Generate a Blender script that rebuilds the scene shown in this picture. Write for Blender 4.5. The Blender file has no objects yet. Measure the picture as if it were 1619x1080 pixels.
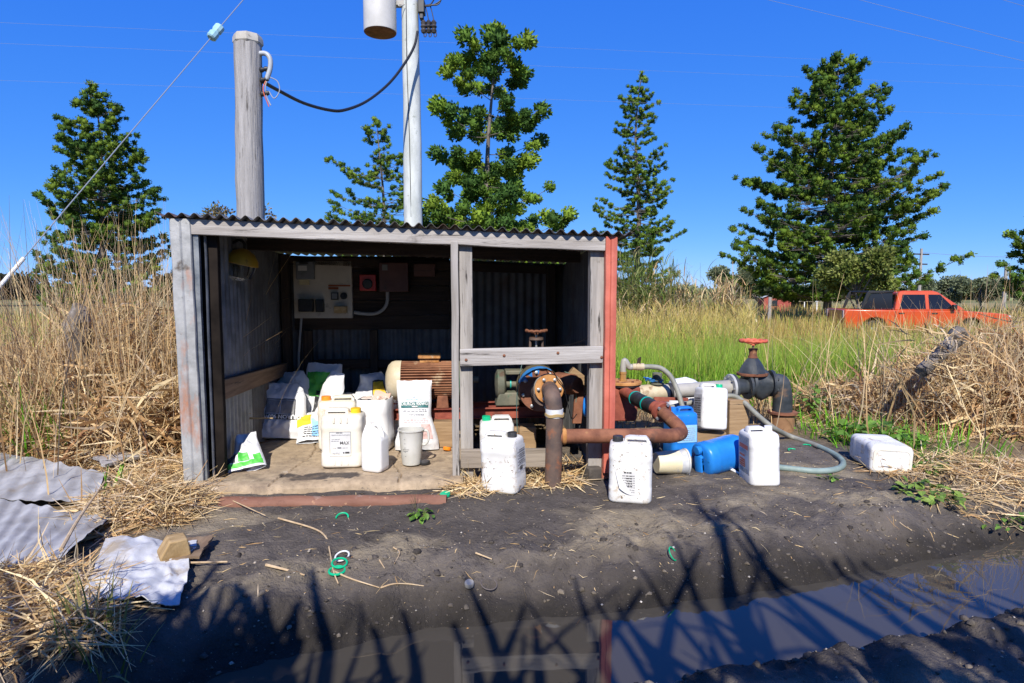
import bpy, bmesh, math, random
import numpy as np
from mathutils import Vector, Matrix, Euler, noise as mnoise

R = math.radians
sc = bpy.context.scene
COL = sc.collection
rng = np.random.default_rng(7)
random.seed(7)

# ------------------------------------------------------------------ camera numbers
W0, H0, F0, HC, TH = 1619.0, 1080.0, 983.0, 1.30, R(4.54)
FW = Vector((0, math.cos(TH), -math.sin(TH)))
UP = Vector((0, math.sin(TH), math.cos(TH)))
CAM = Vector((0, 0, HC))

def ray(u, v):
    return FW + Vector((1, 0, 0)) * ((u - 809.5) / F0) + UP * ((540 - v) / F0)

def at_y(u, v, y):
    d = ray(u, v)
    return CAM + d * (y / d.y)

def on_z(u, v, z=0.0):
    d = ray(u, v)
    return CAM + d * ((z - HC) / d.z)

# ------------------------------------------------------------------ numpy value noise
def _hash(ix, iy, seed):
    n = (ix.astype(np.int64) * 374761393 + iy.astype(np.int64) * 668265263 + seed * 1442695041) & 0x7fffffff
    n = ((n ^ (n >> 13)) * 1274126177) & 0x7fffffff
    return ((n ^ (n >> 16)) & 0xffff) / 65535.0

def vnoise(x, y, seed=0):
    ix = np.floor(x); iy = np.floor(y)
    fx = x - ix; fy = y - iy
    fx = fx * fx * (3 - 2 * fx); fy = fy * fy * (3 - 2 * fy)
    a = _hash(ix, iy, seed); b = _hash(ix + 1, iy, seed)
    c = _hash(ix, iy + 1, seed); d = _hash(ix + 1, iy + 1, seed)
    return (a * (1 - fx) + b * fx) * (1 - fy) + (c * (1 - fx) + d * fx) * fy - .5

def fbm(x, y, seed=0, octv=4):
    s = 0; amp = 1.0
    for k in range(octv):
        s = s + amp * vnoise(x * 2 ** k + 13.7 * k, y * 2 ** k - 7.1 * k, seed + k)
        amp *= .5
    return s

# ------------------------------------------------------------------ ground height
DITCH = np.array([(9.0, 5.3), (5.0, 3.85), (3.2, 3.28), (2.2, 2.93), (1.3, 2.66), (.5, 2.43), (-.3, 2.30), (-.85, 2.08), (-1.2, 1.7), (-1.5, 1.0), (-1.7, 0.0), (-1.9, -2.0)])

def ditch_dist(x, y):
    """distance to the centre line of the drain and which side (far side positive)"""
    best = np.full(np.shape(x), 1e9); side = np.ones(np.shape(x))
    for (ax, ay), (bx, by) in zip(DITCH[:-1], DITCH[1:]):
        dx, dy = bx - ax, by - ay
        t = np.clip(((x - ax) * dx + (y - ay) * dy) / (dx * dx + dy * dy), 0, 1)
        d = np.hypot(x - ax - t * dx, y - ay - t * dy)
        s = np.sign((x - ax) * dy - (y - ay) * dx)      # left of the walking direction
        m = d < best
        best = np.where(m, d, best); side = np.where(m, s, side)
    return best, side

def sstep(a, b, x):
    t = np.clip((x - a) / (b - a), 0, 1)
    return t * t * (3 - 2 * t)

WATER_Z = -.18

def gz(x, y, detail=True):
    x = np.asarray(x, float); y = np.asarray(y, float)
    d, side = ditch_dist(x, y)
    far = (y > 2.2 + .3 * x) | (x < -1.25)
    dn = d + .05 * vnoise(x * 3.1, y * 3.1, 5) + .03 * vnoise(x * 9, y * 9, 6)
    zfar = -.36 + .36 * sstep(.02, .66, dn)
    znear = -.40 + .39 * sstep(.10, .46, dn)
    z = np.where(far, zfar, znear)
    # gentle shapes on the pad
    pad = 1 - sstep(5.5, 9.5, y)
    z = z + .03 * sstep(3.4, 4.0, y) * pad * sstep(.6, 1.2, d)
    z = z + .05 * np.exp(-((x - 1.9) ** 2 / .5 + (y - 5.2) ** 2 / .3))
    z = z - .45 * sstep(6.5, 14, y) * sstep(-3.5, 3.5, x + 2) - .25 * sstep(8, 16, y) * (1 - sstep(-3.5, 3.5, x + 2))
    # bank at the left edge in the foreground
    z = z + .06 * np.exp(-((x + 2.3) ** 2 / .5 + (y - 2.6) ** 2 / .3))
    # small gully at right
    g = np.exp(-((y - (4.15 - .22 * (x - 2.6))) ** 2) / .004) * sstep(2.2, 2.7, x) * (1 - sstep(4.5, 6, x))
    z = z - .05 * g
    z = z - 1.7 * sstep(48, 90, y)
    if detail:
        near = np.exp(-np.maximum(0, y - 5) / 6)
        bank = sstep(.25, .4, d) * (1 - sstep(.8, 1.2, d))
        z = z + near * (.030 * fbm(x * 1.6, y * 1.6, 11, 3) + .012 * fbm(x * 9, y * 9, 21, 4) + .007 * fbm(x * 27, y * 27, 22, 2))
        z = z + bank * (.055 * fbm(x * 7, y * 7, 31, 4)) + .035 * bank * np.abs(vnoise(x * 18, y * 18, 41)) + .02 * bank * np.abs(vnoise(x * 41, y * 41, 42))
        z = z + .35 * fbm(x * .06, y * .06, 51, 3) * sstep(14, 60, y)
    return z

def gzs(x, y):
    return float(gz(np.array([x]), np.array([y]))[0])

def gpt(u, v, lift=0.0):
    """point of the ground under a pixel (iterated)"""
    z = 0.0
    for _ in range(6):
        p = on_z(u, v, z)
        z = .5 * z + .5 * gzs(p.x, p.y)
    p = on_z(u, v, z)
    p.z = gzs(p.x, p.y) + lift
    return p

# ------------------------------------------------------------------ mesh collecting
class MB:
    def __init__(s):
        s.v = []; s.f = []; s.m = []; s.cur = 0
    def add(s, vs, fs):
        o = len(s.v)
        s.v.extend([tuple(p) for p in vs])
        s.f.extend([tuple(i + o for i in f) for f in fs])
        s.m.extend([s.cur] * len(fs))
        return s
    def box(s, lo, hi, M=None):
        x0, y0, z0 = lo; x1, y1, z1 = hi
        vs = [Vector(p) for p in ((x0, y0, z0), (x1, y0, z0), (x1, y1, z0), (x0, y1, z0), (x0, y0, z1), (x1, y0, z1), (x1, y1, z1), (x0, y1, z1))]
        if M is not None: vs = [M @ p for p in vs]
        return s.add(vs, [(0, 3, 2, 1), (4, 5, 6, 7), (0, 1, 5, 4), (1, 2, 6, 5), (2, 3, 7, 6), (3, 0, 4, 7)])
    def hexa(s, p):
        """eight corners: bottom loop then top loop"""
        return s.add(p, [(0, 3, 2, 1), (4, 5, 6, 7), (0, 1, 5, 4), (1, 2, 6, 5), (2, 3, 7, 6), (3, 0, 4, 7)])
    def loft(s, secs, cap0=True, cap1=True, closed=True):
        n = len(secs[0]); vs = [p for sec in secs for p in sec]; fs = []
        for k in range(len(secs) - 1):
            for i in range(n if closed else n - 1):
                j = (i + 1) % n
                fs.append((k * n + i, k * n + j, (k + 1) * n + j, (k + 1) * n + i))
        if cap0: fs.append(tuple(range(n - 1, -1, -1)))
        if cap1: fs.append(tuple((len(secs) - 1) * n + i for i in range(n)))
        return s.add(vs, fs)
    def tube(s, pts, r, n=12, caps=True):
        pts = [Vector(p) for p in pts]
        rs = r if isinstance(r, (list, tuple)) else [r] * len(pts)
        secs = []; up = None
        for i, p in enumerate(pts):
            if i == 0: t = pts[1] - p
            elif i == len(pts) - 1: t = p - pts[i - 1]
            else: t = (pts[i + 1] - p).normalized() + (p - pts[i - 1]).normalized()
            t.normalize()
            if up is None:
                up = Vector((0, 0, 1)) if abs(t.z) < .9 else Vector((1, 0, 0))
            a = up - t * up.dot(t); a.normalize(); b = t.cross(a); up = a
            secs.append([p + (a * math.cos(2 * math.pi * k / n) + b * math.sin(2 * math.pi * k / n)) * rs[i] for k in range(n)])
        return s.loft(secs, caps, caps)
    def lathe(s, prof, n=24, M=None, cap0=True, cap1=True):
        secs = [[Vector((r * math.cos(2 * math.pi * k / n), r * math.sin(2 * math.pi * k / n), z)) for k in range(n)] for r, z in prof]
        if M is not None: secs = [[M @ p for p in q] for q in secs]
        return s.loft(secs, cap0, cap1)
    def prism(s, poly, y0, y1, M=None):
        n = len(poly)
        vs = [Vector((x, y0, z)) for x, z in poly] + [Vector((x, y1, z)) for x, z in poly]
        if M is not None: vs = [M @ p for p in vs]
        fs = [tuple(range(n)), tuple(range(2 * n - 1, n - 1, -1))] + [(i, i + n, (i + 1) % n + n, (i + 1) % n) for i in range(n)]
        return s.add(vs, fs)
    def grid(s, fn, nu, nv, thick=0.0):
        P = [[Vector(fn(i / nu, j / nv)) for i in range(nu + 1)] for j in range(nv + 1)]
        vs = [p for row in P for p in row]; w = nu + 1
        fs = [(j * w + i, j * w + i + 1, (j + 1) * w + i + 1, (j + 1) * w + i) for j in range(nv) for i in range(nu)]
        if thick:
            N = len(vs); back = []
            for j in range(nv + 1):
                for i in range(nu + 1):
                    a = P[j][min(i + 1, nu)] - P[j][max(i - 1, 0)]; b = P[min(j + 1, nv)][i] - P[max(j - 1, 0)][i]
                    q = a.cross(b)
                    q.normalize()
                    back.append(P[j][i] - q * thick)
            vs = vs + back
            fs = fs + [tuple(k + N for k in reversed(f)) for f in fs]
            edge = [j * w for j in range(nv + 1)]
            def strip(idx, flip):
                for a, b in zip(idx[:-1], idx[1:]):
                    q = (a, b, b + N, a + N)
                    fs.append(q if flip else q[::-1])
            strip([i for i in range(w)], False)
            strip([nv * w + i for i in range(w)], True)
            strip([j * w for j in range(nv + 1)], True)
            strip([j * w + nu for j in range(nv + 1)], False)
        return s.add(vs, fs)
    def xf(s, M):
        s.v = [tuple(M @ Vector(p)) for p in s.v]; return s
    def jit(s, amp, scale, seed=0):
        o = Vector((seed * 3.7, seed * 1.3, seed * 2.1))
        s.v = [tuple(Vector(p) + mnoise.noise_vector(Vector(p) * scale + o) * amp) for p in s.v]; return s
    def build(s, name, mats, parent=None, smooth=35, bevel=0, loc=None):
        me = bpy.data.meshes.new(name)
        me.from_pydata([tuple(p) for p in s.v], [], s.f)
        if not isinstance(mats, (list, tuple)): mats = [mats]
        for m in mats: me.materials.append(m)
        if len(mats) > 1: me.polygons.foreach_set('material_index', s.m)
        if smooth:
            me.polygons.foreach_set('use_smooth', [True] * len(me.polygons))
            me.update()
            try: me.set_sharp_from_angle(angle=R(smooth))
            except Exception: pass
        me.update()
        o = bpy.data.objects.new(name, me); COL.objects.link(o)
        if parent is not None: o.parent = parent
        if loc is not None: o.location = loc
        if bevel:
            b = o.modifiers.new('Bevel', 'BEVEL'); b.width = bevel; b.segments = 2; b.limit_method = 'ANGLE'; b.angle_limit = R(40)
        return o

def bolts(th, M, rad, n, a0, prof, m, name='bolt', segs=6):
    for k in range(n):
        a = R(a0) + 2 * math.pi * k / n
        mb = MB(); mb.lathe(prof, segs, M @ Matrix.Translation((rad * math.cos(a), rad * math.sin(a), 0)), True, False); mb.build(name, m, th, smooth=20)

def np_mesh(name, verts, quads, mat, attr=None, smooth=True, tris=False):
    """big meshes straight from numpy arrays"""
    k = 3 if tris else 4
    me = bpy.data.meshes.new(name)
    me.vertices.add(len(verts)); me.vertices.foreach_set('co', verts.astype(np.float32).ravel())
    nf = len(quads)
    me.loops.add(nf * k); me.loops.foreach_set('vertex_index', quads.astype(np.int32).ravel())
    me.polygons.add(nf); me.polygons.foreach_set('loop_start', np.arange(0, nf * k, k, dtype=np.int32))
    if smooth: me.polygons.foreach_set('use_smooth', np.ones(nf, bool))
    if attr is not None:
        for an, arr in attr.items():
            a = me.color_attributes.new(an, 'FLOAT_COLOR', 'POINT')
            c = np.ones((len(verts), 4), np.float32); c[:, :3] = arr
            a.data.foreach_set('color', c.ravel())
    me.update(calc_edges=True)
    if isinstance(mat, (list, tuple)):
        for m in mat: me.materials.append(m)
    else: me.materials.append(mat)
    o = bpy.data.objects.new(name, me); COL.objects.link(o)
    return o

def thing(name, label, cat, loc=(0, 0, 0), rot=(0, 0, 0), group=None):
    o = bpy.data.objects.new(name, None); COL.objects.link(o)
    o.empty_display_size = .1
    o.location = loc; o.rotation_euler = rot
    o['label'] = label; o['category'] = cat
    if group: o['group'] = group
    return o

def tag(o, label, cat, group=None, kind=None):
    o['label'] = label; o['category'] = cat
    if group: o['group'] = group
    if kind: o['kind'] = kind
    return o

def struct(o, label, cat, kind='structure'):
    o['kind'] = kind; o['label'] = label; o['category'] = cat
    return o

def bez(pts, n=8):
    """Catmull-Rom through points"""
    P = [Vector(p) for p in pts]; P = [P[0] * 2 - P[1]] + P + [P[-1] * 2 - P[-2]]
    out = []
    for i in range(1, len(P) - 2):
        for k in range(n):
            t = k / n
            out.append(.5 * ((2 * P[i]) + (-P[i - 1] + P[i + 1]) * t + (2 * P[i - 1] - 5 * P[i] + 4 * P[i + 1] - P[i + 2]) * t * t + (-P[i - 1] + 3 * P[i] - 3 * P[i + 1] + P[i + 2]) * t ** 3))
    out.append(P[-2])
    return out

def axis_M(origin, z_dir, x_hint=(0, 0, 1)):
    z = Vector(z_dir).normalized(); x = Vector(x_hint)
    x = x - z * x.dot(z)
    if x.length < 1e-4: x = Vector((1, 0, 0)) - z * z.x
    x.normalize(); y = z.cross(x)
    return Matrix(((x.x, y.x, z.x, origin[0]), (x.y, y.y, z.y, origin[1]), (x.z, y.z, z.z, origin[2]), (0, 0, 0, 1)))

# ------------------------------------------------------------------ materials
def _n(nt, t, **kw):
    n = nt.nodes.new(t)
    for k, v in kw.items():
        if k in n.inputs: n.inputs[k].default_value = v
        else: setattr(n, k, v)
    return n

def ramp(nt, stops, interp='LINEAR'):
    r = nt.nodes.new('ShaderNodeValToRGB'); r.color_ramp.interpolation = interp
    e = r.color_ramp.elements
    while len(e) < len(stops): e.new(.5)
    for q, (p, c) in zip(e, stops):
        q.position = p; q.color = (c[0], c[1], c[2], 1) if len(c) == 3 else c
    return r

def rgb(h):
    """sRGB hex-ish 0-255 triple to linear"""
    return tuple(((c / 255) / 12.92 if c / 255 <= .04045 else ((c / 255 + .055) / 1.055) ** 2.4) for c in h)

def mat(name, c1, c2=None, scale=6, lo=.38, hi=.62, rough=.8, rough2=None, metal=0, bump=0, bscale=60, stretch=(1, 1, 1),
        spots=(), spec=.5, attr=None, coat=0, trans=0, ior=1.45, bstretch=None, dist=.01, sss=0, detail=6, backlit=0):
    m = bpy.data.materials.new(name); m.use_nodes = True
    nt = m.node_tree; bs = nt.nodes['Principled BSDF']; L = nt.links.new
    tc = nt.nodes.new('ShaderNodeTexCoord'); oi = nt.nodes.new('ShaderNodeObjectInfo')
    add = _n(nt, 'ShaderNodeVectorMath', operation='MULTIPLY_ADD')
    add.inputs[1].default_value = (1, 1, 1)
    sc_ = _n(nt, 'ShaderNodeMath', operation='MULTIPLY'); sc_.inputs[1].default_value = 31.0
    L(oi.outputs['Random'], sc_.inputs[0]); L(tc.outputs['Object'], add.inputs[0]); L(sc_.outputs[0], add.inputs[2])
    mp = nt.nodes.new('ShaderNodeMapping'); mp.inputs['Scale'].default_value = stretch
    L(add.outputs[0], mp.inputs['Vector'])
    c2 = c2 or c1
    nz = _n(nt, 'ShaderNodeTexNoise', Scale=scale, Detail=float(detail), Roughness=.62)
    L(mp.outputs[0], nz.inputs['Vector'])
    if attr:
        at = nt.nodes.new('ShaderNodeAttribute'); at.attribute_name = attr
        rm = ramp(nt, [(lo, (.72, .72, .72)), (hi, (1.25, 1.25, 1.25))])
        L(nz.outputs['Fac'], rm.inputs[0])
        mx = _n(nt, 'ShaderNodeMix', data_type='RGBA', blend_type='MULTIPLY'); mx.inputs[0].default_value = 1
        L(at.outputs['Color'], mx.inputs[6]); L(rm.outputs[0], mx.inputs[7])
        colour = mx.outputs[2]
    else:
        rm = ramp(nt, [(lo, c1), (hi, c2)])
        L(nz.outputs['Fac'], rm.inputs[0]); colour = rm.outputs[0]
    for i, sp in enumerate(spots):
        # (colour, scale, threshold, softness, stretch)
        scol, sscale, thr, soft = sp[:4]
        st = sp[4] if len(sp) > 4 else (1, 1, 1)
        mp2 = nt.nodes.new('ShaderNodeMapping'); mp2.inputs['Scale'].default_value = st; mp2.inputs['Location'].default_value = (i * 7.3 + 1.7, i * 3.1, 2.2 * i)
        L(add.outputs[0], mp2.inputs['Vector'])
        n2 = _n(nt, 'ShaderNodeTexNoise', Scale=sscale, Detail=5.0, Roughness=.65)
        L(mp2.outputs[0], n2.inputs['Vector'])
        r2 = ramp(nt, [(thr, (0, 0, 0)), (min(1, thr + soft), (1, 1, 1))]); L(n2.outputs['Fac'], r2.inputs[0])
        mx = _n(nt, 'ShaderNodeMix', data_type='RGBA'); mx.inputs[7].default_value = (*scol, 1)
        L(r2.outputs[0], mx.inputs[0]); L(colour, mx.inputs[6]); colour = mx.outputs[2]
    L(colour, bs.inputs['Base Color'])
    bs.inputs['Metallic'].default_value = metal
    bs.inputs['Specular IOR Level'].default_value = spec
    bs.inputs['IOR'].default_value = ior
    if coat: bs.inputs['Coat Weight'].default_value = coat
    if trans: bs.inputs['Transmission Weight'].default_value = trans
    if sss:
        bs.inputs['Subsurface Weight'].default_value = sss; bs.inputs['Subsurface Radius'].default_value = (.02, .02, .02)
    if rough2 is not None:
        rr = _n(nt, 'ShaderNodeMapRange'); rr.inputs[3].default_value = rough; rr.inputs[4].default_value = rough2
        rr.inputs[1].default_value = .35; rr.inputs[2].default_value = .65
        L(nz.outputs['Fac'], rr.inputs[0]); L(rr.outputs[0], bs.inputs['Roughness'])
    else: bs.inputs['Roughness'].default_value = rough
    if bump:
        mp3 = nt.nodes.new('ShaderNodeMapping'); mp3.inputs['Scale'].default_value = bstretch or stretch
        L(add.outputs[0], mp3.inputs['Vector'])
        nb = _n(nt, 'ShaderNodeTexNoise', Scale=bscale, Detail=5.0, Roughness=.65); L(mp3.outputs[0], nb.inputs['Vector'])
        bp = _n(nt, 'ShaderNodeBump', Strength=bump, Distance=dist); L(nb.outputs['Fac'], bp.inputs['Height']); L(bp.outputs[0], bs.inputs['Normal'])
    if backlit:
        out = nt.nodes['Material Output']
        tr = nt.nodes.new('ShaderNodeBsdfTranslucent'); L(colour, tr.inputs['Color'])
        ms = nt.nodes.new('ShaderNodeMixShader'); ms.inputs[0].default_value = backlit
        L(bs.outputs[0], ms.inputs[1]); L(tr.outputs[0], ms.inputs[2]); L(ms.outputs[0], out.inputs['Surface'])
    return m

# ------------------------------------------------------------------ blades (numpy)
def blade_mesh(base, height, width, az, lean, curve, segs=3, twist=None, taper=.15, c0=None, c1=None, droop=None):
    """arrays of N blades -> verts, quads, colours. lean/curve are angles off the vertical at root and their growth to the tip"""
    N = len(height)
    t = np.linspace(0, 1, segs + 1)
    ang = lean[:, None] + curve[:, None] * t[None, :]
    seg = height[:, None] / segs
    dx = np.sin(ang) * seg; dz = np.cos(ang) * seg
    hx = np.concatenate([np.zeros((N, 1)), np.cumsum(dx[:, :-1], 1)], 1)
    hz = np.concatenate([np.zeros((N, 1)), np.cumsum(dz[:, :-1], 1)], 1)
    ca, sa = np.cos(az), np.sin(az)
    wa = az + np.pi / 2 if twist is None else twist
    cw, sw = np.cos(wa), np.sin(wa)
    wd = width[:, None] * .5 * (1 - (1 - taper) * t[None, :] ** 1.5)
    P = np.zeros((N, segs + 1, 2, 3))
    for k, s in ((0, -1), (1, 1)):
        P[:, :, k, 0] = base[:, None, 0] + hx * ca[:, None] + s * wd * cw[:, None]
        P[:, :, k, 1] = base[:, None, 1] + hx * sa[:, None] + s * wd * sw[:, None]
        P[:, :, k, 2] = base[:, None, 2] + hz
    idx = np.arange(N * (segs + 1) * 2).reshape(N, segs + 1, 2)
    Q = np.stack([idx[:, :-1, 0], idx[:, :-1, 1], idx[:, 1:, 1], idx[:, 1:, 0]], -1).reshape(-1, 4)
    colr = None
    if c0 is not None:
        colr = c0[:, None, :] * (1 - t[None, :, None]) + c1[:, None, :] * t[None, :, None]
        colr = np.repeat(colr[:, :, None, :], 2, 2).reshape(-1, 3)
    return P.reshape(-1, 3), Q, colr

def pick(cols, n, jitter=.25):
    c = np.array(cols)[rng.integers(0, len(cols), n)]
    return c * (1 + jitter * (rng.random((n, 1)) * 2 - 1))

def strips(pts, width, nrm_rand=True, cols=None):
    """pts (N,K,3) centre lines -> flat strips"""
    N, K, _ = pts.shape
    d = pts[:, -1] - pts[:, 0]
    r = rng.normal(size=(N, 3))
    s = np.cross(d, r); s /= (np.linalg.norm(s, axis=1, keepdims=True) + 1e-9)
    t = np.linspace(0, 1, K)
    wd = width[:, None] * .5 * (1 - .7 * np.abs(2 * t[None, :] - 1) ** 3)
    P = np.stack([pts - s[:, None, :] * wd[:, :, None], pts + s[:, None, :] * wd[:, :, None]], 2)
    idx = np.arange(N * K * 2).reshape(N, K, 2)
    Q = np.stack([idx[:, :-1, 0], idx[:, :-1, 1], idx[:, 1:, 1], idx[:, 1:, 0]], -1).reshape(-1, 4)
    colr = np.repeat(cols, K * 2, 0) if cols is not None else None
    return P.reshape(-1, 3), Q, colr

def join_np(parts):
    V = []; Q = []; C = []; o = 0
    for v, q, c in parts:
        V.append(v); Q.append(q + o); C.append(c); o += len(v)
    return np.concatenate(V), np.concatenate(Q), np.concatenate(C)
# ------------------------------------------------------------------ camera, world, sun
cam = bpy.data.cameras.new('camera'); cam.lens = F0 / W0 * 36; cam.sensor_width = 36; cam.sensor_fit = 'HORIZONTAL'
cam.clip_start = .05; cam.clip_end = 5000
cam_o = bpy.data.objects.new('camera', cam); COL.objects.link(cam_o)
cam_o.location = CAM; cam_o.rotation_euler = (R(90) - TH, 0, 0)
sc.camera = cam_o
sc.view_settings.view_transform = 'Standard'; sc.view_settings.look = 'None'
sc.view_settings.exposure = .4; sc.view_settings.gamma = 1
sc.cycles.max_bounces = 6; sc.cycles.diffuse_bounces = 3; sc.cycles.transparent_max_bounces = 8
sc.cycles.caustics_reflective = False; sc.cycles.caustics_refractive = False

SUN_EL = R(41)
w = bpy.data.worlds.new('World'); sc.world = w; w.use_nodes = True
nt = w.node_tree; bg = nt.nodes['Background']
sky = nt.nodes.new('ShaderNodeTexSky'); sky.sky_type = 'NISHITA'; sky.sun_disc = False
sky.sun_elevation = SUN_EL; sky.sun_rotation = R(182.6); sky.altitude = 30
sky.air_density = .5; sky.dust_density = 0; sky.ozone_density = 6
sky.altitude = 0
# deep winter blue: each channel of the sky gets its own response
sp = nt.nodes.new('ShaderNodeSeparateColor'); cb = nt.nodes.new('ShaderNodeCombineColor')
nt.links.new(sky.outputs[0], sp.inputs[0])
for i_, (g_, k_) in enumerate(((1.05, .63), (.62, .625), (.22, .90))):
    a_ = _n(nt, 'ShaderNodeMath', operation='MULTIPLY'); a_.inputs[1].default_value = .1
    p_ = _n(nt, 'ShaderNodeMath', operation='POWER'); p_.inputs[1].default_value = g_
    q_ = _n(nt, 'ShaderNodeMath', operation='MULTIPLY'); q_.inputs[1].default_value = k_ * 10
    nt.links.new(sp.outputs[i_], a_.inputs[0]); nt.links.new(a_.outputs[0], p_.inputs[0]); nt.links.new(p_.outputs[0], q_.inputs[0]); nt.links.new(q_.outputs[0], cb.inputs[i_])
nt.links.new(cb.outputs[0], bg.inputs['Color'])
bg.inputs['Strength'].default_value = .10
sun = bpy.data.lights.new('sun', 'SUN'); sun.energy = 4.8; sun.angle = R(.53); sun.color = (1, .95, .87)
sun_o = bpy.data.objects.new('sun', sun); COL.objects.link(sun_o)
SDIR = Vector((.056 * math.cos(SUN_EL), math.cos(SUN_EL), -math.sin(SUN_EL)))
sun_o.rotation_euler = SDIR.to_track_quat('-Z', 'Y').to_euler(); sun_o.location = (-1, -20, 18)

# ------------------------------------------------------------------ shared materials
def wood(name, c1, c2, axis, rough=.85, dark=(.03, .025, .02)):
    st = [14, 14, 14]; st['xyz'.index(axis)] = .9
    return mat(name, c1, c2, scale=2.2, lo=.36, hi=.64, rough=rough, bump=.8, bscale=4.5, stretch=tuple(st), dist=.006,
               spots=[(dark, 3.2, .60, .08, tuple(k * .9 for k in st)), (tuple(k * .55 for k in c1), 5, .62, .15, (1, 1, 1))])
M = {}
M['wood_x'] = wood('weathered_wood_x', (.30, .27, .245), (.46, .43, .40), 'x')
M['wood_z'] = wood('weathered_wood_z', (.25, .225, .20), (.40, .37, .34), 'z')
M['wood_y'] = wood('weathered_wood_y', (.22, .19, .16), (.36, .32, .28), 'y')
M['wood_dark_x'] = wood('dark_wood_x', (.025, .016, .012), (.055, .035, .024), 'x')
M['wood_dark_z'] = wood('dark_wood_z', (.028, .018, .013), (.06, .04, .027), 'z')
M['wood_brown_y'] = wood('brown_wood_y', (.14, .085, .05), (.24, .155, .095), 'y')
M['wood_tan'] = wood('tan_wood', (.24, .15, .075), (.36, .24, .13), 'x')
M['galv'] = mat('galvanised_iron', (.16, .175, .19), (.27, .285, .30), scale=7, rough=.42, rough2=.62, metal=.55, bump=.12, bscale=90, spots=[((.17, .15, .13), 3.5, .60, .2), ((.28, .12, .05), 9, .70, .1)])
M['galv_old'] = mat('old_galvanised_iron', (.085, .088, .092), (.15, .15, .152), scale=5, rough=.6, rough2=.8, metal=.25, bump=.15, bscale=70, spots=[((.12, .08, .055), 3.0, .56, .2), ((.22, .09, .04), 8, .66, .12)])
M['galv_roof'] = mat('roof_iron', (.13, .13, .13), (.24, .23, .22), scale=4, rough=.7, metal=.2, bump=.15, bscale=60, spots=[((.16, .07, .035), 5, .56, .15)])
M['galv_sheet'] = mat('white_weathered_iron', (.32, .31, .29), (.46, .45, .43), scale=4, rough=.5, rough2=.7, metal=.15, bump=.12, bscale=50, spots=[((.27, .22, .16), 3.0, .57, .15), ((.18, .13, .09), 14, .66, .08)])
M['flash_grey'] = mat('grey_flashing', (.28, .28, .27), (.44, .435, .42), scale=6, rough=.55, metal=.2, bump=.2, bscale=45, spots=[((.42, .20, .12), 3.4, .56, .14, (2, 2, .7)), ((.16, .16, .15), 22, .62, .08), ((.10, .08, .06), 5, .66, .08)])
M['flash_red'] = mat('red_painted_flashing', (.47, .115, .075), (.60, .17, .115), scale=5, rough=.55, bump=.12, bscale=40, spots=[((.62, .40, .34), 60, .70, .03), ((.22, .07, .05), 4, .62, .12), ((.30, .05, .035), 9, .60, .2, (1, 1, .2))])
M['rust'] = mat('rusty_iron', (.13, .048, .026), (.26, .105, .055), scale=9, rough=.85, bump=.35, bscale=70, dist=.004, spots=[((.34, .17, .075), 13, .60, .1), ((.055, .035, .028), 6, .60, .12)])
M['rust_red'] = mat('red_oxide_iron', (.20, .045, .028), (.32, .085, .05), scale=8, rough=.75, bump=.2, bscale=70, spots=[((.11, .035, .022), 6, .56, .12), ((.36, .17, .09), 15, .66, .06)])
M['rust_orange'] = mat('orange_rust', (.36, .15, .04), (.55, .28, .10), scale=10, rough=.85, bump=.3, bscale=80, dist=.003, spots=[((.16, .06, .03), 7, .58, .1), ((.50, .42, .30), 14, .66, .06)])
M['rust_dark'] = mat('dark_rusty_pipe', (.075, .055, .048), (.15, .095, .07), scale=8, rough=.7, bump=.3, bscale=70, dist=.003, spots=[((.25, .10, .05), 7, .57, .1), ((.22, .21, .20), 11, .67, .06)])
M['black_iron'] = mat('black_painted_iron', (.026, .031, .036), (.055, .062, .068), scale=7, rough=.38, rough2=.6, bump=.12, bscale=60, spots=[((.16, .10, .065), 5, .60, .1), ((.10, .075, .055), 18, .66, .06)])
M['steel'] = mat('dull_steel', (.38, .38, .37), (.52, .52, .5), rough=.45, metal=.7, scale=15)
M['hand_red'] = mat('red_handwheel_paint', (.50, .09, .045), (.62, .16, .08), scale=30, rough=.6, bump=.15)
M['rubber'] = mat('black_rubber', (.018, .018, .019), (.04, .038, .036), scale=12, rough=.62, bump=.15)
M['white_pl'] = mat('white_plastic', (.70, .69, .66), (.80, .79, .77), scale=4, rough=.42, bump=.08, bscale=14, sss=.08,
                    spots=[((.52, .45, .36), 9, .63, .14), ((.30, .22, .14), 38, .68, .05), ((.56, .50, .40), 2.2, .60, .16)])
M['dirty_pl'] = mat('dirty_white_plastic', (.66, .645, .61), (.76, .75, .72), scale=5, rough=.5, bump=.1, bscale=14, sss=.06,
                    spots=[((.42, .33, .23), 12, .57, .14), ((.22, .16, .10), 42, .62, .05), ((.36, .28, .19), 24, .63, .06)])
M['cream_pl'] = mat('cream_plastic', (.71, .65, .53), (.79, .75, .66), scale=3.5, rough=.45, bump=.06, bscale=20, sss=.08, spots=[((.45, .33, .19), 8, .62, .14), ((.25, .17, .1), 36, .68, .05)])
M['grey_pl'] = mat('translucent_grey_plastic', (.50, .49, .44), (.60, .59, .55), scale=6, rough=.4, sss=.15, spots=[((.34, .30, .24), 9, .62, .15)])
M['blue_pl'] = mat('blue_plastic', (.012, .15, .52), (.02, .22, .66), scale=4, rough=.35, bump=.05, bscale=20, spots=[((.10, .16, .28), 8, .64, .12), ((.25, .22, .18), 40, .70, .04)])
M['cap_yellow'] = mat('yellow_cap', (.78, .42, .01), (.86, .52, .02), rough=.4)
M['cap_orange'] = mat('orange_cap', (.80, .22, .012), (.85, .30, .03), rough=.4)
M['cap_green'] = mat('green_cap', (.0, .36, .16), (.01, .46, .22), rough=.35)
M['cap_black'] = mat('black_cap', (.02, .02, .022), (.045, .045, .045), rough=.45)
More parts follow.
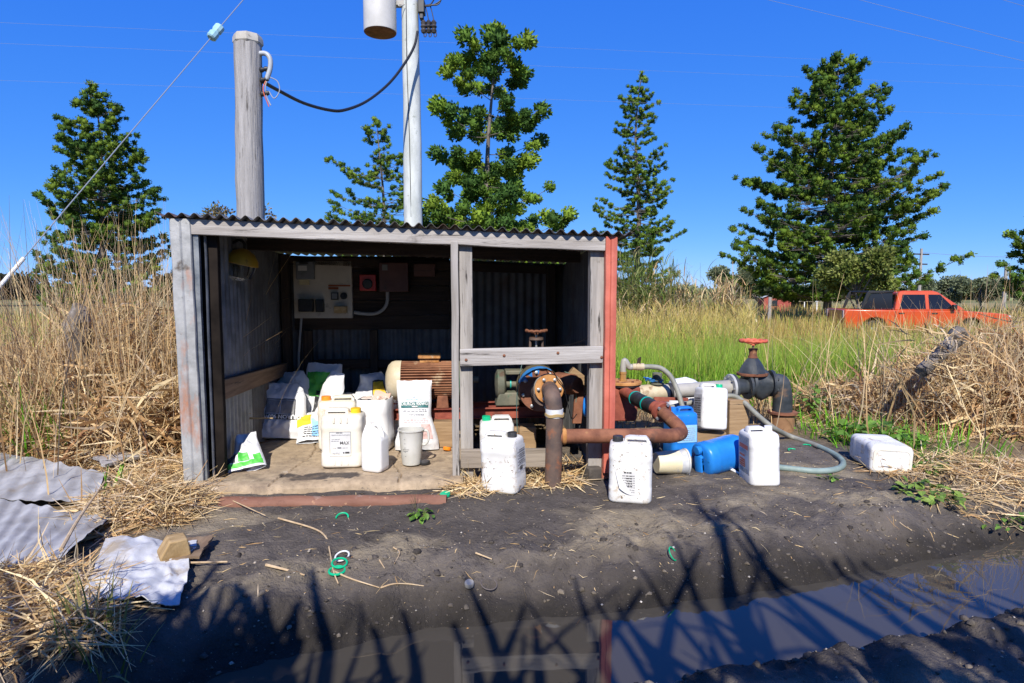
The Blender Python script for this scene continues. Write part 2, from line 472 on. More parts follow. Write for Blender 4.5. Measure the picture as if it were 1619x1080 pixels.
M['paper'] = mat('label_paper', (.58, .57, .55), (.68, .67, .65), scale=8, rough=.7, spots=[((.42, .37, .29), 6, .62, .12)])
M['ink'] = mat('dark_ink', (.03, .03, .035), (.06, .06, .06), rough=.7, spots=[((.35, .34, .32), 40, .60, .1)])
M['ink_grey'] = mat('faded_ink', (.22, .22, .22), (.34, .33, .33), rough=.7)
M['orange_ink'] = mat('orange_print', (.62, .13, .03), (.70, .20, .07), rough=.6)
M['teal_ink'] = mat('teal_print', (.025, .13, .13), (.05, .18, .17), rough=.6, scale=20)
M['blue_ink'] = mat('pale_blue_print', (.20, .45, .75), (.35, .60, .82), rough=.6)
M['yellow_ink'] = mat('yellow_print', (.72, .45, .02), (.80, .55, .04), rough=.6)
M['green_ink'] = mat('green_print', (.06, .42, .05), (.12, .55, .08), rough=.5)
M['white_ink'] = mat('white_print', (.78, .78, .76), rough=.6)
M['pink_ink'] = mat('faded_pink_print', (.62, .38, .34), (.70, .50, .46), rough=.6)
M['bag'] = mat('woven_white_bag', (.68, .68, .68), (.78, .78, .79), scale=5, rough=.5, bump=.12, bscale=120, dist=.002, spots=[((.50, .45, .38), 5, .62, .16)])
M['pvc'] = mat('grey_pvc', (.29, .275, .245), (.38, .36, .32), scale=6, rough=.5, spots=[((.26, .21, .15), 7, .60, .14)])
M['pvc_tan'] = mat('stained_tan_pvc', (.44, .35, .22), (.55, .47, .33), scale=9, rough=.6, spots=[((.26, .17, .09), 9, .60, .1)])
M['hose'] = mat('grey_ribbed_hose', (.20, .20, .165), (.29, .285, .245), scale=8, rough=.6, bump=.25, bscale=60, spots=[((.16, .12, .08), 6, .60, .15)])
M['hose_teal'] = mat('grey_green_hose', (.17, .23, .21), (.25, .32, .29), scale=8, rough=.6, bump=.25, bscale=60, spots=[((.12, .10, .07), 6, .60, .15)])
M['green_clamp'] = mat('teal_clamp', (.0, .38, .33), rough=.4)
M['blue_tape'] = mat('blue_tape', (.02, .18, .52), (.05, .26, .62), scale=14, rough=.5, bump=.4, bscale=25)
M['brass'] = mat('brass_fitting', (.42, .22, .07), (.58, .36, .14), rough=.55, metal=.4)
M['pump_green'] = mat('grimy_green_iron', (.10, .105, .075), (.17, .16, .115), scale=9, rough=.7, bump=.2, spots=[((.04, .13, .07), 6, .58, .12), ((.09, .06, .04), 8, .60, .1)])
M['cream_iron'] = mat('cream_painted_iron', (.50, .42, .28), (.62, .55, .40), scale=6, rough=.5, spots=[((.26, .12, .05), 8, .60, .1)])
M['brick'] = mat('red_brick', (.26, .075, .045), (.36, .13, .08), scale=18, rough=.9, bump=.3)
M['cable'] = mat('black_cable', (.012, .012, .013), rough=.5)
M['wire'] = mat('galvanised_wire', (.42, .43, .44), rough=.4, metal=.6)

# ------------------------------------------------------------------ the ground, one sheet
def axis(segs):
    out = []
    for a, b, st in segs:
        out.extend(np.arange(a, b, st).tolist())
    out.append(segs[-1][1])
    return np.array(out)
gx = axis([(-1600, -200, 140), (-200, -40, 16), (-40, -8, 1.6), (-8, -3.6, .16), (-3.6, 4.2, .022), (4.2, 8, .16), (8, 40, 1.6), (40, 200, 16), (200, 1600, 140)])
gy = axis([(-60, -6, 6), (-6, 1.2, .3), (1.2, 1.9, .06), (1.9, 4.6, .020), (4.6, 6.4, .04), (6.4, 12, .2), (12, 40, 1.4), (40, 200, 12), (200, 2400, 160)])
GX, GY = np.meshgrid(gx, gy)
GZ = gz(GX, GY)
V = np.stack([GX, GY, GZ], -1).reshape(-1, 3)
nx, ny = len(gx), len(gy)
ii = np.arange(nx * ny).reshape(ny, nx)
Q = np.stack([ii[:-1, :-1], ii[:-1, 1:], ii[1:, 1:], ii[1:, :-1]], -1).reshape(-1, 4)
def lerp(a, b, t): return a * (1 - t[..., None]) + b * t[..., None]
soil = np.array((.092, .078, .067)); soil2 = np.array((.145, .122, .100)); sand = np.array((.30, .245, .165)); straw_c = np.array((.21, .15, .085)); gold = np.array((.30, .235, .10)); grn = np.array((.11, .14, .035))
X, Y = GX, GY
C = lerp(np.broadcast_to(soil, X.shape + (3,)), np.broadcast_to(soil2, X.shape + (3,)), sstep(-.25, .45, fbm(X * 1.7, Y * 1.7, 61, 4)))
d_, _s = ditch_dist(X, Y)
# pale sandy patches on the pad near the bank
sp_ = sstep(.02, .36, fbm(X * 1.5 + 3, Y * 2.6, 71, 4) + .30 * np.exp(-((X - .9) ** 2 / 1.3 + (Y - 3.12) ** 2 / .10)) + .2 * np.exp(-((X - 2.1) ** 2 / .6 + (Y - 3.5) ** 2 / .1)) - .02)
C = lerp(C, np.broadcast_to(sand, C.shape), .75 * sp_ * sstep(.5, .75, d_) * (1 - sstep(4.6, 5.2, Y)))
# straw-brown ground away from the worked soil
wet = sstep(.35, .56, d_ + .06 * fbm(X * 5, Y * 5, 95, 2))
edge = fbm(X * 2.2, Y * 2.2, 81, 3) * .35
m_straw = np.maximum(sstep(4.9, 5.5, Y + edge - .10 * np.clip(X - 1, -2, 3)), np.maximum(sstep(-1.75, -2.25, X + edge) * sstep(2.6, 3.0, Y), sstep(2.9, 3.4, X + edge * 1.5) * sstep(3.9, 4.3, Y + edge)))
m_straw = np.where(sstep(-1.75, -2.25, X + edge) > 1, 1, m_straw)
C = lerp(C, np.broadcast_to(straw_c, C.shape), np.clip(m_straw, 0, 1) * wet)
m_field = sstep(6.2, 8, Y)
fld = lerp(np.broadcast_to(gold, C.shape), np.broadcast_to(grn, C.shape), sstep(-.3, .4, fbm(X * .12, Y * .12, 91, 3)) * .7)
C = lerp(C, fld, m_field)
C = C * wet[..., None] + np.broadcast_to(np.array((.030, .026, .022)), C.shape) * (1 - wet[..., None])
g_mat = mat('soil_and_grass_ground', (1, 1, 1), scale=9, lo=.3, hi=.7, rough=.95, bump=1.0, bscale=45, dist=.02, attr='tint', spec=.25,
            spots=[((.050, .042, .036), 2.6, .61, .14), ((.045, .037, .031), 14, .64, .06), ((.25, .21, .17), 75, .665, .03), ((.19, .145, .10), 34, .68, .03), ((.40, .37, .32), 150, .715, .02)])
ground = np_mesh('ground', V, Q, g_mat, {'tint': C.reshape(-1, 3)})
struct(ground, 'dark bare soil pad and grassy field', 'ground')

# water in the drain: a strip along its centre line
wm = bpy.data.materials.new('murky_water'); wm.use_nodes = True
b_ = wm.node_tree.nodes['Principled BSDF']
b_.inputs['Base Color'].default_value = (.062, .054, .042, 1); b_.inputs['Roughness'].default_value = .02; b_.inputs['IOR'].default_value = 1.45
b_.inputs['Specular IOR Level'].default_value = .5
_tc = wm.node_tree.nodes.new('ShaderNodeTexCoord'); _nz = _n(wm.node_tree, 'ShaderNodeTexNoise', Scale=5.0, Detail=2.0)
_bp = _n(wm.node_tree, 'ShaderNodeBump', Strength=.06, Distance=.01)
wm.node_tree.links.new(_tc.outputs['Object'], _nz.inputs['Vector']); wm.node_tree.links.new(_nz.outputs['Fac'], _bp.inputs['Height']); wm.node_tree.links.new(_bp.outputs[0], b_.inputs['Normal'])
wmb = MB()
dl = [Vector((x, y, WATER_Z)) for x, y in DITCH]
secs = []
for i, p in enumerate(dl):
    t = (dl[min(i + 1, len(dl) - 1)] - dl[max(i - 1, 0)]).normalized(); q = Vector((-t.y, t.x, 0))
    secs.append([p + q * .75, p - q * .75])
wmb.loft(secs, False, False, closed=False)
water = wmb.build('water', wm, smooth=0)
struct(water, 'murky still water in the drain', 'water')

# ------------------------------------------------------------------ the shed
SH_A = Vector((-2.12, 3.90, 0)); SH_R = R(5.0)
SH_M = Matrix.Translation(SH_A) @ Matrix.Rotation(SH_R, 4, 'Z'); SH_I = SH_M.inverted()
def Lp(u, v, t):
    """shed coordinates of a pixel on the plane at depth t inside the shed"""
    o = SH_I @ CAM; d = SH_I.to_3x3() @ ray(u, v)
    return o + d * ((t - o.y) / d.y)
def roof_z(s, t): return 1.772 - .034 * s - .052 * t

shed = thing('pump_shed', 'small open fronted corrugated iron pump shed with weathered timber posts', 'shed', SH_A, (0, 0, SH_R))
# roof sheets
PITCH = .0757
def roof_fn(s0, s1, lift):
    def fn(a, b):
        s = s0 + (s1 - s0) * a; t = -.058 + 2.035 * b
        wob = .006 * mnoise.noise(Vector((s * 2, t * 2, 3)))
        return (s, t + .006 * mnoise.noise(Vector((s * 9, 1, 0))) * (1 - b), roof_z(s, t) + .0135 * math.sin(2 * math.pi * s / PITCH) + wob + lift)
    return fn
for k, (s0, s1) in enumerate(((-.065, .80), (.72, 1.55), (1.47, 2.30), (2.22, 2.915))):
    mb = MB(); n = int((s1 - s0) / PITCH * 10)
    mb.grid(roof_fn(s0, s1, .0025 * (k % 2)), n, 14, .0012)
    mb.build('roof_sheet', M['galv_roof'], shed, smooth=60)
def rotbox(mb, lo, hi, taper=0):
    mb.box(lo, hi)
# beam along the front under the roof (slopes with the roof)
def beam(name, s0, s1, t0, t1, zoff0, zoff1, m, bev=.004):
    mb = MB(); N = 14; secs = []
    for i in range(N + 1):
        s = s0 + (s1 - s0) * i / N
        w1 = .006 * mnoise.noise(Vector((s * 3.1, zoff0, 1))); w2 = .005 * mnoise.noise(Vector((s * 4.1, zoff1, 5)))
        zt = roof_z(s, t0) - .016
        secs.append([(s, t0, zt - zoff1 + w1), (s, t1, zt - zoff1 + w1), (s, t1, zt - zoff0 + w2), (s, t0, zt - zoff0 + w2)])
    mb.loft(secs)
    return mb.build(name, m, shed, smooth=20, bevel=bev)
beam('front_beam', .055, 2.745, -.012, .033, 0, .094, M['wood_x'])
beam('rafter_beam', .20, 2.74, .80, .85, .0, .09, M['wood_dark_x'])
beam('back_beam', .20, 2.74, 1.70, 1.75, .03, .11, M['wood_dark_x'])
# timber posts and rails
def post(name, s0, s1, t0, t1, z0, z1, m, bev=.004, lean=0):
    mb = MB(); N = 10; secs = []
    for i in range(N + 1):
        z = z0 + (z1 - z0) * i / N
        a = .004 * mnoise.noise(Vector((s0 * 7, t0, z * 3))); l = lean * i / N
        secs.append([(s0 + a + l, t0, z), (s1 + a + l, t0, z), (s1 + a + l, t1, z), (s0 + a + l, t1, z)])
    mb.loft(secs)
    return mb.build(name, m, shed, smooth=20, bevel=bev)
def rail(name, s0, s1, t0, t1, z0, z1, m, dz=0, bev=.004, dz1=None):
    mb = MB(); N = 10; secs = []
    for i in range(N + 1):
        s = s0 + (s1 - s0) * i / N; o = dz * i / N; e = .004 * mnoise.noise(Vector((s * 4, z0 * 5, 2)))
        secs.append([(s, t0, z0 + o + e), (s, t1, z0 + o + e), (s, t1, z1 + o + e), (s, t0, z1 + o + e)])
    mb.loft(secs)
    return mb.build(name, m, shed, smooth=20, bevel=bev)
def span(u0, u1, v, t):
    return Lp(u0, v, t).x, Lp(u1, v, t).x
a0, a1 = span(714, 725.5, 560, -.02); zb = Lp(725, 762, -.02).z
post('front_plank', a0, a1, -.022, .020, zb, 1.625, M['wood_z'])
b0, b1 = span(727, 747.5, 560, .005)
post('middle_post', b0, b1, .036, .115, .02, 1.645, M['wood_z'])
r0, r1 = span(932, 953.5, 560, .04)
post('right_post', r0, r1, .036, .12, .02, 1.60, M['wood_z'])
q0 = Lp(727, 560, 0).x; q1 = Lp(953, 560, 0).x
zr1 = Lp(730, 552, 0).z; zr0 = Lp(730, 579, 0).z; zr1b = Lp(952, 547.5, 0).z
rail('middle_rail', q0, q1, -.012, .033, zr0, zr1, M['wood_x'], dz=zr1b - zr1)
zl1 = Lp(760, 710, 0).z; zl0 = Lp(760, 739, 0).z
rail('bottom_rail', q0, Lp(872, 720, 0).x, -.006, .033, zl0, zl1, mat('brown_weathered_wood', (.20, .165, .13), (.32, .27, .22), scale=2.2, lo=.36, hi=.64, rough=.9, bump=.8, bscale=4.5, stretch=(.9, 14, 14), dist=.006), dz=-.01)
post('left_strip', *span(313, 322, 560, .02), .005, .035, .05, 1.675, M['galv'], bev=0)
post('left_post', .13, .248, .075, .125, .05, 1.68, mat('black_brown_post', (.010, .008, .007), (.022, .017, .014), scale=5, rough=.95, spec=.1))  # near-black brown all over; post widened to block the light slit beside the strip
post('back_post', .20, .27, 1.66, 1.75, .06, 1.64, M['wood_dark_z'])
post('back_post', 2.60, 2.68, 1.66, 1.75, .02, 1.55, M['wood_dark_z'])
zz = [Lp(337, 600, .15), Lp(337, 632, .15), Lp(450, 573, 1.7), Lp(450, 592, 1.7)]
mb = MB(); mb.hexa([(.200, .13, zz[1].z), (.240, .13, zz[1].z), (.240, 1.655, zz[3].z), (.200, 1.655, zz[3].z), (.200, .13, zz[0].z), (.240, .13, zz[0].z), (.240, 1.655, zz[2].z), (.200, 1.655, zz[2].z)])
mb.build('left_rail', M['wood_brown_y'], shed, bevel=.004)
# back wall frame
zs = Lp(530, 521, 1.75).z; zh = Lp(530, 502, 1.75).z
s_a, s_b = span(480, 494, 560, 1.70); s_c, s_d = span(585, 597, 560, 1.70)
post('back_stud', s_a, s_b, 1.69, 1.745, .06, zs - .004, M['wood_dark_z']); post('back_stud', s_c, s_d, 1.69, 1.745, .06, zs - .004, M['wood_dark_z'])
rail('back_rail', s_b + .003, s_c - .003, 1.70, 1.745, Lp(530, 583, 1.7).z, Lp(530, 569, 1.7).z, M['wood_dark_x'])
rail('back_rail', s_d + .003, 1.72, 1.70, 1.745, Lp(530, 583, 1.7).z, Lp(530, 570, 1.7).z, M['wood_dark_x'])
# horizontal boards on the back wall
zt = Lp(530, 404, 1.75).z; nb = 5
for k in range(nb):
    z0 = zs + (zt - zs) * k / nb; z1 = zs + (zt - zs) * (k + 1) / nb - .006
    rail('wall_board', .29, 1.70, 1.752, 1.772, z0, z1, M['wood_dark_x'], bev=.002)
def corr(name, p0, p1, z0, z1fn, nrm, m, amp=.009, thick=.001, lift=0, seed=0):
    """upright corrugated sheet from p0 to p1 (shed s, t)"""
    p0 = Vector(p0); p1 = Vector(p1); ln = (p1 - p0).length; nrm = Vector(nrm)
    mb = MB()
    def fn(a, b):
        p = p0 + (p1 - p0) * a + nrm * (amp * math.sin(2 * math.pi * a * ln / PITCH) + lift + .006 * mnoise.noise(Vector((a * 4, b * 3, seed))))
        z1 = z1fn(p.x, p.y)
        return (p.x, p.y, z0 + (z1 - z0) * b)
    mb.grid(fn, int(ln / PITCH * 10), 8, thick)
    return mb.build(name, m, shed, smooth=60)
wall_top = lambda s, t: roof_z(s, t) - .03
corr('left_wall_sheet', (.182, .04), (.182, .86), .04, wall_top, (1, 0), M['galv'], seed=1)
corr('left_wall_sheet', (.176, .80), (.176, 1.80), .04, wall_top, (1, 0), M['galv_old'], seed=2)
gap_top = lambda s, t: roof_z(s, t) - (.055 if s < .9 else .02)
corr('back_wall_sheet', (.17, 1.79), (1.0, 1.79), .04, gap_top, (0, -1), M['galv_old'], seed=3)
corr('back_wall_sheet', (.95, 1.795), (1.80, 1.795), .04, gap_top, (0, -1), M['galv_old'], seed=4)
corr('back_wall_sheet', (1.76, 1.79), (2.77, 1.79), .02, gap_top, (0, -1), M['galv_old'], seed=5)
corr('right_wall_sheet', (2.765, .04), (2.765, .95), .04, wall_top, (-1, 0), M['galv_old'], seed=6)
corr('right_wall_sheet', (2.77, .90), (2.77, 1.80), .04, wall_top, (-1, 0), M['galv_old'], seed=7)
# corner flashings: folded sheet
def flashing(name, prof, z0, z1, m, lean=0):
    mb = MB(); N = 16
    def fn(a, b):
        k = a * (len(prof) - 1); i = min(int(k), len(prof) - 2); f = k - i
        s = prof[i][0] * (1 - f) + prof[i + 1][0] * f; t = prof[i][1] * (1 - f) + prof[i + 1][1] * f
        w_ = .004 * mnoise.noise(Vector((a * 3, b * 9, z0)))
        return (s + w_ + lean * (1 - b), t + w_, z0 + (z1 - z0) * b)
    mb.grid(fn, (len(prof) - 1) * 2, N, .0015)
    return mb.build(name, m, shed, smooth=30)
fl = span(272, 304, 450, -.02)
flashing('left_flashing', [(fl[0] + .02, .16), (fl[0], .14), (fl[0] - .002, -.015), (fl[0] + .004, -.022), (fl[0] + .055, -.024), (fl[0] + .062, -.030), (fl[0] + .070, -.024), (fl[1] - .004, -.022), (fl[1], -.015), (fl[1], .02)], .0, 1.752, M['flash_grey'], lean=.02)
fr = span(957.5, 976, 450, -.02)
flashing('red_flashing', [(fr[0], .03), (fr[0], -.016), (fr[0] + .003, -.020), (fr[0] + .030, -.018), (fr[0] + .036, -.030), (fr[0] + .046, -.030), (fr[1] - .012, -.022), (fr[1] - .004, -.018), (fr[1] + .001, .0), (fr[1] + .004, .14)], .08, 1.665, M['flash_red'])
# bolts in the middle rail
for (u, v) in ((737, 569), (797, 562), (882, 558), (951, 565)):
    p = Lp(u, v, -.012); mb = MB()
    mb.lathe([(.0, 0), (.009, .001), (.010, .004), (.006, .008), (0, .009)], 10, axis_M((p.x, -.0125, p.z), (0, -1, 0)))
    mb.build('bolt', M['rust'], shed)

# concrete slab with its cracks
cracks = [[Lp(432, 765, 0), Lp(455, 745, 0), Lp(478, 728, 0), Lp(500, 708, 0), Lp(497, 695, 0)], [Lp(630, 785, 0), Lp(628, 765, 0), Lp(634, 750, 0), Lp(620, 733, 0), Lp(628, 722, 0)]]
def slab_pt(u, v, z=.085):
    return SH_I @ on_z(u, v, z)
cracks = [[slab_pt(u, v) for u, v in q] for q in ([(425, 765), (452, 747), (470, 735), (490, 722), (500, 708), (497, 692), (510, 670)], [(628, 790), (627, 765), (635, 748), (622, 733), (630, 720), (640, 690)])]
def crack_d(s, t):
    best = 9
    for q in cracks:
        for a, b in zip(q[:-1], q[1:]):
            dx, dy = b.x - a.x, b.y - a.y
            k = max(0, min(1, ((s - a.x) * dx + (t - a.y) * dy) / (dx * dx + dy * dy + 1e-9)))
            best = min(best, math.hypot(s - a.x - k * dx, t - a.y - k * dy))
    return best
mb = MB(); NS, NT = 190, 130; S0, S1, T0, T1 = .03, 1.80, -.115, 1.80
slab_c = []
stain = slab_pt(505, 752)
def slab_fn(a, b):
    s = S0 + (S1 - S0) * a; t = T0 + (T1 - T0) * b
    e = .03 * mnoise.noise(Vector((s * 5, 0, 1))) + .012 * mnoise.noise(Vector((s * 17, 0, 3)))
    if b < .12: t += e * (1 - b / .12)
    if b == 0: return (s, t + .004, .012)
    if b < .009: return (s, t - .004, .055)
    z = .085 + .008 * mnoise.noise(Vector((s * 2, t * 2, 0))) + .002 * mnoise.noise(Vector((s * 18, t * 18, 0)))
    z -= .022 * max(0, 1 - b / .05) ** 2
    cd = crack_d(s + .012 * mnoise.noise(Vector((s * 25, t * 25, 7))), t + .012 * mnoise.noise(Vector((s * 25, t * 25, 9))))
    if cd < .009: z -= .022 * (1 - cd / .009)
    return (s, t, z)
mb.grid(slab_fn, NS, NT)
for (x, y, z) in mb.v:
    d = math.hypot((x - stain.x) / .27, (y - stain.y) / .085) + .55 * mnoise.noise(Vector((x * 9, y * 9, 2))) + .25 * mnoise.noise(Vector((x * 40, y * 40, 2)))
    k = max(0, min(1, (1.0 - d) / .12))
    g = .5 + .5 * mnoise.noise(Vector((x * 3, y * 3, 5)))
    base = Vector((.33, .24, .15)).lerp(Vector((.42, .325, .22)), g)
    slab_c.append(tuple(base.lerp(Vector((.07, .055, .045)), k)))
slab = mb.build('concrete_slab', mat('stained_concrete', (1, 1, 1), scale=16, lo=.3, hi=.7, rough=.9, bump=.5, bscale=120, dist=.004, attr='tint', spots=[((.19, .14, .095), 4, .54, .16), ((.12, .09, .07), 55, .63, .05), ((.50, .42, .32), 9, .62, .1), ((.14, .11, .08), 13, .63, .06)]), smooth=40)
slab.location = SH_A; slab.rotation_euler = (0, 0, SH_R)
a_ = slab.data.color_attributes.new('tint', 'FLOAT_COLOR', 'POINT')
cc = np.ones((len(slab_c), 4), np.float32); cc[:, :3] = np.array(slab_c); a_.data.foreach_set('color', cc.ravel())
struct(slab, 'cracked sandy concrete floor slab of the shed', 'slab')
# ------------------------------------------------------------------ hoop pines
leaf_mat = mat('pine_foliage', (1, 1, 1), scale=3, lo=.2, hi=.8, rough=.7, attr='tint', spec=.12, backlit=.15)
bark = mat('grey_bark', (.10, .085, .07), (.20, .175, .15), scale=6, rough=.9, bump=.5, bscale=20, stretch=(1, 1, .4))

def tufts(C, D, r, tint, per, wk=.12, lk=.38, core=.62):
    """compact brushes: C centres, D outward directions, r radii -> a leafy lump with many small pointed quads over it"""
    N = len(C)
    d = rng.normal(size=(N, per, 3)); d /= np.linalg.norm(d, axis=2, keepdims=True)
    q = .45 + .5 * rng.random((N, per, 1)) ** .7
    a = C[:, None, :] + d * r[:, None, None] * q * np.array((1, 1, .85)) * .85
    e = d * .9 + D[:, None, :] * .7 + rng.normal(size=(N, per, 3)) * .40; e /= np.linalg.norm(e, axis=2, keepdims=True)
    L = (r[:, None] * lk * (.6 + .8 * rng.random((N, per))))[..., None]
    b = a + e * L
    s = np.cross(e, rng.normal(size=(N, per, 3))); s /= np.linalg.norm(s, axis=2, keepdims=True)
    wd = (r[:, None] * wk * (.7 + .6 * rng.random((N, per))))[..., None]
    mid = a * .5 + b * .5
    P = np.stack([a - s * wd * .25, mid - s * wd, b, mid + s * wd], 2).reshape(-1, 3)
    Q = np.arange(len(P)).reshape(-1, 4)
    sh = (.7 + .6 * rng.random((N, per, 1)))
    col = np.repeat((tint[:, None, :] * sh)[:, :, None, :], 4, 2).reshape(-1, 3)
    cube = np.array([(x, y, z) for z in (-1, 1) for x, y in ((-1, -1), (1, -1), (1, 1), (-1, 1))], float) / 1.732
    cv = cube[None] * (.75 + .5 * rng.random((N, 8, 1)))
    an = rng.random(N) * 6.28; ca, sa = np.cos(an)[:, None], np.sin(an)[:, None]
    cv = np.stack([cv[:, :, 0] * ca - cv[:, :, 1] * sa, cv[:, :, 0] * sa + cv[:, :, 1] * ca, cv[:, :, 2]], 2)
    cv = C[:, None, :] + cv * (r * core * 1.15)[:, None, None]
    cq = np.array(((0, 3, 2, 1), (4, 5, 6, 7), (0, 1, 5, 4), (1, 2, 6, 5), (2, 3, 7, 6), (3, 0, 4, 7)))
    Q2 = (cq[None] + (np.arange(N) * 8)[:, None, None]).reshape(-1, 4) + len(P)
    return np.concatenate([P, cv.reshape(-1, 3)]), np.concatenate([Q, Q2]), np.concatenate([col, np.repeat(tint * .9, 8, 0)])

def hoop_pine(name, label, base, height, width, seed, shape, tr=.5, whorls=26, droop=0.0, dark=1.0, n_br=5, per=62, lean=0.0, gaps=0.12, clear=.06, spc=.40, side=.36, group='hoop pines in the field'):
    """shape: list of (fraction of height, fraction of half width)"""
    global rng
    keep = rng; rng = np.random.default_rng(seed)
    th = thing(name, label, 'tree', base, (0, 0, 0), group)
    hs = [p[0] for p in shape]; ws = [p[1] for p in shape]
    mb = MB(); r0 = height * .016
    ax = lambda z: (lean * z + .25 * math.sin(z * .5 + seed) * z / height, .2 * math.sin(z * .4 + seed * 2) * z / height)
    pts = [(*ax(height * k / 12), height * k / 12 - (.3 if k == 0 else 0)) for k in range(13)]
    mb.tube(pts, [r0 * (1 - .93 * k / 12) for k in range(13)], 10)
    mb.build('trunk', bark, th)
    limbs = MB(); Cs = []; Ds = []; Rs = []; Ts = []
    cols = np.array(((.125, .205, .024), (.085, .155, .024), (.175, .255, .030), (.055, .115, .024)))
    for k in range(whorls):
        f = clear + (1 - clear) * (k + .3) / whorls
        z = height * f * .965
        half = width * .5 * np.interp(f, hs, ws)
        a0 = rng.random() * 6.28
        nb = n_br + (1 if rng.random() < .3 else 0)
        for j in range(nb):
            if rng.random() < gaps + (.22 if .62 < f < .92 else 0): continue
            az = a0 + 6.283 * j / nb + rng.normal() * .22
            L = half * (.60 + .36 * rng.random())
            if rng.random() < .10: L *= 1.16
            up = (.08 + .62 * f ** 1.8 - droop * (1 - f))   # rise along the branch
            zz = z + rng.normal() * height * .008
            cx, cy = ax(zz)
            n = 5; bp = []
            for q in range(n + 1):
                t = q / n
                rise = L * (up * t * .55 - .16 * (1 - f) * math.sin(t * 3.14) + .10 * t * t)
                bp.append(Vector((cx + math.cos(az) * L * t, cy + math.sin(az) * L * t, zz + rise)))
            limbs.tube(bp, [max(.012, .035 * height / 14 * (1 - .8 * q / n) * (.5 + .5 * (1 - f))) for q in range(n + 1)], 5, False)
            # tufts: at the tip and on side twigs along the outer part
            nt_ = max(2, int(L / (tr * spc)))
            for q in range(nt_):
                t = 1 - .80 * (q / nt_) * (1.0 if f < .9 else 1.1)
                if t < .18: break
                i = min(int(t * n), n - 1); ff = t * n - i
                p = bp[i].lerp(bp[i + 1], ff)
                for sd in ((0,) if q == 0 else (-1, 1)):
                    off = Vector((-math.sin(az), math.cos(az), 0)) * sd * (L * .34 * (1.02 - t) + tr * .30) * (.5 + .8 * rng.random())
                    if sd and rng.random() < side: continue
                    c = p + off + Vector((rng.normal(), rng.normal(), rng.normal() * .5)) * tr * .22
                    d = Vector((math.cos(az), math.sin(az), .45)) + off * .5
                    d.normalize()
                    Cs.append(c); Ds.append(d); Rs.append(tr * (.36 + .28 * rng.random()) * (1.2 if q == 0 else 1)); 
                    cc = cols[rng.integers(0, 4)] * (.8 + .4 * rng.random())
                    Ts.append(cc * dark)
                    if sd and off.length > tr * .7:
                        limbs.tube([bp[i].lerp(bp[i + 1], ff * .6), c], [.014, .009], 4, False)
    # leader
    for q in range(5):
        cx, cy = ax(height)
        Cs.append(Vector((cx + rng.normal() * .1, cy + rng.normal() * .1, height * (.985 + .006 * q)))); Ds.append(Vector((0, 0, 1))); Rs.append(tr * .6); Ts.append(cols[2] * dark)
    limbs.build('limbs', bark, th, smooth=0)
    P, Q, C = tufts(np.array([tuple(c) for c in Cs]), np.array([tuple(c) for c in Ds]), np.array(Rs), np.array(Ts), per)
    cr = np_mesh('crown', P, Q, leaf_mat, {'tint': C}, smooth=False)
    cr.parent = th
    rng = keep
    return th

def tree_at(u0, u1, vtop, y, **kw):
    """half width and height of a tree from what it spans in view at distance y"""
    p0 = at_y(u0, 460, y); p1 = at_y(u1, 460, y); tp = at_y((u0 + u1) / 2, vtop, y)
    x = (p0.x + p1.x) / 2; g = gzs(x, y)
    return Vector((x, y, g)), (tp.z - g) * .968, p1.x - p0.x
cone = [(0, .8), (.15, 1), (.35, .92), (.55, .78), (.75, .52), (.9, .28), (1, .12)]
b_, h_, w_ = tree_at(48, 262, 127, 34)
hoop_pine('hoop_pine', 'dense dark hoop pine behind the dry grass left of the shed, full lower limbs', b_ + Vector((.4, 0, 0)), h_, w_, 3,
          [(0, .75), (.12, .95), (.35, 1), (.55, .86), (.72, .72), (.88, .40), (1, .12)], tr=.40, whorls=28, n_br=6, per=56, spc=.46, side=.36, droop=.05, dark=.85)
b_, h_, w_ = tree_at(520, 712, 180, 40)
hoop_pine('hoop_pine', 'airy hoop pine partly hidden by the pale power pole, with small separate tufts', b_ - Vector((.4, 0, 0)), h_, w_ * 1.3, 5,
          [(0, .9), (.3, 1), (.45, .95), (.6, .72), (.75, .58), (.9, .30), (1, .14)], tr=.36, whorls=20, n_br=5, gaps=.25, per=56, spc=.5, side=.4)
b_, h_, w_ = tree_at(672, 915, 32, 27)
hoop_pine('hoop_pine', 'tall hoop pine above the shed roof beside the pale pole, with big loose bunches', b_ - Vector((.5, 0, 0)), h_, w_, 8,
          [(0, .9), (.25, 1.1), (.44, 1.1), (.48, .55), (.54, .72), (.65, .95), (.80, .92), (.92, .50), (1, .22)], tr=.68, whorls=17, n_br=5, gaps=.28, droop=-.02, spc=.50, side=.42, per=150, dark=1.12)
b_, h_, w_ = tree_at(930, 1082, 107, 44)
hoop_pine('hoop_pine', 'slender straight hoop pine above the green cane at the red corner of the shed', b_, h_, w_, 11,
          [(0, .95), (.2, 1), (.45, .95), (.65, .74), (.82, .52), (.94, .40), (1, .15)], tr=.34, whorls=32, per=56, spc=.46, side=.36, n_br=5, gaps=.2)
b_, h_, w_ = tree_at(1135, 1482, 74, 36)
hoop_pine('hoop_pine', 'largest hoop pine, a wide spreading cone behind the orange pickup', b_ - Vector((0, 0, 0)), h_, w_, 14,
          [(0, .72), (.1, .90), (.25, .98), (.40, .92), (.55, .78), (.68, .66), (.80, .46), (.92, .32), (1, .14)], tr=.43, whorls=29, n_br=8, gaps=.17, spc=.46, side=.38, droop=.08, dark=.85, per=56, clear=.13)
b_, h_, w_ = tree_at(1585, 1760, 250, 40)
hoop_pine('hoop_pine', 'hoop pine cut off by the edge of the photo beyond the right straw heap', b_, h_, w_, 17, cone, tr=.5, whorls=22, n_br=5)

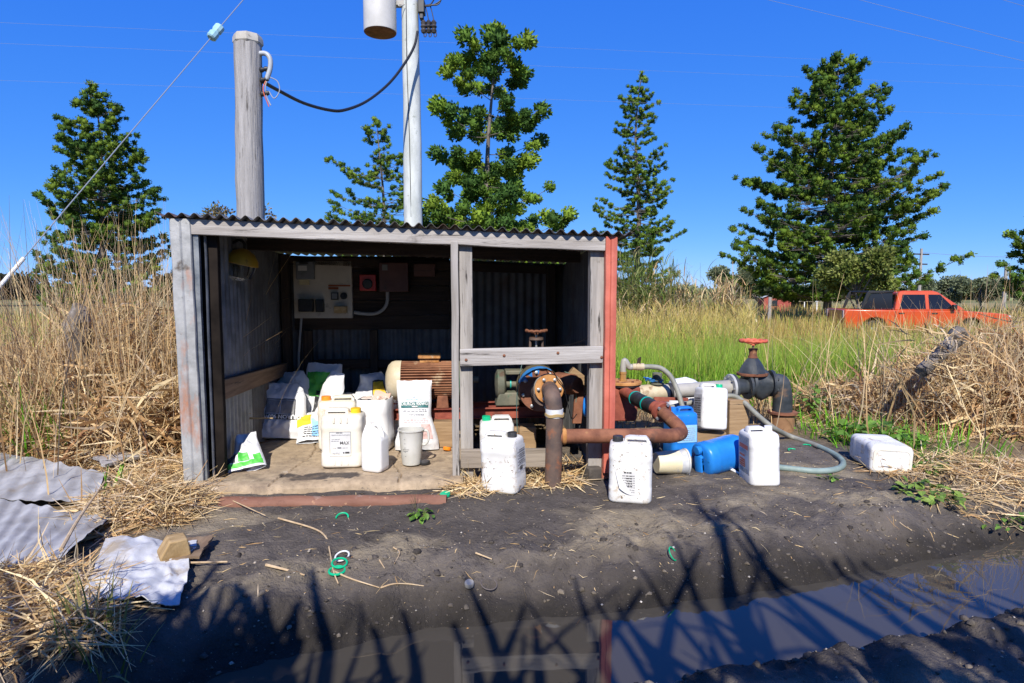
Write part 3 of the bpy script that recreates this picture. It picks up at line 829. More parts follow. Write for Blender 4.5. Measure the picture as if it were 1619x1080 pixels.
# ------------------------------------------------------------------ broadleaf trees far off
bl_mat = mat('gum_foliage', (1, 1, 1), scale=3, lo=.2, hi=.8, rough=.6, attr='tint', spec=.3, backlit=.25)
def broadleaf(name, label, base, height, width, seed, tint, n=320, leaf=.28, low=.35, group=None, sparse=0, per=16):
    global rng
    keep = rng; rng = np.random.default_rng(seed)
    th = thing(name, label, 'tree', base, (0, 0, 0), group)
    mb = MB(); mb.tube([(0, 0, -.3), (.05 * width, 0, height * .25), (-.03 * width, .02 * width, height * .5), (0, 0, height * .8)], [height * .028, height * .022, height * .014, height * .004], 8)
    Cs = []; Ds = []
    nl = 9
    for k in range(nl):
        az = rng.random() * 6.28; z0 = height * (.25 + .35 * rng.random()); L = width * (.25 + .22 * rng.random())
        tip = Vector((math.cos(az) * L, math.sin(az) * L, min(height * .93, z0 + height * (.18 + .3 * rng.random()))))
        mb.tube([(0, 0, z0), Vector((0, 0, z0)).lerp(tip, .5) + Vector((0, 0, height * .03)), tip], [height * .012, height * .008, height * .003], 5, False)
        m = n // nl
        rr = width * (.13 + .10 * rng.random())
        q = rng.normal(size=(m, 3)); q /= np.linalg.norm(q, axis=1, keepdims=True)
        q = q * rr * rng.random((m, 1)) ** .45 * np.array((1, 1, .75))
        for v in q:
            c = tip + Vector(v)
            Cs.append(tuple(c)); Ds.append(tuple(Vector((v[0], v[1], v[2] + .2)).normalized()))
    mb.build('trunk', bark, th)
    tn = pick(tint, len(Cs), .3)
    P, Q, C = tufts(np.array(Cs), np.array(Ds), np.full(len(Cs), leaf), tn, per, wk=.2, lk=.6, core=.25)
    c = np_mesh('crown', P, Q, bl_mat, {'tint': C}, smooth=False); c.parent = th
    rng = keep
    return th
gum = [(.17, .20, .10), (.21, .24, .13), (.13, .16, .085)]
def bl_at(u0, u1, vt, y, name, label, seed, tint, **kw):
    b, h, w_ = tree_at(u0, u1, vt, y)
    return broadleaf(name, label, b, h, w_, seed, tint, **kw)
bl_at(335, 436, 268, 24, 'sparse_tree', 'thin yellowing tree mostly hidden behind the old timber pole', 31, [(.22, .17, .08), (.18, .15, .09), (.16, .17, .06)], n=170, leaf=.20, per=9)
bl_at(1128, 1190, 418, 60, 'gum_tree', 'small grey green gum tree beyond the dry cane, between the two pines', 32, gum, leaf=.36, n=500, group='small gum trees far off')
bl_at(1168, 1225, 442, 112, 'gum_tree', 'low dark gum tree just left of the red farmhouse', 36, [(.09, .12, .05), (.12, .15, .06)], leaf=.7, n=480, group='small gum trees far off')
bl_at(1308, 1405, 396, 27, 'shrub_tree', 'yellow green bushy tree in front of the largest pine', 33, [(.20, .24, .05), (.16, .21, .045), (.24, .26, .07)], n=640, leaf=.24)
bl_at(1462, 1530, 444, 90, 'gum_tree', 'pale gum tree in the far row behind the orange pickup cab', 34, gum, leaf=.6, n=520, group='small gum trees far off')
bl_at(1520, 1582, 440, 85, 'gum_tree', 'rounder gum tree at the far row, left of the edge pine', 35, gum, leaf=.55, n=520, group='small gum trees far off')
bl_at(242, 300, 438, 40, 'bush_tree', 'yellow green bush low behind the dry grass left of the shed', 37, [(.17, .17, .035), (.13, .14, .03)], leaf=.4, per=14)
bl_at(-60, 40, 441, 150, 'gum_tree', 'dark distant tree clump at the left horizon', 38, [(.05, .055, .03), (.07, .07, .04)], leaf=1.6, group='small gum trees far off')
# far tree line
Cs = []
tl = np.random.default_rng(5)
for k in range(3200):
    a = tl.random() * 2.2 - 1.1; d = 330 + 60 * tl.random()
    x = math.sin(a) * d; y = math.cos(a) * d
    hh = 3 + 4.5 * (vnoise(np.array([a * 30]), np.array([0.0]), 3)[0] + .5)
    Cs.append((x, y, gzs(x, y) + tl.random() * hh))
P, Q, C = tufts(np.array(Cs), np.tile(np.array((0, 0, 1.0)), (len(Cs), 1)), np.full(len(Cs), 2.4), pick(gum, len(Cs)), 14, wk=.25, lk=.7)
fl_ = np_mesh('far_trees', P, Q, bl_mat, {'tint': C}, smooth=False); tag(fl_, 'hazy line of trees along the far horizon', 'treeline', kind='stuff')

# ------------------------------------------------------------------ grasses
grass_mat = mat('grass_blades', (1, 1, 1), scale=8, lo=.2, hi=.8, rough=.6, attr='tint', spec=.12, backlit=.35)
dry_mat = mat('dry_straw', (1, 1, 1), scale=12, lo=.2, hi=.8, rough=.7, attr='tint', spec=.25, backlit=.15)
G_GREEN = [(.145, .42, .02), (.19, .48, .028), (.11, .34, .025), (.26, .48, .035)]
G_GOLD = [(.60, .48, .13), (.50, .40, .10), (.64, .52, .20), (.50, .34, .11)]
STRAW = [(.64, .47, .24), (.56, .37, .17), (.72, .57, .33), (.46, .28, .125), (.60, .43, .22), (.56, .44, .30)]
STRAW_D = [(.33, .18, .075), (.40, .24, .11), (.25, .13, .06)]

def field(n, xr, yr, hr, wr, pg, seed, mask=None, tipmix=1.0, lean=.25):
    x = xr[0] + (xr[1] - xr[0]) * rng.random(n); y = yr[0] + (yr[1] - yr[0]) * rng.random(n) ** 1.2
    if mask is not None:
        k = mask(x, y); x, y = x[k], y[k]
    n = len(x)
    z = gz(x, y, True) - .03
    patch = np.clip(fbm(x * .35, y * .35, seed, 3) + .5, 0, 1)
    h = hr[0] + (hr[1] - hr[0]) * rng.random(n) * (.6 + .5 * patch)
    h = h * (1 - .32 * sstep(.36, .40, x / y) * (1 - .5 * sstep(.47, .52, x / y)) * sstep(8, 10, y) * (1 - sstep(27, 30, y)))
    w_ = wr[0] + (wr[1] - wr[0]) * rng.random(n)
    isg = rng.random(n) < pg
    c0 = np.where(isg[:, None], pick(G_GREEN, n), pick(STRAW_D, n))
    c1 = np.where((isg & (rng.random(n) > .5 * tipmix))[:, None], pick(G_GREEN, n) * .6 + pick(G_GOLD, n) * .4, pick(G_GOLD, n))
    return blade_mesh(np.stack([x, y, z], 1), h, w_, rng.random(n) * 6.283, np.abs(rng.normal(0, lean, n)), rng.normal(.25, .45, n), 3, twist=rng.random(n) * 6.283, taper=.12, c0=c0, c1=c1)
in_shed = lambda x, y: ~((x > -2.45) & (x < .85) & (y < 6.2))
vis = lambda x, y: (np.abs(x) < .92 * y + 1.0)
parts = []
# green field right of the shed
mk = lambda x, y: in_shed(x, y) & vis(x, y) & ((y > 6.7 + .25 * np.sin(x * 3) - .0 * x))
parts.append(field(30000, (.2, 10.5), (6.7, 10.5), (.55, 1.0), (.007, .014), .98, 3, mk, .2))
parts.append(field(24000, (0, 16), (9.5, 15), (.75, 1.25), (.012, .022), .72, 4, mk, 1.0))
parts.append(field(18000, (0, 26), (14, 26), (.95, 1.45), (.02, .04), .22, 5, mk))
parts.append(field(9000, (-14, 40), (25, 60), (.5, 1.1), (.05, .10), .18, 6, vis))
parts.append(field(11000, (-14, -2.2), (7.2, 16), (.6, 1.1), (.012, .024), .62, 7, mk))
parts.append(field(6000, (-24, -2.0), (15, 28), (.7, 1.1), (.03, .05), .45, 8, vis))
P, Q, C = join_np(parts)
o = np_mesh('field_grass', P, Q, grass_mat, {'tint': C}, smooth=False); tag(o, 'tall green and golden grass of the field behind the shed', 'grass', kind='stuff')
# golden seed heads floating above the green
def heads(n, xr, yr, zr, L, wr):
    x = xr[0] + (xr[1] - xr[0]) * rng.random(n); y = yr[0] + (yr[1] - yr[0]) * rng.random(n)
    k = in_shed(x, y) & vis(x, y) & ~((x / y > .39) & (y > 9)); x, y = x[k], y[k]; n = len(x)
    z = gz(x, y) + zr[0] + (zr[1] - zr[0]) * rng.random(n)
    return blade_mesh(np.stack([x, y, z], 1), L[0] + (L[1] - L[0]) * rng.random(n), wr * (.6 + .8 * rng.random(n)), rng.random(n) * 6.283, rng.normal(.35, .3, n), rng.normal(.6, .4, n), 2, twist=rng.random(n) * 6.28, c0=pick(G_GOLD, n, .3), c1=pick(G_GOLD, n, .3))
parts = [heads(13000, (.5, 15), (10.2, 15), (.75, 1.2), (.12, .30), .010), heads(9000, (0, 26), (13, 24), (.95, 1.35), (.18, .4), .018), heads(1500, (.5, 11), (8.6, 10), (.6, .95), (.1, .25), .007)]
P, Q, C = join_np(parts)
o = np_mesh('grass_seed_heads', P, Q, grass_mat, {'tint': C}, smooth=False); tag(o, 'golden seed heads over the green grass', 'grass', kind='stuff')

# heaps of dead cane grass -------------------------------------------------------
def mound(n, f_h, xr, yr, Lr, wr, cols, stiff=.35, bias=(0, 0), flat=.5, minz=0.0, seg=5):
    """bent straws lying through a mound whose height is f_h(x, y)"""
    x = xr[0] + (xr[1] - xr[0]) * rng.random(n); y = yr[0] + (yr[1] - yr[0]) * rng.random(n)
    h = f_h(x, y); k = h > .02; x, y, h = x[k], y[k], h[k]; n = len(x)
    z = gz(x, y) + minz + h * rng.random(n) ** .75
    L = Lr[0] + (Lr[1] - Lr[0]) * rng.random(n)
    d = rng.normal(size=(n, 3)); d[:, 2] *= flat; d[:, 0] += bias[0]; d[:, 1] += bias[1]
    d /= np.linalg.norm(d, axis=1, keepdims=True)
    b = rng.normal(size=(n, 3)) * stiff; b[:, 2] -= stiff * .7
    t = np.linspace(-.5, .5, seg)
    pts = np.stack([x, y, z], 1)[:, None, :] + d[:, None, :] * (L[:, None] * t[None, :])[..., None] + b[:, None, :] * (L[:, None] * (t[None, :] ** 2))[..., None]
    # crumple: a kink
    pts[:, seg // 2:, :] += (rng.normal(size=(n, 1, 3)) * .08) * L[:, None, None] * (np.arange(seg - seg // 2)[None, :, None])
    g = gz(pts[:, :, 0].ravel(), pts[:, :, 1].ravel()).reshape(n, seg)
    pts[:, :, 2] = np.maximum(pts[:, :, 2], g + .012)
    return strips(pts, wr[0] + (wr[1] - wr[0]) * rng.random(n), cols=pick(cols, n, .3))
def upright(n, pts_xy, hr, wr, cols, lean=.35, curve=.5):
    x, y = pts_xy; n = len(x)
    z = gz(x, y)
    return blade_mesh(np.stack([x, y, z - .02], 1), hr[0] + (hr[1] - hr[0]) * rng.random(n) ** 1.3, wr[0] + (wr[1] - wr[0]) * rng.random(n), rng.random(n) * 6.283, np.abs(rng.normal(0, lean, n)), rng.normal(curve * .5, curve, n), 4, twist=rng.random(n) * 6.28, c0=pick(STRAW_D + STRAW, n), c1=pick(STRAW, n))
def ell(cx, cy, rx, ry, h, p=1.0):
    return lambda x, y: h * np.clip(1 - ((x - cx) / rx) ** 2 - ((y - cy) / ry) ** 2, 0, 1) ** p
# left heap
lh = lambda x, y: np.maximum.reduce([ell(-3.35, 5.45, 1.1, .95, 1.05, .7)(x, y), ell(-4.7, 5.5, 1.4, 1.1, .72, .7)(x, y), ell(-2.85, 4.95, .60, .70, .75, .7)(x, y)]) * (1 + .5 * fbm(x * 2, y * 2, 17, 2)) * (x < -2.27 + .02 * y)
parts = [mound(24000, lh, (-6.2, -2.25), (4.2, 6.8), (.08, .34), (.003, .009), STRAW, flat=.8),
         mound(5000, lh, (-6.2, -2.25), (4.4, 6.8), (.3, .7), (.012, .028), STRAW + STRAW_D, flat=.8),
         mound(6000, lambda x, y: lh(x, y) * .6, (-6.2, -2.25), (4.4, 6.8), (.2, .6), (.01, .02), STRAW_D)]
ux = rng.normal(-3.3, .55, 2000); uy = rng.normal(5.35, .45, 2000); k = ux < -2.38
parts.append(upright(0, (ux[k], uy[k]), (.7, 2.05), (.004, .010), STRAW, .22, .5))
ux = rng.normal(-4.3, .7, 700); uy = rng.normal(5.2, .5, 700)
parts.append(upright(0, (ux, uy), (.5, 1.55), (.006, .012), STRAW, .25, .5))
P, Q, C = join_np(parts); o = np_mesh('dry_cane_grass', P, Q, dry_mat, {'tint': C}, smooth=False); tag(o, 'tangled heap of dead cane grass left of the shed', 'dry grass', kind='stuff')
# right heap
rh = lambda x, y: np.maximum.reduce([ell(4.45, 6.05, 1.15, .8, .64, .7)(x, y), ell(5.7, 6.3, 1.5, 1.2, 1.02, .65)(x, y), ell(3.5, 6.2, .65, .6, .38, .7)(x, y)]) * (1 + .55 * fbm(x * 2, y * 2, 18, 2))
lg = at_y(1490, 575, 5.05)
parts = [mound(110, lambda x, y: np.full(x.shape, .62), (lg.x - .40, lg.x + .30), (4.92, 5.12), (.12, .45), (.005, .014), STRAW, minz=.38), mound(22000, rh, (2.7, 7.6), (5.1, 7.8), (.08, .36), (.003, .010), STRAW, flat=.8),
         mound(5000, rh, (2.8, 7.6), (5.2, 7.8), (.3, .75), (.011, .026), STRAW + STRAW_D, flat=.8),
         mound(6000, lambda x, y: rh(x, y) * .6, (2.8, 7.6), (5.2, 7.8), (.2, .6), (.01, .02), STRAW_D)]
ux = rng.normal(4.9, .9, 1900); uy = rng.normal(6.0, .5, 1900)
parts.append(upright(0, (ux, uy), (.35, 1.30), (.006, .016), STRAW, .40, 1.0))
ux = rng.normal(5.1, .75, 620); uy = rng.normal(6.0, .4, 620)
parts.append(upright(0, (ux, uy), (.8, 1.6), (.004, .010), STRAW, .30, .6))
ux = 1.0 + 3.0 * rng.random(900); uy = 6.25 + .22 * rng.normal(size=900) + .08 * (ux - 2)
parts.append(upright(0, (ux, uy), (.15, .52), (.005, .011), STRAW, .35, .5))
P, Q, C = join_np(parts); o = np_mesh('dry_cane_grass', P, Q, dry_mat, {'tint': C}, smooth=False); tag(o, 'tangled heap of dead cane grass right of the black valve', 'dry grass', kind='stuff')
# straw on the ground: lower left clump, under the sheets, pad edge, pump bay, right bank
def patch(cx, cy, rx, ry, h): return ell(cx, cy, rx, ry, h, .8)
parts = []
for (u, v, rx, ry, h, n, L) in ((225, 815, .36, .30, .20, 2300, (.1, .42)), (270, 760, .38, .25, .16, 1500, (.1, .4)), (40, 950, .32, .20, .15, 1500, (.1, .38)), (140, 850, .20, .09, .05, 260, (.1, .3)),
                                (310, 775, .26, .12, .06, 500, (.08, .3)), (100, 690, 1.1, .4, .12, 2600, (.12, .5)), (820, 765, .55, .14, .045, 1100, (.06, .3)), (900, 745, .5, .2, .045, 700, (.06, .3)), (745, 775, .25, .12, .04, 350, (.06, .3)),
                                (1420, 690, .75, .32, .06, 1500, (.08, .35)), (1560, 745, .9, .30, .09, 2000, (.1, .4)), (1600, 800, .7, .25, .04, 500, (.1, .35)), (30, 1000, .40, .20, .12, 1100, (.1, .45)), (240, 690, .7, .4, .05, 700, (.1, .4)), (1280, 660, .5, .4, .10, 900, (.1, .3))):
    p = gpt(u, v)
    parts.append(mound(n, patch(p.x, p.y, rx, ry, h), (p.x - rx, p.x + rx), (p.y - ry, p.y + ry), L, (.003, .009), STRAW, flat=.35))
P, Q, C = join_np(parts); keepers = None
o = np_mesh('dry_straw', P, Q, dry_mat, {'tint': C}, smooth=False); tag(o, 'loose dry straw strewn over the ground', 'straw', kind='stuff')
# scattered straw bits and chips on the bare soil
n = 2600; x = -1.9 + 5.6 * rng.random(n); y = 2.55 + 2.3 * rng.random(n)
dd, ss = ditch_dist(x, y); k = (dd > .42) & ~((x > -2.2) & (x < .7) & (y > 3.95)); x, y = x[k], y[k]; n = len(x)
L = .008 + .085 * rng.random(n) ** 4; a = rng.random(n) * 6.28
t = np.linspace(-.5, .5, 3)
px = x[:, None] + np.cos(a)[:, None] * L[:, None] * t; py = y[:, None] + np.sin(a)[:, None] * L[:, None] * t
pz = gz(px.ravel(), py.ravel()).reshape(n, 3) + .004
P, Q, C = strips(np.stack([px, py, pz], 2), .0015 + .0035 * rng.random(n), cols=pick(STRAW, n))
o = np_mesh('straw_bits', P, Q, dry_mat, {'tint': C}, smooth=False); tag(o, 'short bits of straw on the bare dark soil', 'straw', kind='stuff')
# straw floating on the water
n = 260; x = -1.2 + 4.6 * rng.random(n); y = 2.0 + 1.6 * rng.random(n); dd, ss = ditch_dist(x, y); k = (dd < .36) & (dd > .12 + .2 * rng.random(n)); x, y = x[k], y[k]; n = len(x)
L = .01 + .07 * rng.random(n) ** 3; a = rng.random(n) * 6.28; t = np.linspace(-.5, .5, 3)
P, Q, C = strips(np.stack([x[:, None] + np.cos(a)[:, None] * L[:, None] * t, y[:, None] + np.sin(a)[:, None] * L[:, None] * t, np.full((n, 3), WATER_Z + .002)], 2), .002 + .004 * rng.random(n), cols=pick(STRAW_D + STRAW[:2], n))
o = np_mesh('floating_straw', P, Q, dry_mat, {'tint': C}, smooth=False); tag(o, 'short straws floating on the drain water', 'straw', kind='stuff')
# pebbles and crumbs
n = 11000; x = -2.2 + 6.6 * rng.random(n); y = 1.95 + 3.0 * rng.random(n)
dd, ss = ditch_dist(x, y); k = (dd > .34) & ~((x > -2.2) & (x < -.35) & (y > 3.72)); x, y = x[k], y[k]; n = len(x)
r = .0013 + .0062 * rng.random(n) ** 8; r *= np.where(dd[k] < .9, 1.5, 1.0); z = gz(x, y)
oct_ = np.array(((1, 0, 0), (0, 1, 0), (-1, 0, 0), (0, -1, 0), (0, 0, .7), (0, 0, -.5)), float)
P = np.stack([x, y, z + r * .3], 1)[:, None, :] + (oct_[None] * (.7 + .6 * rng.random((n, 6, 3)))) * r[:, None, None]
tri = np.array(((0, 1, 4), (1, 2, 4), (2, 3, 4), (3, 0, 4), (1, 0, 5), (2, 1, 5), (3, 2, 5), (0, 3, 5)))
Q = (tri[None] + (np.arange(n) * 6)[:, None, None]).reshape(-1, 3)
C = np.repeat(pick([(.06, .05, .045), (.09, .075, .06), (.22, .18, .14), (.34, .29, .23), (.40, .36, .31), (.10, .085, .07)], n, .3), 6, 0)
o = np_mesh('gravel', P.reshape(-1, 3), Q, mat('pebble', (1, 1, 1), scale=20, rough=.9, attr='tint'), {'tint': C}, tris=True, smooth=False); tag(o, 'small stones and crumbs on the bare soil', 'gravel', kind='stuff')

n = 9000; x = -2.0 + 6.6 * rng.random(n); y = 1.9 + 2.2 * rng.random(n)
dd, ss = ditch_dist(x, y); k = (dd > .33) & (dd < .33 + .75 * rng.random(n) ** 1.6) & (fbm(x * 3, y * 3, 44, 2) > -.25); x, y = x[k], y[k]; n = len(x)
r = .003 + .016 * rng.random(n) ** 4; z = gz(x, y)
v_ = rng.normal(size=(14, 3)); ico = np.array([(0, 0, 1)] + [(math.cos(a) * .9, math.sin(a) * .9, .45) for a in np.arange(0, 6.28, 1.2567)][:5] + [(math.cos(a + .6), math.sin(a + .6), -.3) for a in np.arange(0, 6.28, 1.2567)][:5])
P = np.stack([x, y, z + r * .1], 1)[:, None, :] + ico[None] * (.65 + .7 * rng.random((n, 11, 1))) * np.array((1, 1, .75)) * r[:, None, None]
tri = [(0, 1 + k, 1 + (k + 1) % 5) for k in range(5)] + [(1 + k, 6 + k, 1 + (k + 1) % 5) for k in range(5)] + [(1 + (k + 1) % 5, 6 + k, 6 + (k + 1) % 5) for k in range(5)]
Q = (np.array(tri)[None] + (np.arange(n) * 11)[:, None, None]).reshape(-1, 3)
C = np.repeat(pick([(.082, .069, .058), (.115, .098, .08), (.16, .132, .10), (.065, .055, .048)], n, .3), 11, 0)
o = np_mesh('soil_clods', P.reshape(-1, 3), Q, mat('clod', (1, 1, 1), scale=40, rough=.95, attr='tint', spec=.2, bump=.5, bscale=150), {'tint': C}, tris=True, smooth=True); tag(o, 'crumbly clods of dark soil along the drain bank', 'clods', kind='stuff')

# tall green cane beyond the red corner, and the dry cane beside it
def cane(n, cx, cy, sx, sy, h, green, leaves=7):
    x = rng.normal(cx, sx, n); y = rng.normal(cy, sy, n); hh = h[0] + (h[1] - h[0]) * rng.random(n)
    parts = [blade_mesh(np.stack([x, y, gz(x, y)], 1), hh, np.full(n, .02), rng.random(n) * 6.28, np.abs(rng.normal(0, .10, n)), rng.normal(0, .12, n), 3, taper=.5, c0=pick(STRAW_D, n), c1=pick(green, n))]
    m = n * leaves; k = np.repeat(np.arange(n), leaves); f = .35 + .65 * rng.random(m)
    b = np.stack([x[k], y[k], gz(x[k], y[k]) + hh[k] * f * .92], 1)
    parts.append(blade_mesh(b, .45 + .5 * rng.random(m), .016 + .016 * rng.random(m), rng.random(m) * 6.28, .25 + .35 * rng.random(m), 1.2 + .9 * rng.random(m), 5, c0=pick(green, m), c1=pick(green + STRAW[:2], m)))
    return parts
GC = [(.14, .21, .04), (.20, .27, .07), (.10, .16, .035), (.27, .30, .11)]
p = at_y(1000, 470, 16.5); q = at_y(1050, 470, 17)
parts = cane(70, p.x, p.y, .48, .4, (2.2, 3.2), GC, 8) + cane(55, q.x, q.y, .5, .4, (1.9, 2.8), GC + STRAW[:3])
P, Q, C = join_np(parts); o = np_mesh('green_cane', P, Q, grass_mat, {'tint': C}, smooth=False); tag(o, 'clump of tall green cane behind the red corner flashing', 'cane', kind='stuff')
q = at_y(1150, 470, 18); q2 = at_y(1110, 470, 17.5)
parts = cane(70, q.x - .05, q.y, .26, .35, (1.4, 2.3), STRAW + GC[:2]) + cane(80, q2.x, q2.y, .55, .3, (1.1, 2.0), STRAW + GC[:2]) + cane(50, p.x + .6, p.y - .8, .7, .2, (.8, 1.6), STRAW)
P, Q, C = join_np(parts); o = np_mesh('dry_cane', P, Q, dry_mat, {'tint': C}, smooth=False); tag(o, 'dry brown cane beside the green cane, in front of the gap between pines', 'cane', kind='stuff')

# tall grass growing on the near bank behind the camera: it throws the arching shadows
def shadow_cane(pts, seed):
    global rng
    keep = rng; rng = np.random.default_rng(seed); parts = []
    for (u, v, k, n) in pts:
        if (u < 470 and v > 925): n = int(n * 2.6)
        if v > 1005 and u > 1000: n = int(n * 2)
        g = gpt(u, v)                      # where the tip's shadow falls
        h = k * math.tan(SUN_EL)
        tip = Vector((g.x, g.y, g.z)) - SDIR * (k / math.cos(SUN_EL))
        for j in range(n):
            bx = tip.x + .22 + rng.normal() * .42; by = min(-.55, tip.y - .25 - .35 * rng.random())
            gr = gzs(bx, by)
            L = (tip.z - gr) * (1.0 + .12 * rng.random())
            c = 8; pts_ = np.zeros((1, c, 3))
            tx = tip.x + rng.normal() * .10; ty = tip.y + rng.normal() * .05
            for q in range(c):
                t = q / (c - 1)
                pts_[0, q] = (bx + (tx - bx) * t ** 2.2, by + (ty - by) * t ** 2.2, gr + (tip.z - gr) * (1.22 * t - .22 * t ** 3) * (1 + .0 * j))
            parts.append(strips(pts_, np.array([.045 + .05 * rng.random()]), cols=pick(GC, 1)))
            for q in range(2):
                i = rng.integers(2, c - 3); b = pts_[0, i]
                if b[1] > -.4: continue
                parts.append(blade_mesh(b[None], np.array([.45 + .5 * rng.random()]), np.array([.04 + .05 * rng.random()]), np.array([rng.random() * 6.28]), np.array([.3]), np.array([2.3]), 8, c0=pick(GC, 1), c1=pick(GC, 1)))
    rng = keep
    return parts
sp = [(1100, 775, 4.3, 2), (1130, 800, 4.2, 2), (1180, 850, 4.0, 3), (1090, 850, 3.8, 2), (1370, 890, 3.6, 4), (1340, 880, 3.7, 3), (1250, 880, 3.5, 3), (1050, 880, 3.2, 2), (980, 925, 3.1, 2), (900, 915, 3.0, 1), (930, 940, 2.9, 2), (830, 935, 2.9, 2), (730, 915, 2.9, 1),
      (690, 975, 2.7, 2), (570, 955, 2.7, 1), (520, 965, 2.6, 2), (455, 905, 2.9, 2), (430, 940, 2.7, 3), (330, 890, 2.9, 3), (350, 935, 2.7, 4), (400, 960, 2.6, 5), (280, 950, 2.6, 5), (230, 960, 2.6, 5), (300, 990, 2.5, 6), (210, 1000, 2.4, 6), (370, 1010, 2.5, 5), (120, 900, 2.8, 3),
      (470, 1010, 2.5, 4), (600, 1010, 2.6, 3), (800, 1000, 2.8, 3), (1000, 960, 2.8, 3), (1200, 960, 3.0, 4), (1450, 930, 3.3, 3), (1550, 950, 3.2, 4), (1100, 1040, 2.6, 6), (1220, 1040, 2.6, 6), (1330, 1040, 2.7, 6), (1430, 1030, 2.8, 6), (1560, 1010, 3.0, 6), (1020, 1060, 2.5, 5), (1500, 1060, 2.7, 6), (1600, 1050, 2.8, 5)]
P, Q, C = join_np(shadow_cane(sp, 77))
bad = (P[:, 1] > -.30) & (P[:, 2] < 1.60 + .60 * np.maximum(P[:, 1], 0))
Q = Q[~bad[Q].any(1)]
o = np_mesh('bank_cane', P, Q, grass_mat, {'tint': C}, smooth=False); tag(o, 'tall cane grass on the near bank throwing arching shadows', 'cane', kind='stuff')
# ------------------------------------------------------------------ lettering
def text_polys(s, size=1.0, bold=0.0, align='CENTER', shear=0):
    cu = bpy.data.curves.new('lettering', 'FONT'); cu.body = s; cu.size = size; cu.align_x = align; cu.align_y = 'CENTER'
    cu.offset = bold; cu.resolution_u = 3; cu.shear = shear
    o = bpy.data.objects.new('lettering', cu); COL.objects.link(o)
    dg = bpy.context.evaluated_depsgraph_get(); dg.update()
    me = bpy.data.meshes.new_from_object(o.evaluated_get(dg))
    vs = [(v.co.x, v.co.y) for v in me.vertices]; fs = [tuple(p.vertices) for p in me.polygons]
    bpy.data.objects.remove(o); bpy.data.curves.remove(cu); bpy.data.meshes.remove(me)
    return vs, fs
def put_text(mb, s, size, fn, **kw):
    """fn maps flat text coordinates to a point of the surface"""
    vs, fs = text_polys(s, size, **kw)
    mb.add([fn(x, y) for x, y in vs], fs)

def rrect(w, d, r, n=5):
    pts = []
    for cx, cy, a0 in ((w / 2 - r, d / 2 - r, 0), (-w / 2 + r, d / 2 - r, 90), (-w / 2 + r, -d / 2 + r, 180), (w / 2 - r, -d / 2 + r, 270)):
        for k in range(n + 1):
            a = R(a0 + 90 * k / n); pts.append((cx + r * math.cos(a), cy + r * math.sin(a)))
    return pts

# ------------------------------------------------------------------ plastic drums and cans
def jerry(label, loc, rot, w, d, h, body, cap, side=-1, group='plastic chemical cans about the shed', cat='jerrycan', name='jerrycan', seed=0, rnd=.20):
    th = thing(name, label, cat, loc, rot, group)
    mb = MB(); secs = []
    prof = [(0, .86, .86), (.006, .93, .92), (.03, .985, .985), (.055, 1, 1), (.25, 1, 1), (.262, .990, .990), (.285, .990, .990), (.60, .99, .99), (.665, .99, .99), (.68, 1.0, 1.0), (.735, 1.0, 1.0), (.75, .992, .992), (.83, .988, .985), (.87, .975, .965), (.90, .935, .90), (.921, .85, .79), (.927, .6, .5)]
    for z, a, b in prof:
        secs.append([(x, y, z * h) for x, y in rrect(w * a, d * b, min(w, d) * rnd * (1 if z > .02 else .9))])
    mb.loft(secs)
    # moulded ribs on the front and back
    mb.jit(.0045, 6, seed); mb.jit(.0015, 22, seed + 1)
    mb.build('body', body, th, smooth=50)
    hb = MB(); hs = -side
    a = w * .40 * hs; b = -w * .10 * hs; zt = h * .985; zb = h * .905
    hw = d * .15
    path = [(a, 0, zb), (a * .99, 0, zt - h * .035), (a * .90, 0, zt), (0 + b * .3, 0, zt), (b, 0, zt - h * .012), (b * 1.2, 0, zb)]
    secs = []
    for i, p in enumerate(path):
        p = Vector(p); q = Vector(path[min(i + 1, 5)]) - Vector(path[max(i - 1, 0)]); q.normalize(); nrm = Vector((-q.z, 0, q.x))
        k = .021 * w / .27
        secs.append([p + nrm * k * cx + Vector((0, hw * cy, 0)) for cx, cy in ((-.55, -1), (.2, -1), (.55, -.6), (.55, .6), (.2, 1), (-.55, 1))])
    hb.loft(secs); hb.build('handle', body, th, smooth=45, bevel=.003)
    nx = side * w * .30; cr = w * .125
    nb = MB(); nb.lathe([(cr * .86, h * .85), (cr * .86, h * .94)], 20, Matrix.Translation((nx, 0, 0)), False, True); nb.build('neck', body, th)
    cp = MB(); secs = []; n = 40
    for r_, z_ in ((.96, .915), (1.0, .92), (1.0, .995), (.94, 1.006), (.5, 1.008)):
        secs.append([(nx + cr * r_ * (1 if (k % 2 or r_ < .95) else .955) * math.cos(2 * math.pi * k / n), cr * r_ * (1 if (k % 2 or r_ < .95) else .955) * math.sin(2 * math.pi * k / n), z_ * h) for k in range(n)])
    cp.loft(secs); cp.build('cap', cap, th, smooth=25)
    return th

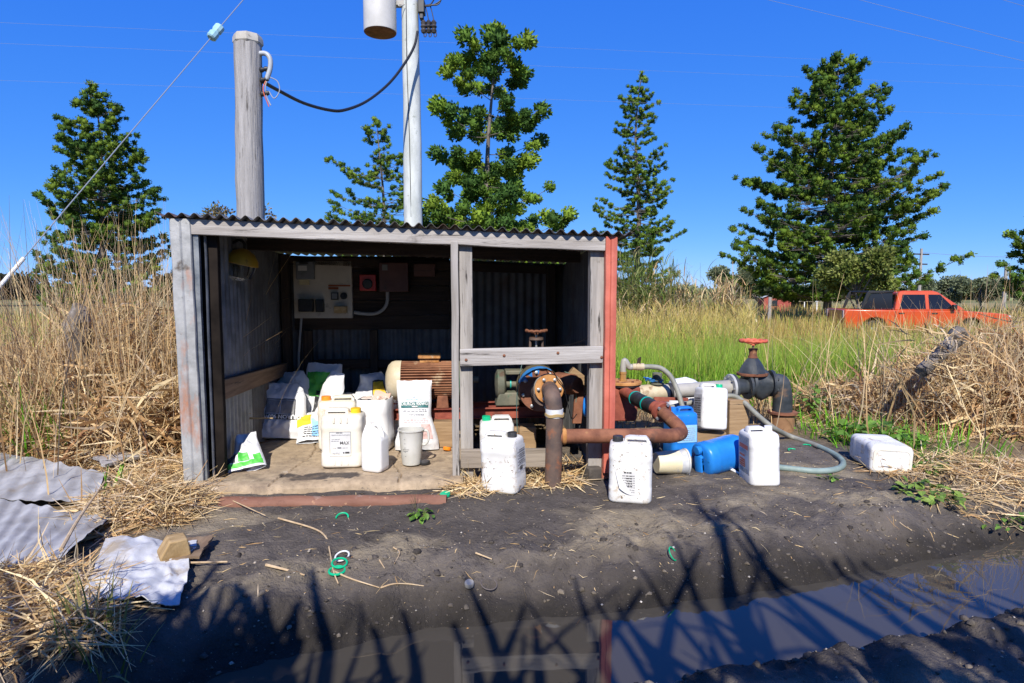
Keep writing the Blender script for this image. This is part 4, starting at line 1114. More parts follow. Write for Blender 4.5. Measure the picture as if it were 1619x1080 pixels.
def can_label(th, w, h, d, face, x0, x1, z0, z1, rows, paper='paper', tear=0, seed=1):
    """label on a face: 'f' front or 'l' left side or 'r' right; rows draw the print"""
    def S(x, z, lift):
        if face == 'f': return (x, -d / 2 * .987 - lift, z)
        if face == 'l': return (-w / 2 * .987 - lift, -x, z)
        return (w / 2 * .987 + lift, x, z)
    mb = MB(); 
    def fn(a, b):
        x = x0 + (x1 - x0) * a; z = z0 + (z1 - z0) * b
        lift = .003 + .001 * mnoise.noise(Vector((x * 30, z * 30, seed)))
        if tear:
            k = max(0, .75 * tear - a * .7 - (b) * .55); x += k * .05; lift += k * .03; z += k * .07 * (1 - a)
        return S(x, z, lift)
    mb.grid(fn, 14, 14, .0004 if face == 'f' else 0)
    mb.build('label', M[paper], th)
    for m_, items in rows:
        mb = MB()
        for it in items:
            if it[0] == 'bar':
                _, a0, b0, a1, b1 = it
                q = [(x0 + (x1 - x0) * a, z0 + (z1 - z0) * b) for a, b in ((a0, b0), (a1, b0), (a1, b1), (a0, b1))]
                mb.add([S(x, z, .0052) for x, z in q], [(0, 1, 2, 3)])
            elif it[0] == 'frame':
                t = it[1]
                for a0, b0, a1, b1 in ((0, 0, 1, t), (0, 1 - t, 1, 1), (0, t, t, 1 - t), (1 - t, t, 1, 1 - t)):
                    q = [(x0 + (x1 - x0) * a, z0 + (z1 - z0) * b) for a, b in ((a0, b0), (a1, b0), (a1, b1), (a0, b1))]
                    mb.add([S(x, z, .0049) for x, z in q], [(0, 1, 2, 3)])
            else:
                _, s, a, b, size = it
                put_text(mb, s, size, lambda tx, ty: S(x0 + (x1 - x0) * a + tx, z0 + (z1 - z0) * b + ty, .0054), bold=size * .004)
        mb.build('lettering', M[m_], th, smooth=0)
def lines(n, b0, b1, a0=.1, a1=.9, seed=0, thick=.35):
    r = random.Random(seed); out = []
    for k in range(n):
        b = b0 + (b1 - b0) * (k + .2) / n; x = a0 + r.random() * .06
        while x < a1 - .05:
            l = .04 + r.random() * .12; e = min(a1, x + l)
            out.append(('bar', x, b, e, b + (b1 - b0) / n * thick)); x = e + .025
    return out

def on_slab(u, v, z=.092):
    return on_z(u, v, z)
def back(p, d, yaw=0):
    return Vector((p.x - math.sin(yaw) * d, p.y + math.cos(yaw) * d, p.z))

# on the slab
p = on_slab(537, 741)
t = jerry('cream jerrycan with yellow cap and printed front label, nearest on the slab', back(p, .125), (0, 0, R(5)), .285, .235, .395, M['cream_pl'], M['cap_yellow'], side=1, seed=1)
can_label(t, .285, .395, .235, 'f', -.075, .068, .085, .255, [('ink', [('frame', .012), ('text', 'MAX', .70, .54, .030), ('bar', .36, .325, .54, .365)] + [('bar', .62, .11, .68, .17), ('bar', .72, .11, .92, .18)]),
          ('ink_grey', lines(1, .925, .975, .3, .62, 1, .9) + lines(2, .84, .90, .05, .95, 2) + lines(2, .60, .74, .06, .5, 3) + lines(1, .32, .37, .12, .34, 4) + lines(1, .32, .37, .57, .85, 5) + lines(3, .06, .16, .06, .5, 7) + lines(1, .47, .51, .66, .9, 6))])
for x in (-.045, 0, .045):
    for z in (.335, .045):
        rb = MB(); rb.box((x - .006, -.1222, z - .022), (x + .006, -.1150, z + .022)); rb.build('moulded_rib', M['cream_pl'], t, bevel=.003)
p = on_slab(535, 712); p.y += .12
jerry('cream jerrycan with orange cap, standing behind the yellow capped one', Vector((p.x - .03, p.y, .092)), (0, 0, R(12)), .29, .235, .40, M['cream_pl'], M['cap_orange'], side=-1, seed=2)
# cut open can with rubbish inside
th = thing('open_can', 'white plastic can with its top cut off, holding crumpled rubbish', 'cut can', Vector((on_slab(590, 715).x, on_slab(590, 715).y + .10, .092)), (0, 0, R(-6)))
mb = MB(); w_, d_, h_ = .245, .23, .40
secs = [[(x, y, z * h_) for x, y in rrect(w_ * a, d_ * a, .045)] for z, a in ((0, .9), (.03, .98), (.3, 1), (.31, .985), (.72, .985), (.73, 1), (.985, .985), (1, .97), (1, .93), (.97, .92), (.86, .92))]
mb.loft(secs, True, True); mb.jit(.005, 6, 3); mb.build('body', M['white_pl'], th, smooth=45)
mb = MB()
def rub(a, b):
    x = (a - .5) * .19; y = (b - .5) * .17
    return (x, y, .375 + .05 * (1 - abs(mnoise.noise(Vector((x * 22, y * 22, 3))))) - .02)
mb.grid(rub, 16, 16); mb.build('crumpled_paper', mat('soiled_paper', (.55, .42, .33), (.72, .65, .58), scale=18, rough=.8, spots=[((.60, .25, .17), 12, .55, .1)]), th)
mb = MB()
def rub2(a, b):
    x = -.03 + .13 * a; y = .03 + .06 * b + .02 * math.sin(a * 4)
    return (x, y, .385 + .045 * b + .012 * math.sin(a * 5 + b))
mb.grid(rub2, 8, 4, .0015); mb.build('card_flap', mat('pinkish_card', (.62, .36, .27), (.70, .46, .36), rough=.8), th)
# slim bottle with moulded handle
p = on_slab(590, 747)
th = thing('handled_bottle', 'slim plain white bottle with moulded handle, beside the cream jerrycan', 'bottle', back(p, .07), (0, 0, R(-18)))
mb = MB(); bw, bd = .155, .135
secs = [[(x + ox, y, z) for x, y in rrect(bw * a, bd * b, min(bw * a, bd * b) * .2)] for z, a, b, ox in ((0, .88, .88, 0), (.008, .97, .97, 0), (.03, 1, 1, 0), (.21, 1, 1, 0), (.222, .985, .985, 0), (.255, .80, .84, -.010), (.285, .52, .60, -.024), (.305, .34, .42, -.034), (.312, .28, .34, -.036), (.322, .28, .34, -.036), (.325, .2, .25, -.036))]
mb.loft(secs); mb.jit(.002, 9, 4); mb.build('body', M['white_pl'], th, smooth=40)
mb = MB(); mb.tube(bez([(-.012, 0, .308), (.018, 0, .312), (.040, 0, .292), (.058, 0, .250), (.062, 0, .222)], 5), [.0145] * 21, 10); mb.build('handle', M['white_pl'], th)
# jug
p = on_slab(648, 738)
th = thing('measuring_jug', 'cloudy grey plastic measuring jug in front of the printed white sack', 'jug', back(p, .075), (0, 0, R(0)))
mb = MB(); mb.lathe([(.0, .004), (.058, 0), (.064, .004), (.070, .05), (.080, .16), (.087, .235), (.089, .240), (.094, .243), (.094, .250), (.086, .252), (.082, .235), (.066, .02), (0, .014)], 36, None, False, False); mb.build('body', M['grey_pl'], th, smooth=40)
mb = MB(); mb.tube(bez([(.086, 0, .238), (.112, 0, .236), (.122, 0, .205), (.118, 0, .165), (.098, 0, .140), (.078, 0, .140)], 5), .0085, 10); mb.build('handle', M['grey_pl'], th)
mb = MB(); mb.grid(lambda a, b: ((.082 + .012 * b * math.sin(math.pi * a)) * math.cos(R(205 + 40 * a)), (.086 + .022 * b * math.sin(math.pi * a)) * math.sin(R(205 + 40 * a)), .225 + .026 * b), 8, 3, .002); mb.build('spout', M['grey_pl'], th)
mb = MB(); rj = lambda z: .0655 + .0775 * (z) * 1.16
for k in range(1, 6): 
    z = .04 + .03 * k; a0 = -118
    vs = [((.0660 + .086 * z + .0022) * math.cos(R(a)), (.0660 + .086 * z + .0022) * math.sin(R(a)), zz) for a in (a0, a0 + 8) for zz in (z, z + .0022)]
    mb.add(vs, [(0, 2, 3, 1)])
def jugtxt(x, y, z0, a0): 
    z = z0 + y; r = .0660 + .086 * z + .0025; a = R(a0) + x / r
    return (r * math.cos(a), r * math.sin(a), z)
for (a0, l, z) in ((-128, .05, .118), (-128, .038, .106)):
    x = 0
    while x < l:
        q = [jugtxt(x, 0, z, a0), jugtxt(x + .006, 0, z, a0), jugtxt(x + .006, .0035, z, a0), jugtxt(x, .0035, z, a0)]
        mb.add(q, [(0, 1, 2, 3)]); x += .0085
mb.build('markings', M['ink'], th, smooth=0)
p = on_slab(671, 734)
th = thing('loose_cap', 'flat black screw cap lying beside the grey jug', 'cap', back(p, .02), (R(4), R(-3), 0), 'loose caps and rings on the ground')
mb = MB(); mb.lathe([(.036, 0), (.038, .004), (.038, .016), (.034, .019), (.0, .0195)], 28); mb.build('disc', M['cap_black'], th)
p = on_slab(706, 713)
th = thing('loose_cap', 'loose orange screw cap on the slab by the printed white sack', 'cap', back(p, .02), (R(-14), R(8), 0), 'loose caps and rings on the ground')
mb = MB(); mb.lathe([(.029, 0), (.031, .003), (.031, .022), (.027, .026), (.0, .0265)], 28); mb.build('disc', M['cap_orange'], th)

# on the ground in front and beside
p = gpt(797, 781)
t = jerry('dirty white jerrycan with black cap and peeling side label, before the bottom rail', Vector((p.x, p.y + .11, p.z - .004)), (0, R(-3), R(-22)), .245, .225, .372, M['dirty_pl'], M['cap_black'], side=1, seed=5)
can_label(t, .245, .372, .225, 'r', -.07, .085, .13, .29, [('ink', lines(7, .3, .9, .25, .9, 8) + [('bar', .3, .05, .6, .2)]), ('ink_grey', lines(6, .1, .85, .1, .9, 9))], tear=.0)
p = gpt(1001, 796)
t = jerry('dirty white jerrycan with black cap and torn front label, before the rusty pipe', Vector((p.x, p.y + .105, p.z - .004)), (0, R(0), R(-10)), .262, .215, .395, M['dirty_pl'], M['cap_black'], side=-1, seed=6)
can_label(t, .262, .395, .215, 'f', -.10, .03, .055, .20, [('ink', lines(1, .93, 1.0, .45, .85, 3, .8) + lines(5, .35, .9, .55, .85, 6)), ('ink_grey', lines(8, .1, .9, .35, .98, 7))], tear=.9)
p = gpt(1205, 768)
t = jerry('tall white jerrycan with orange label on its shaded side, before the hose loop', Vector((p.x + .02, p.y + .10, p.z - .004)), (0, R(-2), R(2)), .205, .235, .378, M['white_pl'], M['white_pl'], side=1, seed=7)
can_label(t, .205, .378, .235, 'l', -.085, .085, .07, .32, [('orange_ink', [('bar', .1, .16, .62, .38), ('bar', .1, .66, .9, .78), ('bar', .1, .44, .6, .50)]), ('ink_grey', lines(6, .52, .64, .1, .9, 11) + lines(5, .80, .97, .1, .9, 12)), ('white_ink', lines(3, .18, .36, .15, .58, 13)), ('ink', lines(4, .02, .14, .1, .9, 14))])
# small tilted can on the sand
p = on_z(1128, 682, .162)
t = jerry('white can with green cap, tilted against a brown timber block', Vector((p.x, p.y + .09, .166)), (R(-8), R(4), R(6)), .225, .21, .37, M['white_pl'], M['cap_green'], side=1, seed=8)
can_label(t, .225, .37, .21, 'l', -.08, .08, .06, .28, [('ink', lines(9, .1, .9, .1, .9, 21, .5)), ('ink_grey', [('bar', .1, .3, .5, .6)])])
# lying can, its base towards us
p = gpt(1414, 752)
t = jerry('white jerrycan lying on its side with its base facing us, by the weeds', Vector((p.x, p.y + .03, p.z + .10)), Euler((R(-88), R(2), R(-6)), 'XYZ'), .285, .20, .40, M['dirty_pl'], M['white_pl'], side=-1, seed=9)
mb = MB(); secs = [[(x, y, z) for x, y in rrect(.30 * a, .20 * b, .035)] for z, a, b in ((.002, .86, .80), (-.004, .86, .80), (-.004, .76, .66), (.001, .74, .63))]
mb.loft(secs, False, False); mb.build('base_rim', M['cream_pl'], t)
# can inside behind the bottom rail
p = on_z(785, 712, .08)
jerry('white can with green cap inside the pump bay behind the middle post', Vector((on_z(787, 722, .03).x, 4.40, .03)), (0, 0, R(4)), .245, .20, .385, M['white_pl'], M['cap_green'], side=-1, seed=10)
# blue cans
p = gpt(1080, 724)
t = jerry('upright blue jerrycan with pale label, behind the rusty elbow', Vector((p.x, p.y + .10, p.z)), (0, 0, R(12)), .215, .21, .375, M['blue_pl'], M['blue_pl'], side=-1, seed=11)
can_label(t, .215, .375, .21, 'f', -.075, .085, .12, .255, [('ink_grey', lines(7, .1, .9, .08, .92, 31, .3))], paper='blue_ink')
p = gpt(1147, 744)
t = jerry('blue drum lying on its side with pale label, left of the white jerrycan', Vector((p.x + .12, p.y + .10, p.z + .118)), Euler((R(8), R(-96), R(14)), 'XYZ'), .235, .235, .36, M['blue_pl'], M['blue_pl'], side=1, seed=12, rnd=.40)
can_label(t, .235, .36, .235, 'l', -.07, .05, .06, .20, [('ink_grey', lines(6, .1, .9, .1, .9, 33, .3))], paper='blue_ink')
# cut jug beside the blue drum
p = gpt(1156, 747)
th = thing('plastic_scoop', 'white plastic scoop lying beside the blue drum', 'scoop', p + Vector((0, .03, .02)), (R(-70), R(0), R(50)))
mb = MB(); mb.lathe([(.006, 0), (.012, .02), (.03, .06), (.045, .11), (.048, .14), (.045, .14), (.028, .062), (.004, .02)], 24, None, True, False); mb.build('bowl', M['grey_pl'], th)
mb = MB(); mb.tube([(0, 0, .01), (0, .0, -.05), (.0, .006, -.075)], [.011, .009, .011], 10); mb.build('handle', M['white_pl'], th)
# bucket on its side
p = gpt(1062, 757)
th = thing('bucket', 'cream bucket with grey stained rim lying on its side', 'bucket', p + Vector((-.085, .10, .082)), Euler((0, R(90), R(8)), 'XYZ'))
mb = MB(); mb.cur = 0
mb.lathe([(.0, .0), (.070, .0), (.074, .006), (.083, .16)], 36, None, False, False)
mb.cur = 1
mb.lathe([(.083, .16), (.0865, .205), (.092, .207), (.092, .218), (.0845, .219), (.079, .15), (.07, .012), (0, .010)], 36, None, False, False)
mb.build('body', [mat('cream_bucket', (.66, .58, .38), (.74, .67, .48), scale=6, rough=.5, spots=[((.42, .42, .42), 9, .60, .08)]), mat('grey_stained_rim', (.42, .43, .45), (.56, .56, .55), scale=14, rough=.6, spots=[((.66, .60, .45), 10, .56, .06)])], th, smooth=40)
mb = MB(); mb.tube(bez([(.070, -.05, .215), (.092, -.045, .240), (.096, 0, .252), (.092, .045, .240), (.070, .05, .215)], 5), .004, 8); mb.build('handle', M['steel'], th)

# ------------------------------------------------------------------ sacks
def sack(label, loc, rot, w, h, thick, seed, wf, prints=(), crump=.010, m='bag', group='empty chemical sacks in the shed', sag=.0, res=46, name='sack', freq=4.0, top_open=0, calm=None):
    th = thing(name, label, 'sack', loc, rot, group)
    o = Vector((seed * 5.3, seed * 2.7, seed))
    def S(a, b, side=-1):
        wv = w / 2 * np.interp(b, [q[0] for q in wf], [q[1] for q in wf]); off = np.interp(b, [q[0] for q in wf], [q[2] if len(q) > 2 else 0 for q in wf]) * w
        x = a * wv + off
        e = max(0.0, 1 - abs(a) ** 3.0) ** .55
        bl = (max(0.0, math.sin(math.pi * min(1, .06 + b * .94))) ** .55) * (1.25 - .7 * b)
        p = Vector((x, side * .3, b * h))
        c = (1 - 2 * abs(mnoise.noise(p * freq + o))) * crump + (1 - 2 * abs(mnoise.noise(p * freq * 2.3 + o))) * crump * .5 + mnoise.noise(p * freq * 6 + o) * crump * .16
        if calm and calm[0] < b < calm[1]: c *= .35
        c0 = mnoise.noise(Vector((x, 0, b * h)) * freq + o) * crump * (1.5 if not calm else .9)
        y = side * thick / 2 * e * bl + c0 * (1 - e * bl * .5) - c * side * -1 * min(1, e * bl + .05) * (1 if side < 0 else -1) + sag * math.sin(b * 3.0)
        return Vector((x + c0 * .4, y, b * h + c * .5 * (b)))
    mb = MB()
    for side in (-1, 1):
        mb.grid((lambda a, b: S(2 * a - 1, b, side)) if side < 0 else (lambda a, b: S(1 - 2 * a, b, side)), res, res)
    mb.build('cloth', M[m], th, smooth=75)
    for pr in prints:
        kind, mm = pr[0], pr[1]
        mb = MB()
        if kind == 'patch':
            a0, a1, b0, b1, lift = pr[2:7]
            mb.grid(lambda a, b: S(a0 + (a1 - a0) * a, b0 + (b1 - b0) * b) + Vector((0, -lift, 0)), 36, 20)
        elif kind == 'text':
            s, a, b, size, ang, lift, bold = pr[2:9]
            ca, sa = math.cos(R(ang)), math.sin(R(ang)); vs, fs = text_polys(s, size, bold)
            def fn(x, y):
                X, Y = x * ca - y * sa, x * sa + y * ca
                return S(a + X / (w / 2), b + Y / h) + Vector((0, -lift, 0))
            mb.add([fn(x, y) for x, y in vs], fs)
        elif kind == 'lines':
            a0, a1, b0, b1, n, sd, lift = pr[2:9]
            for _, x0, y0, x1, y1 in lines(n, 0, 1, 0, 1, sd):
                q = [S(a0 + (a1 - a0) * x, b0 + (b1 - b0) * y) + Vector((0, -lift, 0)) for x, y in ((x0, y0), (x1, y0), (x1, y1), (x0, y1))]
                mb.add(q, [(0, 1, 2, 3)])
        nm = {'patch': 'printed_panel', 'text': 'lettering', 'lines': 'fine_print'}[kind]
        mb.build(nm, M[mm], th, smooth=60)
    return th
# the standing sack in the sun
p = on_slab(655, 716)
sack('upright white sack lettered in a dark green band, in full sun by the motor', Vector((p.x + .005, p.y + .10, .092)), (R(-8), 0, R(4)), .335, .525, .13, 3,
     [(0, 1.0, 0), (.12, .98, 0), (.32, .82, .0), (.48, .74, -.04), (.7, .76, -.05), (.9, .80, -.07), (1, .80, -.06)],
     [('patch', 'teal_ink', -.80, .84, .615, .700, .0065), ('text', 'white_ink', 'DIURON 900WG', .02, .668, .036, 0, .014, .0006), ('text', 'white_ink', 'HERBICIDE', .02, .630, .0125, 0, .013, .0006),
      ('lines', 'ink_grey', -.75, .75, .555, .600, 2, 5, .0065), ('lines', 'pink_ink', -.75, .75, .40, .47, 3, 6, .0065), ('lines', 'ink_grey', -.35, .6, .49, .535, 2, 7, .0065), ('lines', 'blue_ink', -.5, .5, .725, .742, 1, 8, .0065), ('lines', 'blue_ink', -.06, .10, .755, .785, 1, 9, .0065),
      ('patch', 'pink_ink', .30, .80, .16, .38, .003)], crump=.014, freq=9, calm=(.36, .74))
# torn ear of the sack
# sack against the corrugated wall, upside down
p = on_slab(441, 700)
sack('white sack with upside down lettering slumped against the corrugated side wall', Vector((p.x - .055, p.y + .13, .092)), (R(-24), R(3), R(6)), .40, .47, .15, 8,
     [(0, .96, .03), (.1, 1.0, .03), (.4, 1.0, 0), (.75, .96, -.02), (.92, .84, -.06), (1, .70, -.10)],
     [('patch', 'ink', -.55, .62, .315, .405, .0065), ('text', 'white_ink', 'DIURON 900WG', .03, .36, .045, 180, .014, .0018),
      ('patch', 'ink_grey', -.52, .02, .42, .66, .0065), ('patch', 'ink_grey', .06, .60, .42, .66, .0065), ('patch', 'ink', -.55, .62, .675, .69, .007), ('patch', 'ink', -.56, -.535, .405, .69, .0073), ('patch', 'ink', .605, .63, .405, .69, .0073), ('lines', 'ink', -.35, -.2, .86, .875, 1, 4, .004)], crump=.018, freq=8, calm=(.30, .70))
p = on_slab(462, 655); 
sack('plain grey white sack slumped behind the upside down lettered one', Vector((at_y(462, 640, 5.32).x, 5.32, .09)), (R(-14), R(-6), R(-8)), .34, .52, .18, 12, [(0, 1, 0), (.5, 1, 0), (.85, .9, 0), (1, .6, 0)], crump=.022, freq=9)
q = on_z(490, 655, .09)
sack('white and green sack leaning on the back wall beside the conduit', Vector((at_y(500, 640, 5.38).x, 5.38, .09)), (R(-10), R(5), R(5)), .34, .58, .14, 15, [(0, 1, 0), (.6, 1, 0), (.9, .92, .02), (1, .85, .03)],
     [('patch', 'green_ink', -.85, .55, .50, .86, .004), ('patch', 'ink', -.2, .9, .25, .6, .0045)], crump=.026, freq=8)
sack('crumpled clear white liner standing up behind the cream cans', Vector((at_y(508, 640, 5.12).x, 5.12, .09)), (R(-6), R(10), R(-18)), .22, .55, .10, 18, [(0, .8, 0), (.5, 1, 0), (.8, .8, .05), (1, .5, .1)], crump=.030, freq=7)
p = on_slab(490, 690)
sack('white sack with yellow corner and blue print lying beside the cream cans', Vector((at_y(496, 690, 4.92).x, 4.92, .095)), (R(-58), R(-6), R(14)), .26, .36, .08, 21, [(0, 1, 0), (1, 1, 0)],
     [('patch', 'yellow_ink', -.95, -.10, .45, .86, .004), ('patch', 'blue_ink', -.05, .9, .10, .62, .0042), ('lines', 'ink', -.6, .9, .06, .40, 5, 3, .0055)], crump=.016, freq=8)
p = on_slab(580, 668)
sack('flattened bright white sacks in the sun behind the cut open can', Vector((at_y(572, 650, 5.0).x, 5.0, .10)), (R(-52), R(0), R(6)), .62, .50, .24, 24, [(0, 1, 0), (.5, 1, 0), (1, .9, 0)], crump=.026, freq=8)
q = on_z(602, 640, .10)
sack('white sack with yellow square at the back beside the motor cowl', Vector((at_y(598, 640, 5.30).x, 5.30, .10)), (R(-16), R(-8), R(8)), .36, .50, .18, 27, [(0, 1, 0), (.6, .95, 0), (1, .5, 0)], [('patch', 'ink', .02, .75, .50, .86, .004), ('patch', 'yellow_ink', .08, .70, .53, .83, .0048)], crump=.024, freq=8)
p = on_slab(640, 660)
sack('white sack lying behind the upright lettered sack', Vector((at_y(628, 650, 4.95).x, 4.95, .10)), (R(-45), R(0), R(-12)), .34, .42, .18, 30, [(0, 1, 0), (1, .9, 0)], crump=.028, freq=8)
# green and white bag at the front corner
p = on_z(383, 750, .085)
sack('crumpled bright green and white bag on the slab at the shaded corner', Vector((p.x, p.y + .06, .085)), (R(-48), R(-14), R(18)), .27, .30, .09, 33, [(0, 1, 0), (.35, .9, 0), (.7, .62, .1), (1, .42, .16)],
     [('patch', 'green_ink', -.9, .92, .04, .15, .004), ('patch', 'green_ink', -.2, .35, .17, .36, .004), ('patch', 'green_ink', .55, .9, .15, .30, .004), ('patch', 'ink', -.85, -.35, .17, .45, .004)], crump=.03, freq=7)

# ------------------------------------------------------------------ things fixed to the back wall
def SW(s, t, z): return SH_M @ Vector((s, t, z))
def wall_thing(name, label, cat, u, v, t, group=None):
    q = Lp(u, v, t)
    return thing(name, label, cat, SW(q.x, t, q.z), (0, 0, SH_R), group), q
def wbox(th, q, nm, u0, v0, u1, v1, t0, t1, m, bevel=.003, **kw):
    """box on the back wall covering the pixels, in the thing's own coordinates"""
    a = Lp(u0, v0, t0); b = Lp(u1, v1, t0)
    mb = MB(); mb.box((a.x - q.x, t0 - 1.74, b.z - q.z), (b.x - q.x, t1 - 1.74, a.z - q.z))
    return mb.build(nm, m, th, bevel=bevel)
th, q = wall_thing('switchboard', 'large cream electrical switchboard panel on the dark back wall', 'switchboard', 510, 457, 1.74)
board = mat('grimy_cream_board', (.50, .44, .35), (.60, .54, .44), scale=5, rough=.6, spots=[((.10, .075, .055), 6, .60, .14), ((.20, .08, .04), 26, .70, .04)])
gm = mat('grey_meter', (.16, .17, .18), (.24, .25, .26), rough=.5); blk = mat('black_fuse', (.012, .012, .013), (.03, .03, .03), rough=.5)
wbox(th, q, 'panel', 463, 412, 557.5, 503, 1.70, 1.74, board)
o = wbox(th, q, 'meter', 467, 413, 496, 442, 1.63, 1.697, gm, .008)
wbox(th, q, 'meter_window', 473, 414, 487, 417.5, 1.622, 1.628, blk, .001); wbox(th, q, 'meter_label', 471, 420, 485, 428, 1.622, 1.628, M['paper'], .001)
wbox(th, q, 'label_plate', 473, 440, 488, 450.5, 1.66, 1.697, mat('cream_yellow_plate', (.55, .42, .14), (.62, .55, .35), scale=2, rough=.5), .002)
wbox(th, q, 'fuse_block', 471, 473, 494, 493, 1.62, 1.697, blk, .006); wbox(th, q, 'fuse_block', 498, 473.5, 511, 493.5, 1.63, 1.697, blk, .006)
wbox(th, q, 'warning_strip', 519, 450.3, 554, 453, 1.694, 1.699, mat('dull_orange_print', (.30, .08, .02), (.36, .12, .04), rough=.6), 0); wbox(th, q, 'warning_strip', 519, 454, 535, 457.6, 1.694, 1.699, bpy.data.materials['dull_orange_print'], 0)
wbox(th, q, 'gauge', 523, 462.5, 534.5, 474, 1.67, 1.697, blk, .002); wbox(th, q, 'gauge_face', 524.5, 464, 533, 472.4, 1.662, 1.668, gm, 0)
c_ = Lp(543.5, 468, 1.69); mb = MB(); Mx = axis_M((c_.x - q.x, -.045, c_.z - q.z), (0, -1, 0)); mb.lathe([(.0, 0), (.031, 0), (.031, .012), (.026, .014), (.024, .010), (.012, .010), (.012, .03), (0, .03)], 24, Mx, False, False); mb.build('dial_switch', blk, th)
wbox(th, q, 'breaker_box', 528, 484.5, 548, 494.8, 1.64, 1.697, mat('yellowed_breaker', (.42, .27, .10), (.55, .40, .20), scale=30, rough=.5), .003)
mb = MB(); a_ = Lp(476, 503, 1.71); b_ = Lp(472, 560, 1.71); c_ = Lp(471, 640, 1.71)
mb.tube([(a_.x - q.x, -.02, a_.z - q.z), (b_.x - q.x, -.02, b_.z - q.z), (c_.x - q.x, -.02, .12 - q.z)], .011, 10); mb.build('conduit', mat('dusty_white_conduit', (.34, .33, .31), (.42, .41, .38), rough=.5), th)
th, q = wall_thing('isolator_switch', 'square red isolator switch with round black knob on the back wall', 'switch', 581, 446, 1.74)
wbox(th, q, 'box', 568, 434, 594.5, 460, 1.66, 1.745, mat('red_isolator', (.42, .035, .03), (.52, .06, .05), rough=.4), .008)
c_ = Lp(581, 449, 1.65); mb = MB(); Mx = axis_M((c_.x - q.x, -.084, c_.z - q.z), (0, -1, 0)); mb.lathe([(.046, 0), (.046, .012), (.040, .020), (.03, .022), (0, .022)], 28, Mx, True, False); mb.build('knob', blk, th)
th, q = wall_thing('control_box', 'dark brown metal control box joined to the switchboard by grey conduits', 'electrical box', 622, 438, 1.74)
brn = mat('brown_box_paint', (.085, .032, .024), (.12, .05, .036), scale=5, rough=.5, spots=[((.05, .03, .025), 8, .6, .1)])
wbox(th, q, 'box', 599, 415, 646, 461.5, 1.62, 1.745, brn, .006); wbox(th, q, 'label', 604, 418.5, 612.5, 427.5, 1.612, 1.619, mat('grey_plate', (.20, .20, .19), rough=.5), 0)
cnd = bpy.data.materials['dusty_white_conduit']
mb = MB(); pp = [Lp(u, v, 1.72) for u, v in ((560, 494), (575, 496), (592, 496), (605, 490), (612, 478), (612.5, 461))]; mb.tube(bez([(a.x - q.x, -.02, a.z - q.z) for a in pp], 6), .0155, 10); mb.build('flexible_conduit', cnd, th)
mb = MB(); pp = [Lp(u, v, 1.72) for u, v in ((560, 420.5), (599, 420.5))]; mb.tube([(a.x - q.x, -.02, a.z - q.z) for a in pp], .0115, 10); mb.build('straight_conduit', cnd, th)
th, q = wall_thing('small_box', 'dull red brown wooden box on the back wall by the front plank', 'box', 668, 428, 1.74)
wbox(th, q, 'box', 654, 417, 688, 437, 1.66, 1.745, mat('dull_red_box', (.09, .04, .03), (.13, .06, .045), rough=.7), .004)
mb = MB(); mb.box((-.11, -.082, -.006), (.085, -.0795, -.002)); mb.build('lid_seam', blk, th)
# lamp under the roof
p = SW(*Lp(384, 405, .55))
th = thing('work_lamp', 'yellow domed work lamp with clear glass hanging under the roof corner', 'lamp', p, (R(0), R(14), 0))
mb = MB(); mb.lathe([(.0, .055), (.03, .05), (.075, .025), (.108, -.02), (.116, -.055), (.112, -.058), (.104, -.02), (.07, .018), (.0, .04)], 32, None, False, False); mb.build('reflector', mat('dusty_yellow_enamel', (.42, .24, .02), (.55, .34, .04), scale=5, rough=.45, spots=[((.15, .10, .04), 6, .6, .1)]), th)
gl = bpy.data.materials.new('clear_glass'); gl.use_nodes = True; g_ = gl.node_tree.nodes['Principled BSDF']; g_.inputs['Transmission Weight'].default_value = 1; g_.inputs['Roughness'].default_value = .1; g_.inputs['Base Color'].default_value = (.8, .85, .85, 1); g_.inputs['IOR'].default_value = 1.2
mb = MB(); mb.lathe([(.10, -.05), (.10, -.10), (.085, -.15), (.05, -.175), (0, -.18)], 28, None, False, False); mb.build('glass', gl, th)
mb = MB(); mb.tube(bez([(0, 0, .05), (-.01, 0, .09), (-.05, 0, .105), (-.085, 0, .08), (-.12, 0, .06)], 5), .010, 8); mb.build('bracket', blk, th)
# ------------------------------------------------------------------ motor, pump and their base (shed coordinates)
def shed_thing(name, label, cat, s, t, z, group=None):
    return thing(name, label, cat, SW(s, t, z), (0, 0, SH_R), group)
TM = 1.0
mc = Lp(665, 601, TM); sL = Lp(610, 601, TM - .1).x; mr = (Lp(660, 571, TM).z - Lp(660, 632, TM).z) / 2
th = shed_thing('electric_motor', 'big ribbed electric motor, rusty with a cream end cowl, on the pump base', 'motor', mc.x, TM, mc.z)
X = lambda u: Lp(u, 601, TM).x - mc.x
x0 = sL - mc.x
rotX = Matrix.Rotation(R(90), 4, 'Y')
mb = MB(); n = 44; secs = []
for x in (x0 + .115, .30):
    sec = []
    for k in range(n):
        a0 = 2 * math.pi * k / n
        for da, r_ in ((-.35, .86), (-.20, 1.0), (.20, 1.0), (.35, .86)):
            a = a0 + da * 2 * math.pi / n; sec.append((x, mr * r_ * math.sin(a), mr * r_ * math.cos(a)))
    secs.append(sec)
mb.loft(secs); mb.build('ribbed_body', mat('rusty_motor', (.17, .065, .032), (.33, .15, .075), scale=9, rough=.8, bump=.3, bscale=60, spots=[((.50, .36, .22), 7, .60, .12), ((.09, .04, .025), 5, .58, .1)], stretch=(.4, 1, 1)), th, smooth=20)
mb = MB(); mb.lathe([(.0, x0 - .012), (mr * .45, x0 - .008), (mr * .80, x0 + .012), (mr * .97, x0 + .040), (mr * 1.03, x0 + .07), (mr * 1.03, x0 + .118), (mr * .9, x0 + .118)], 40, rotX, False, False)
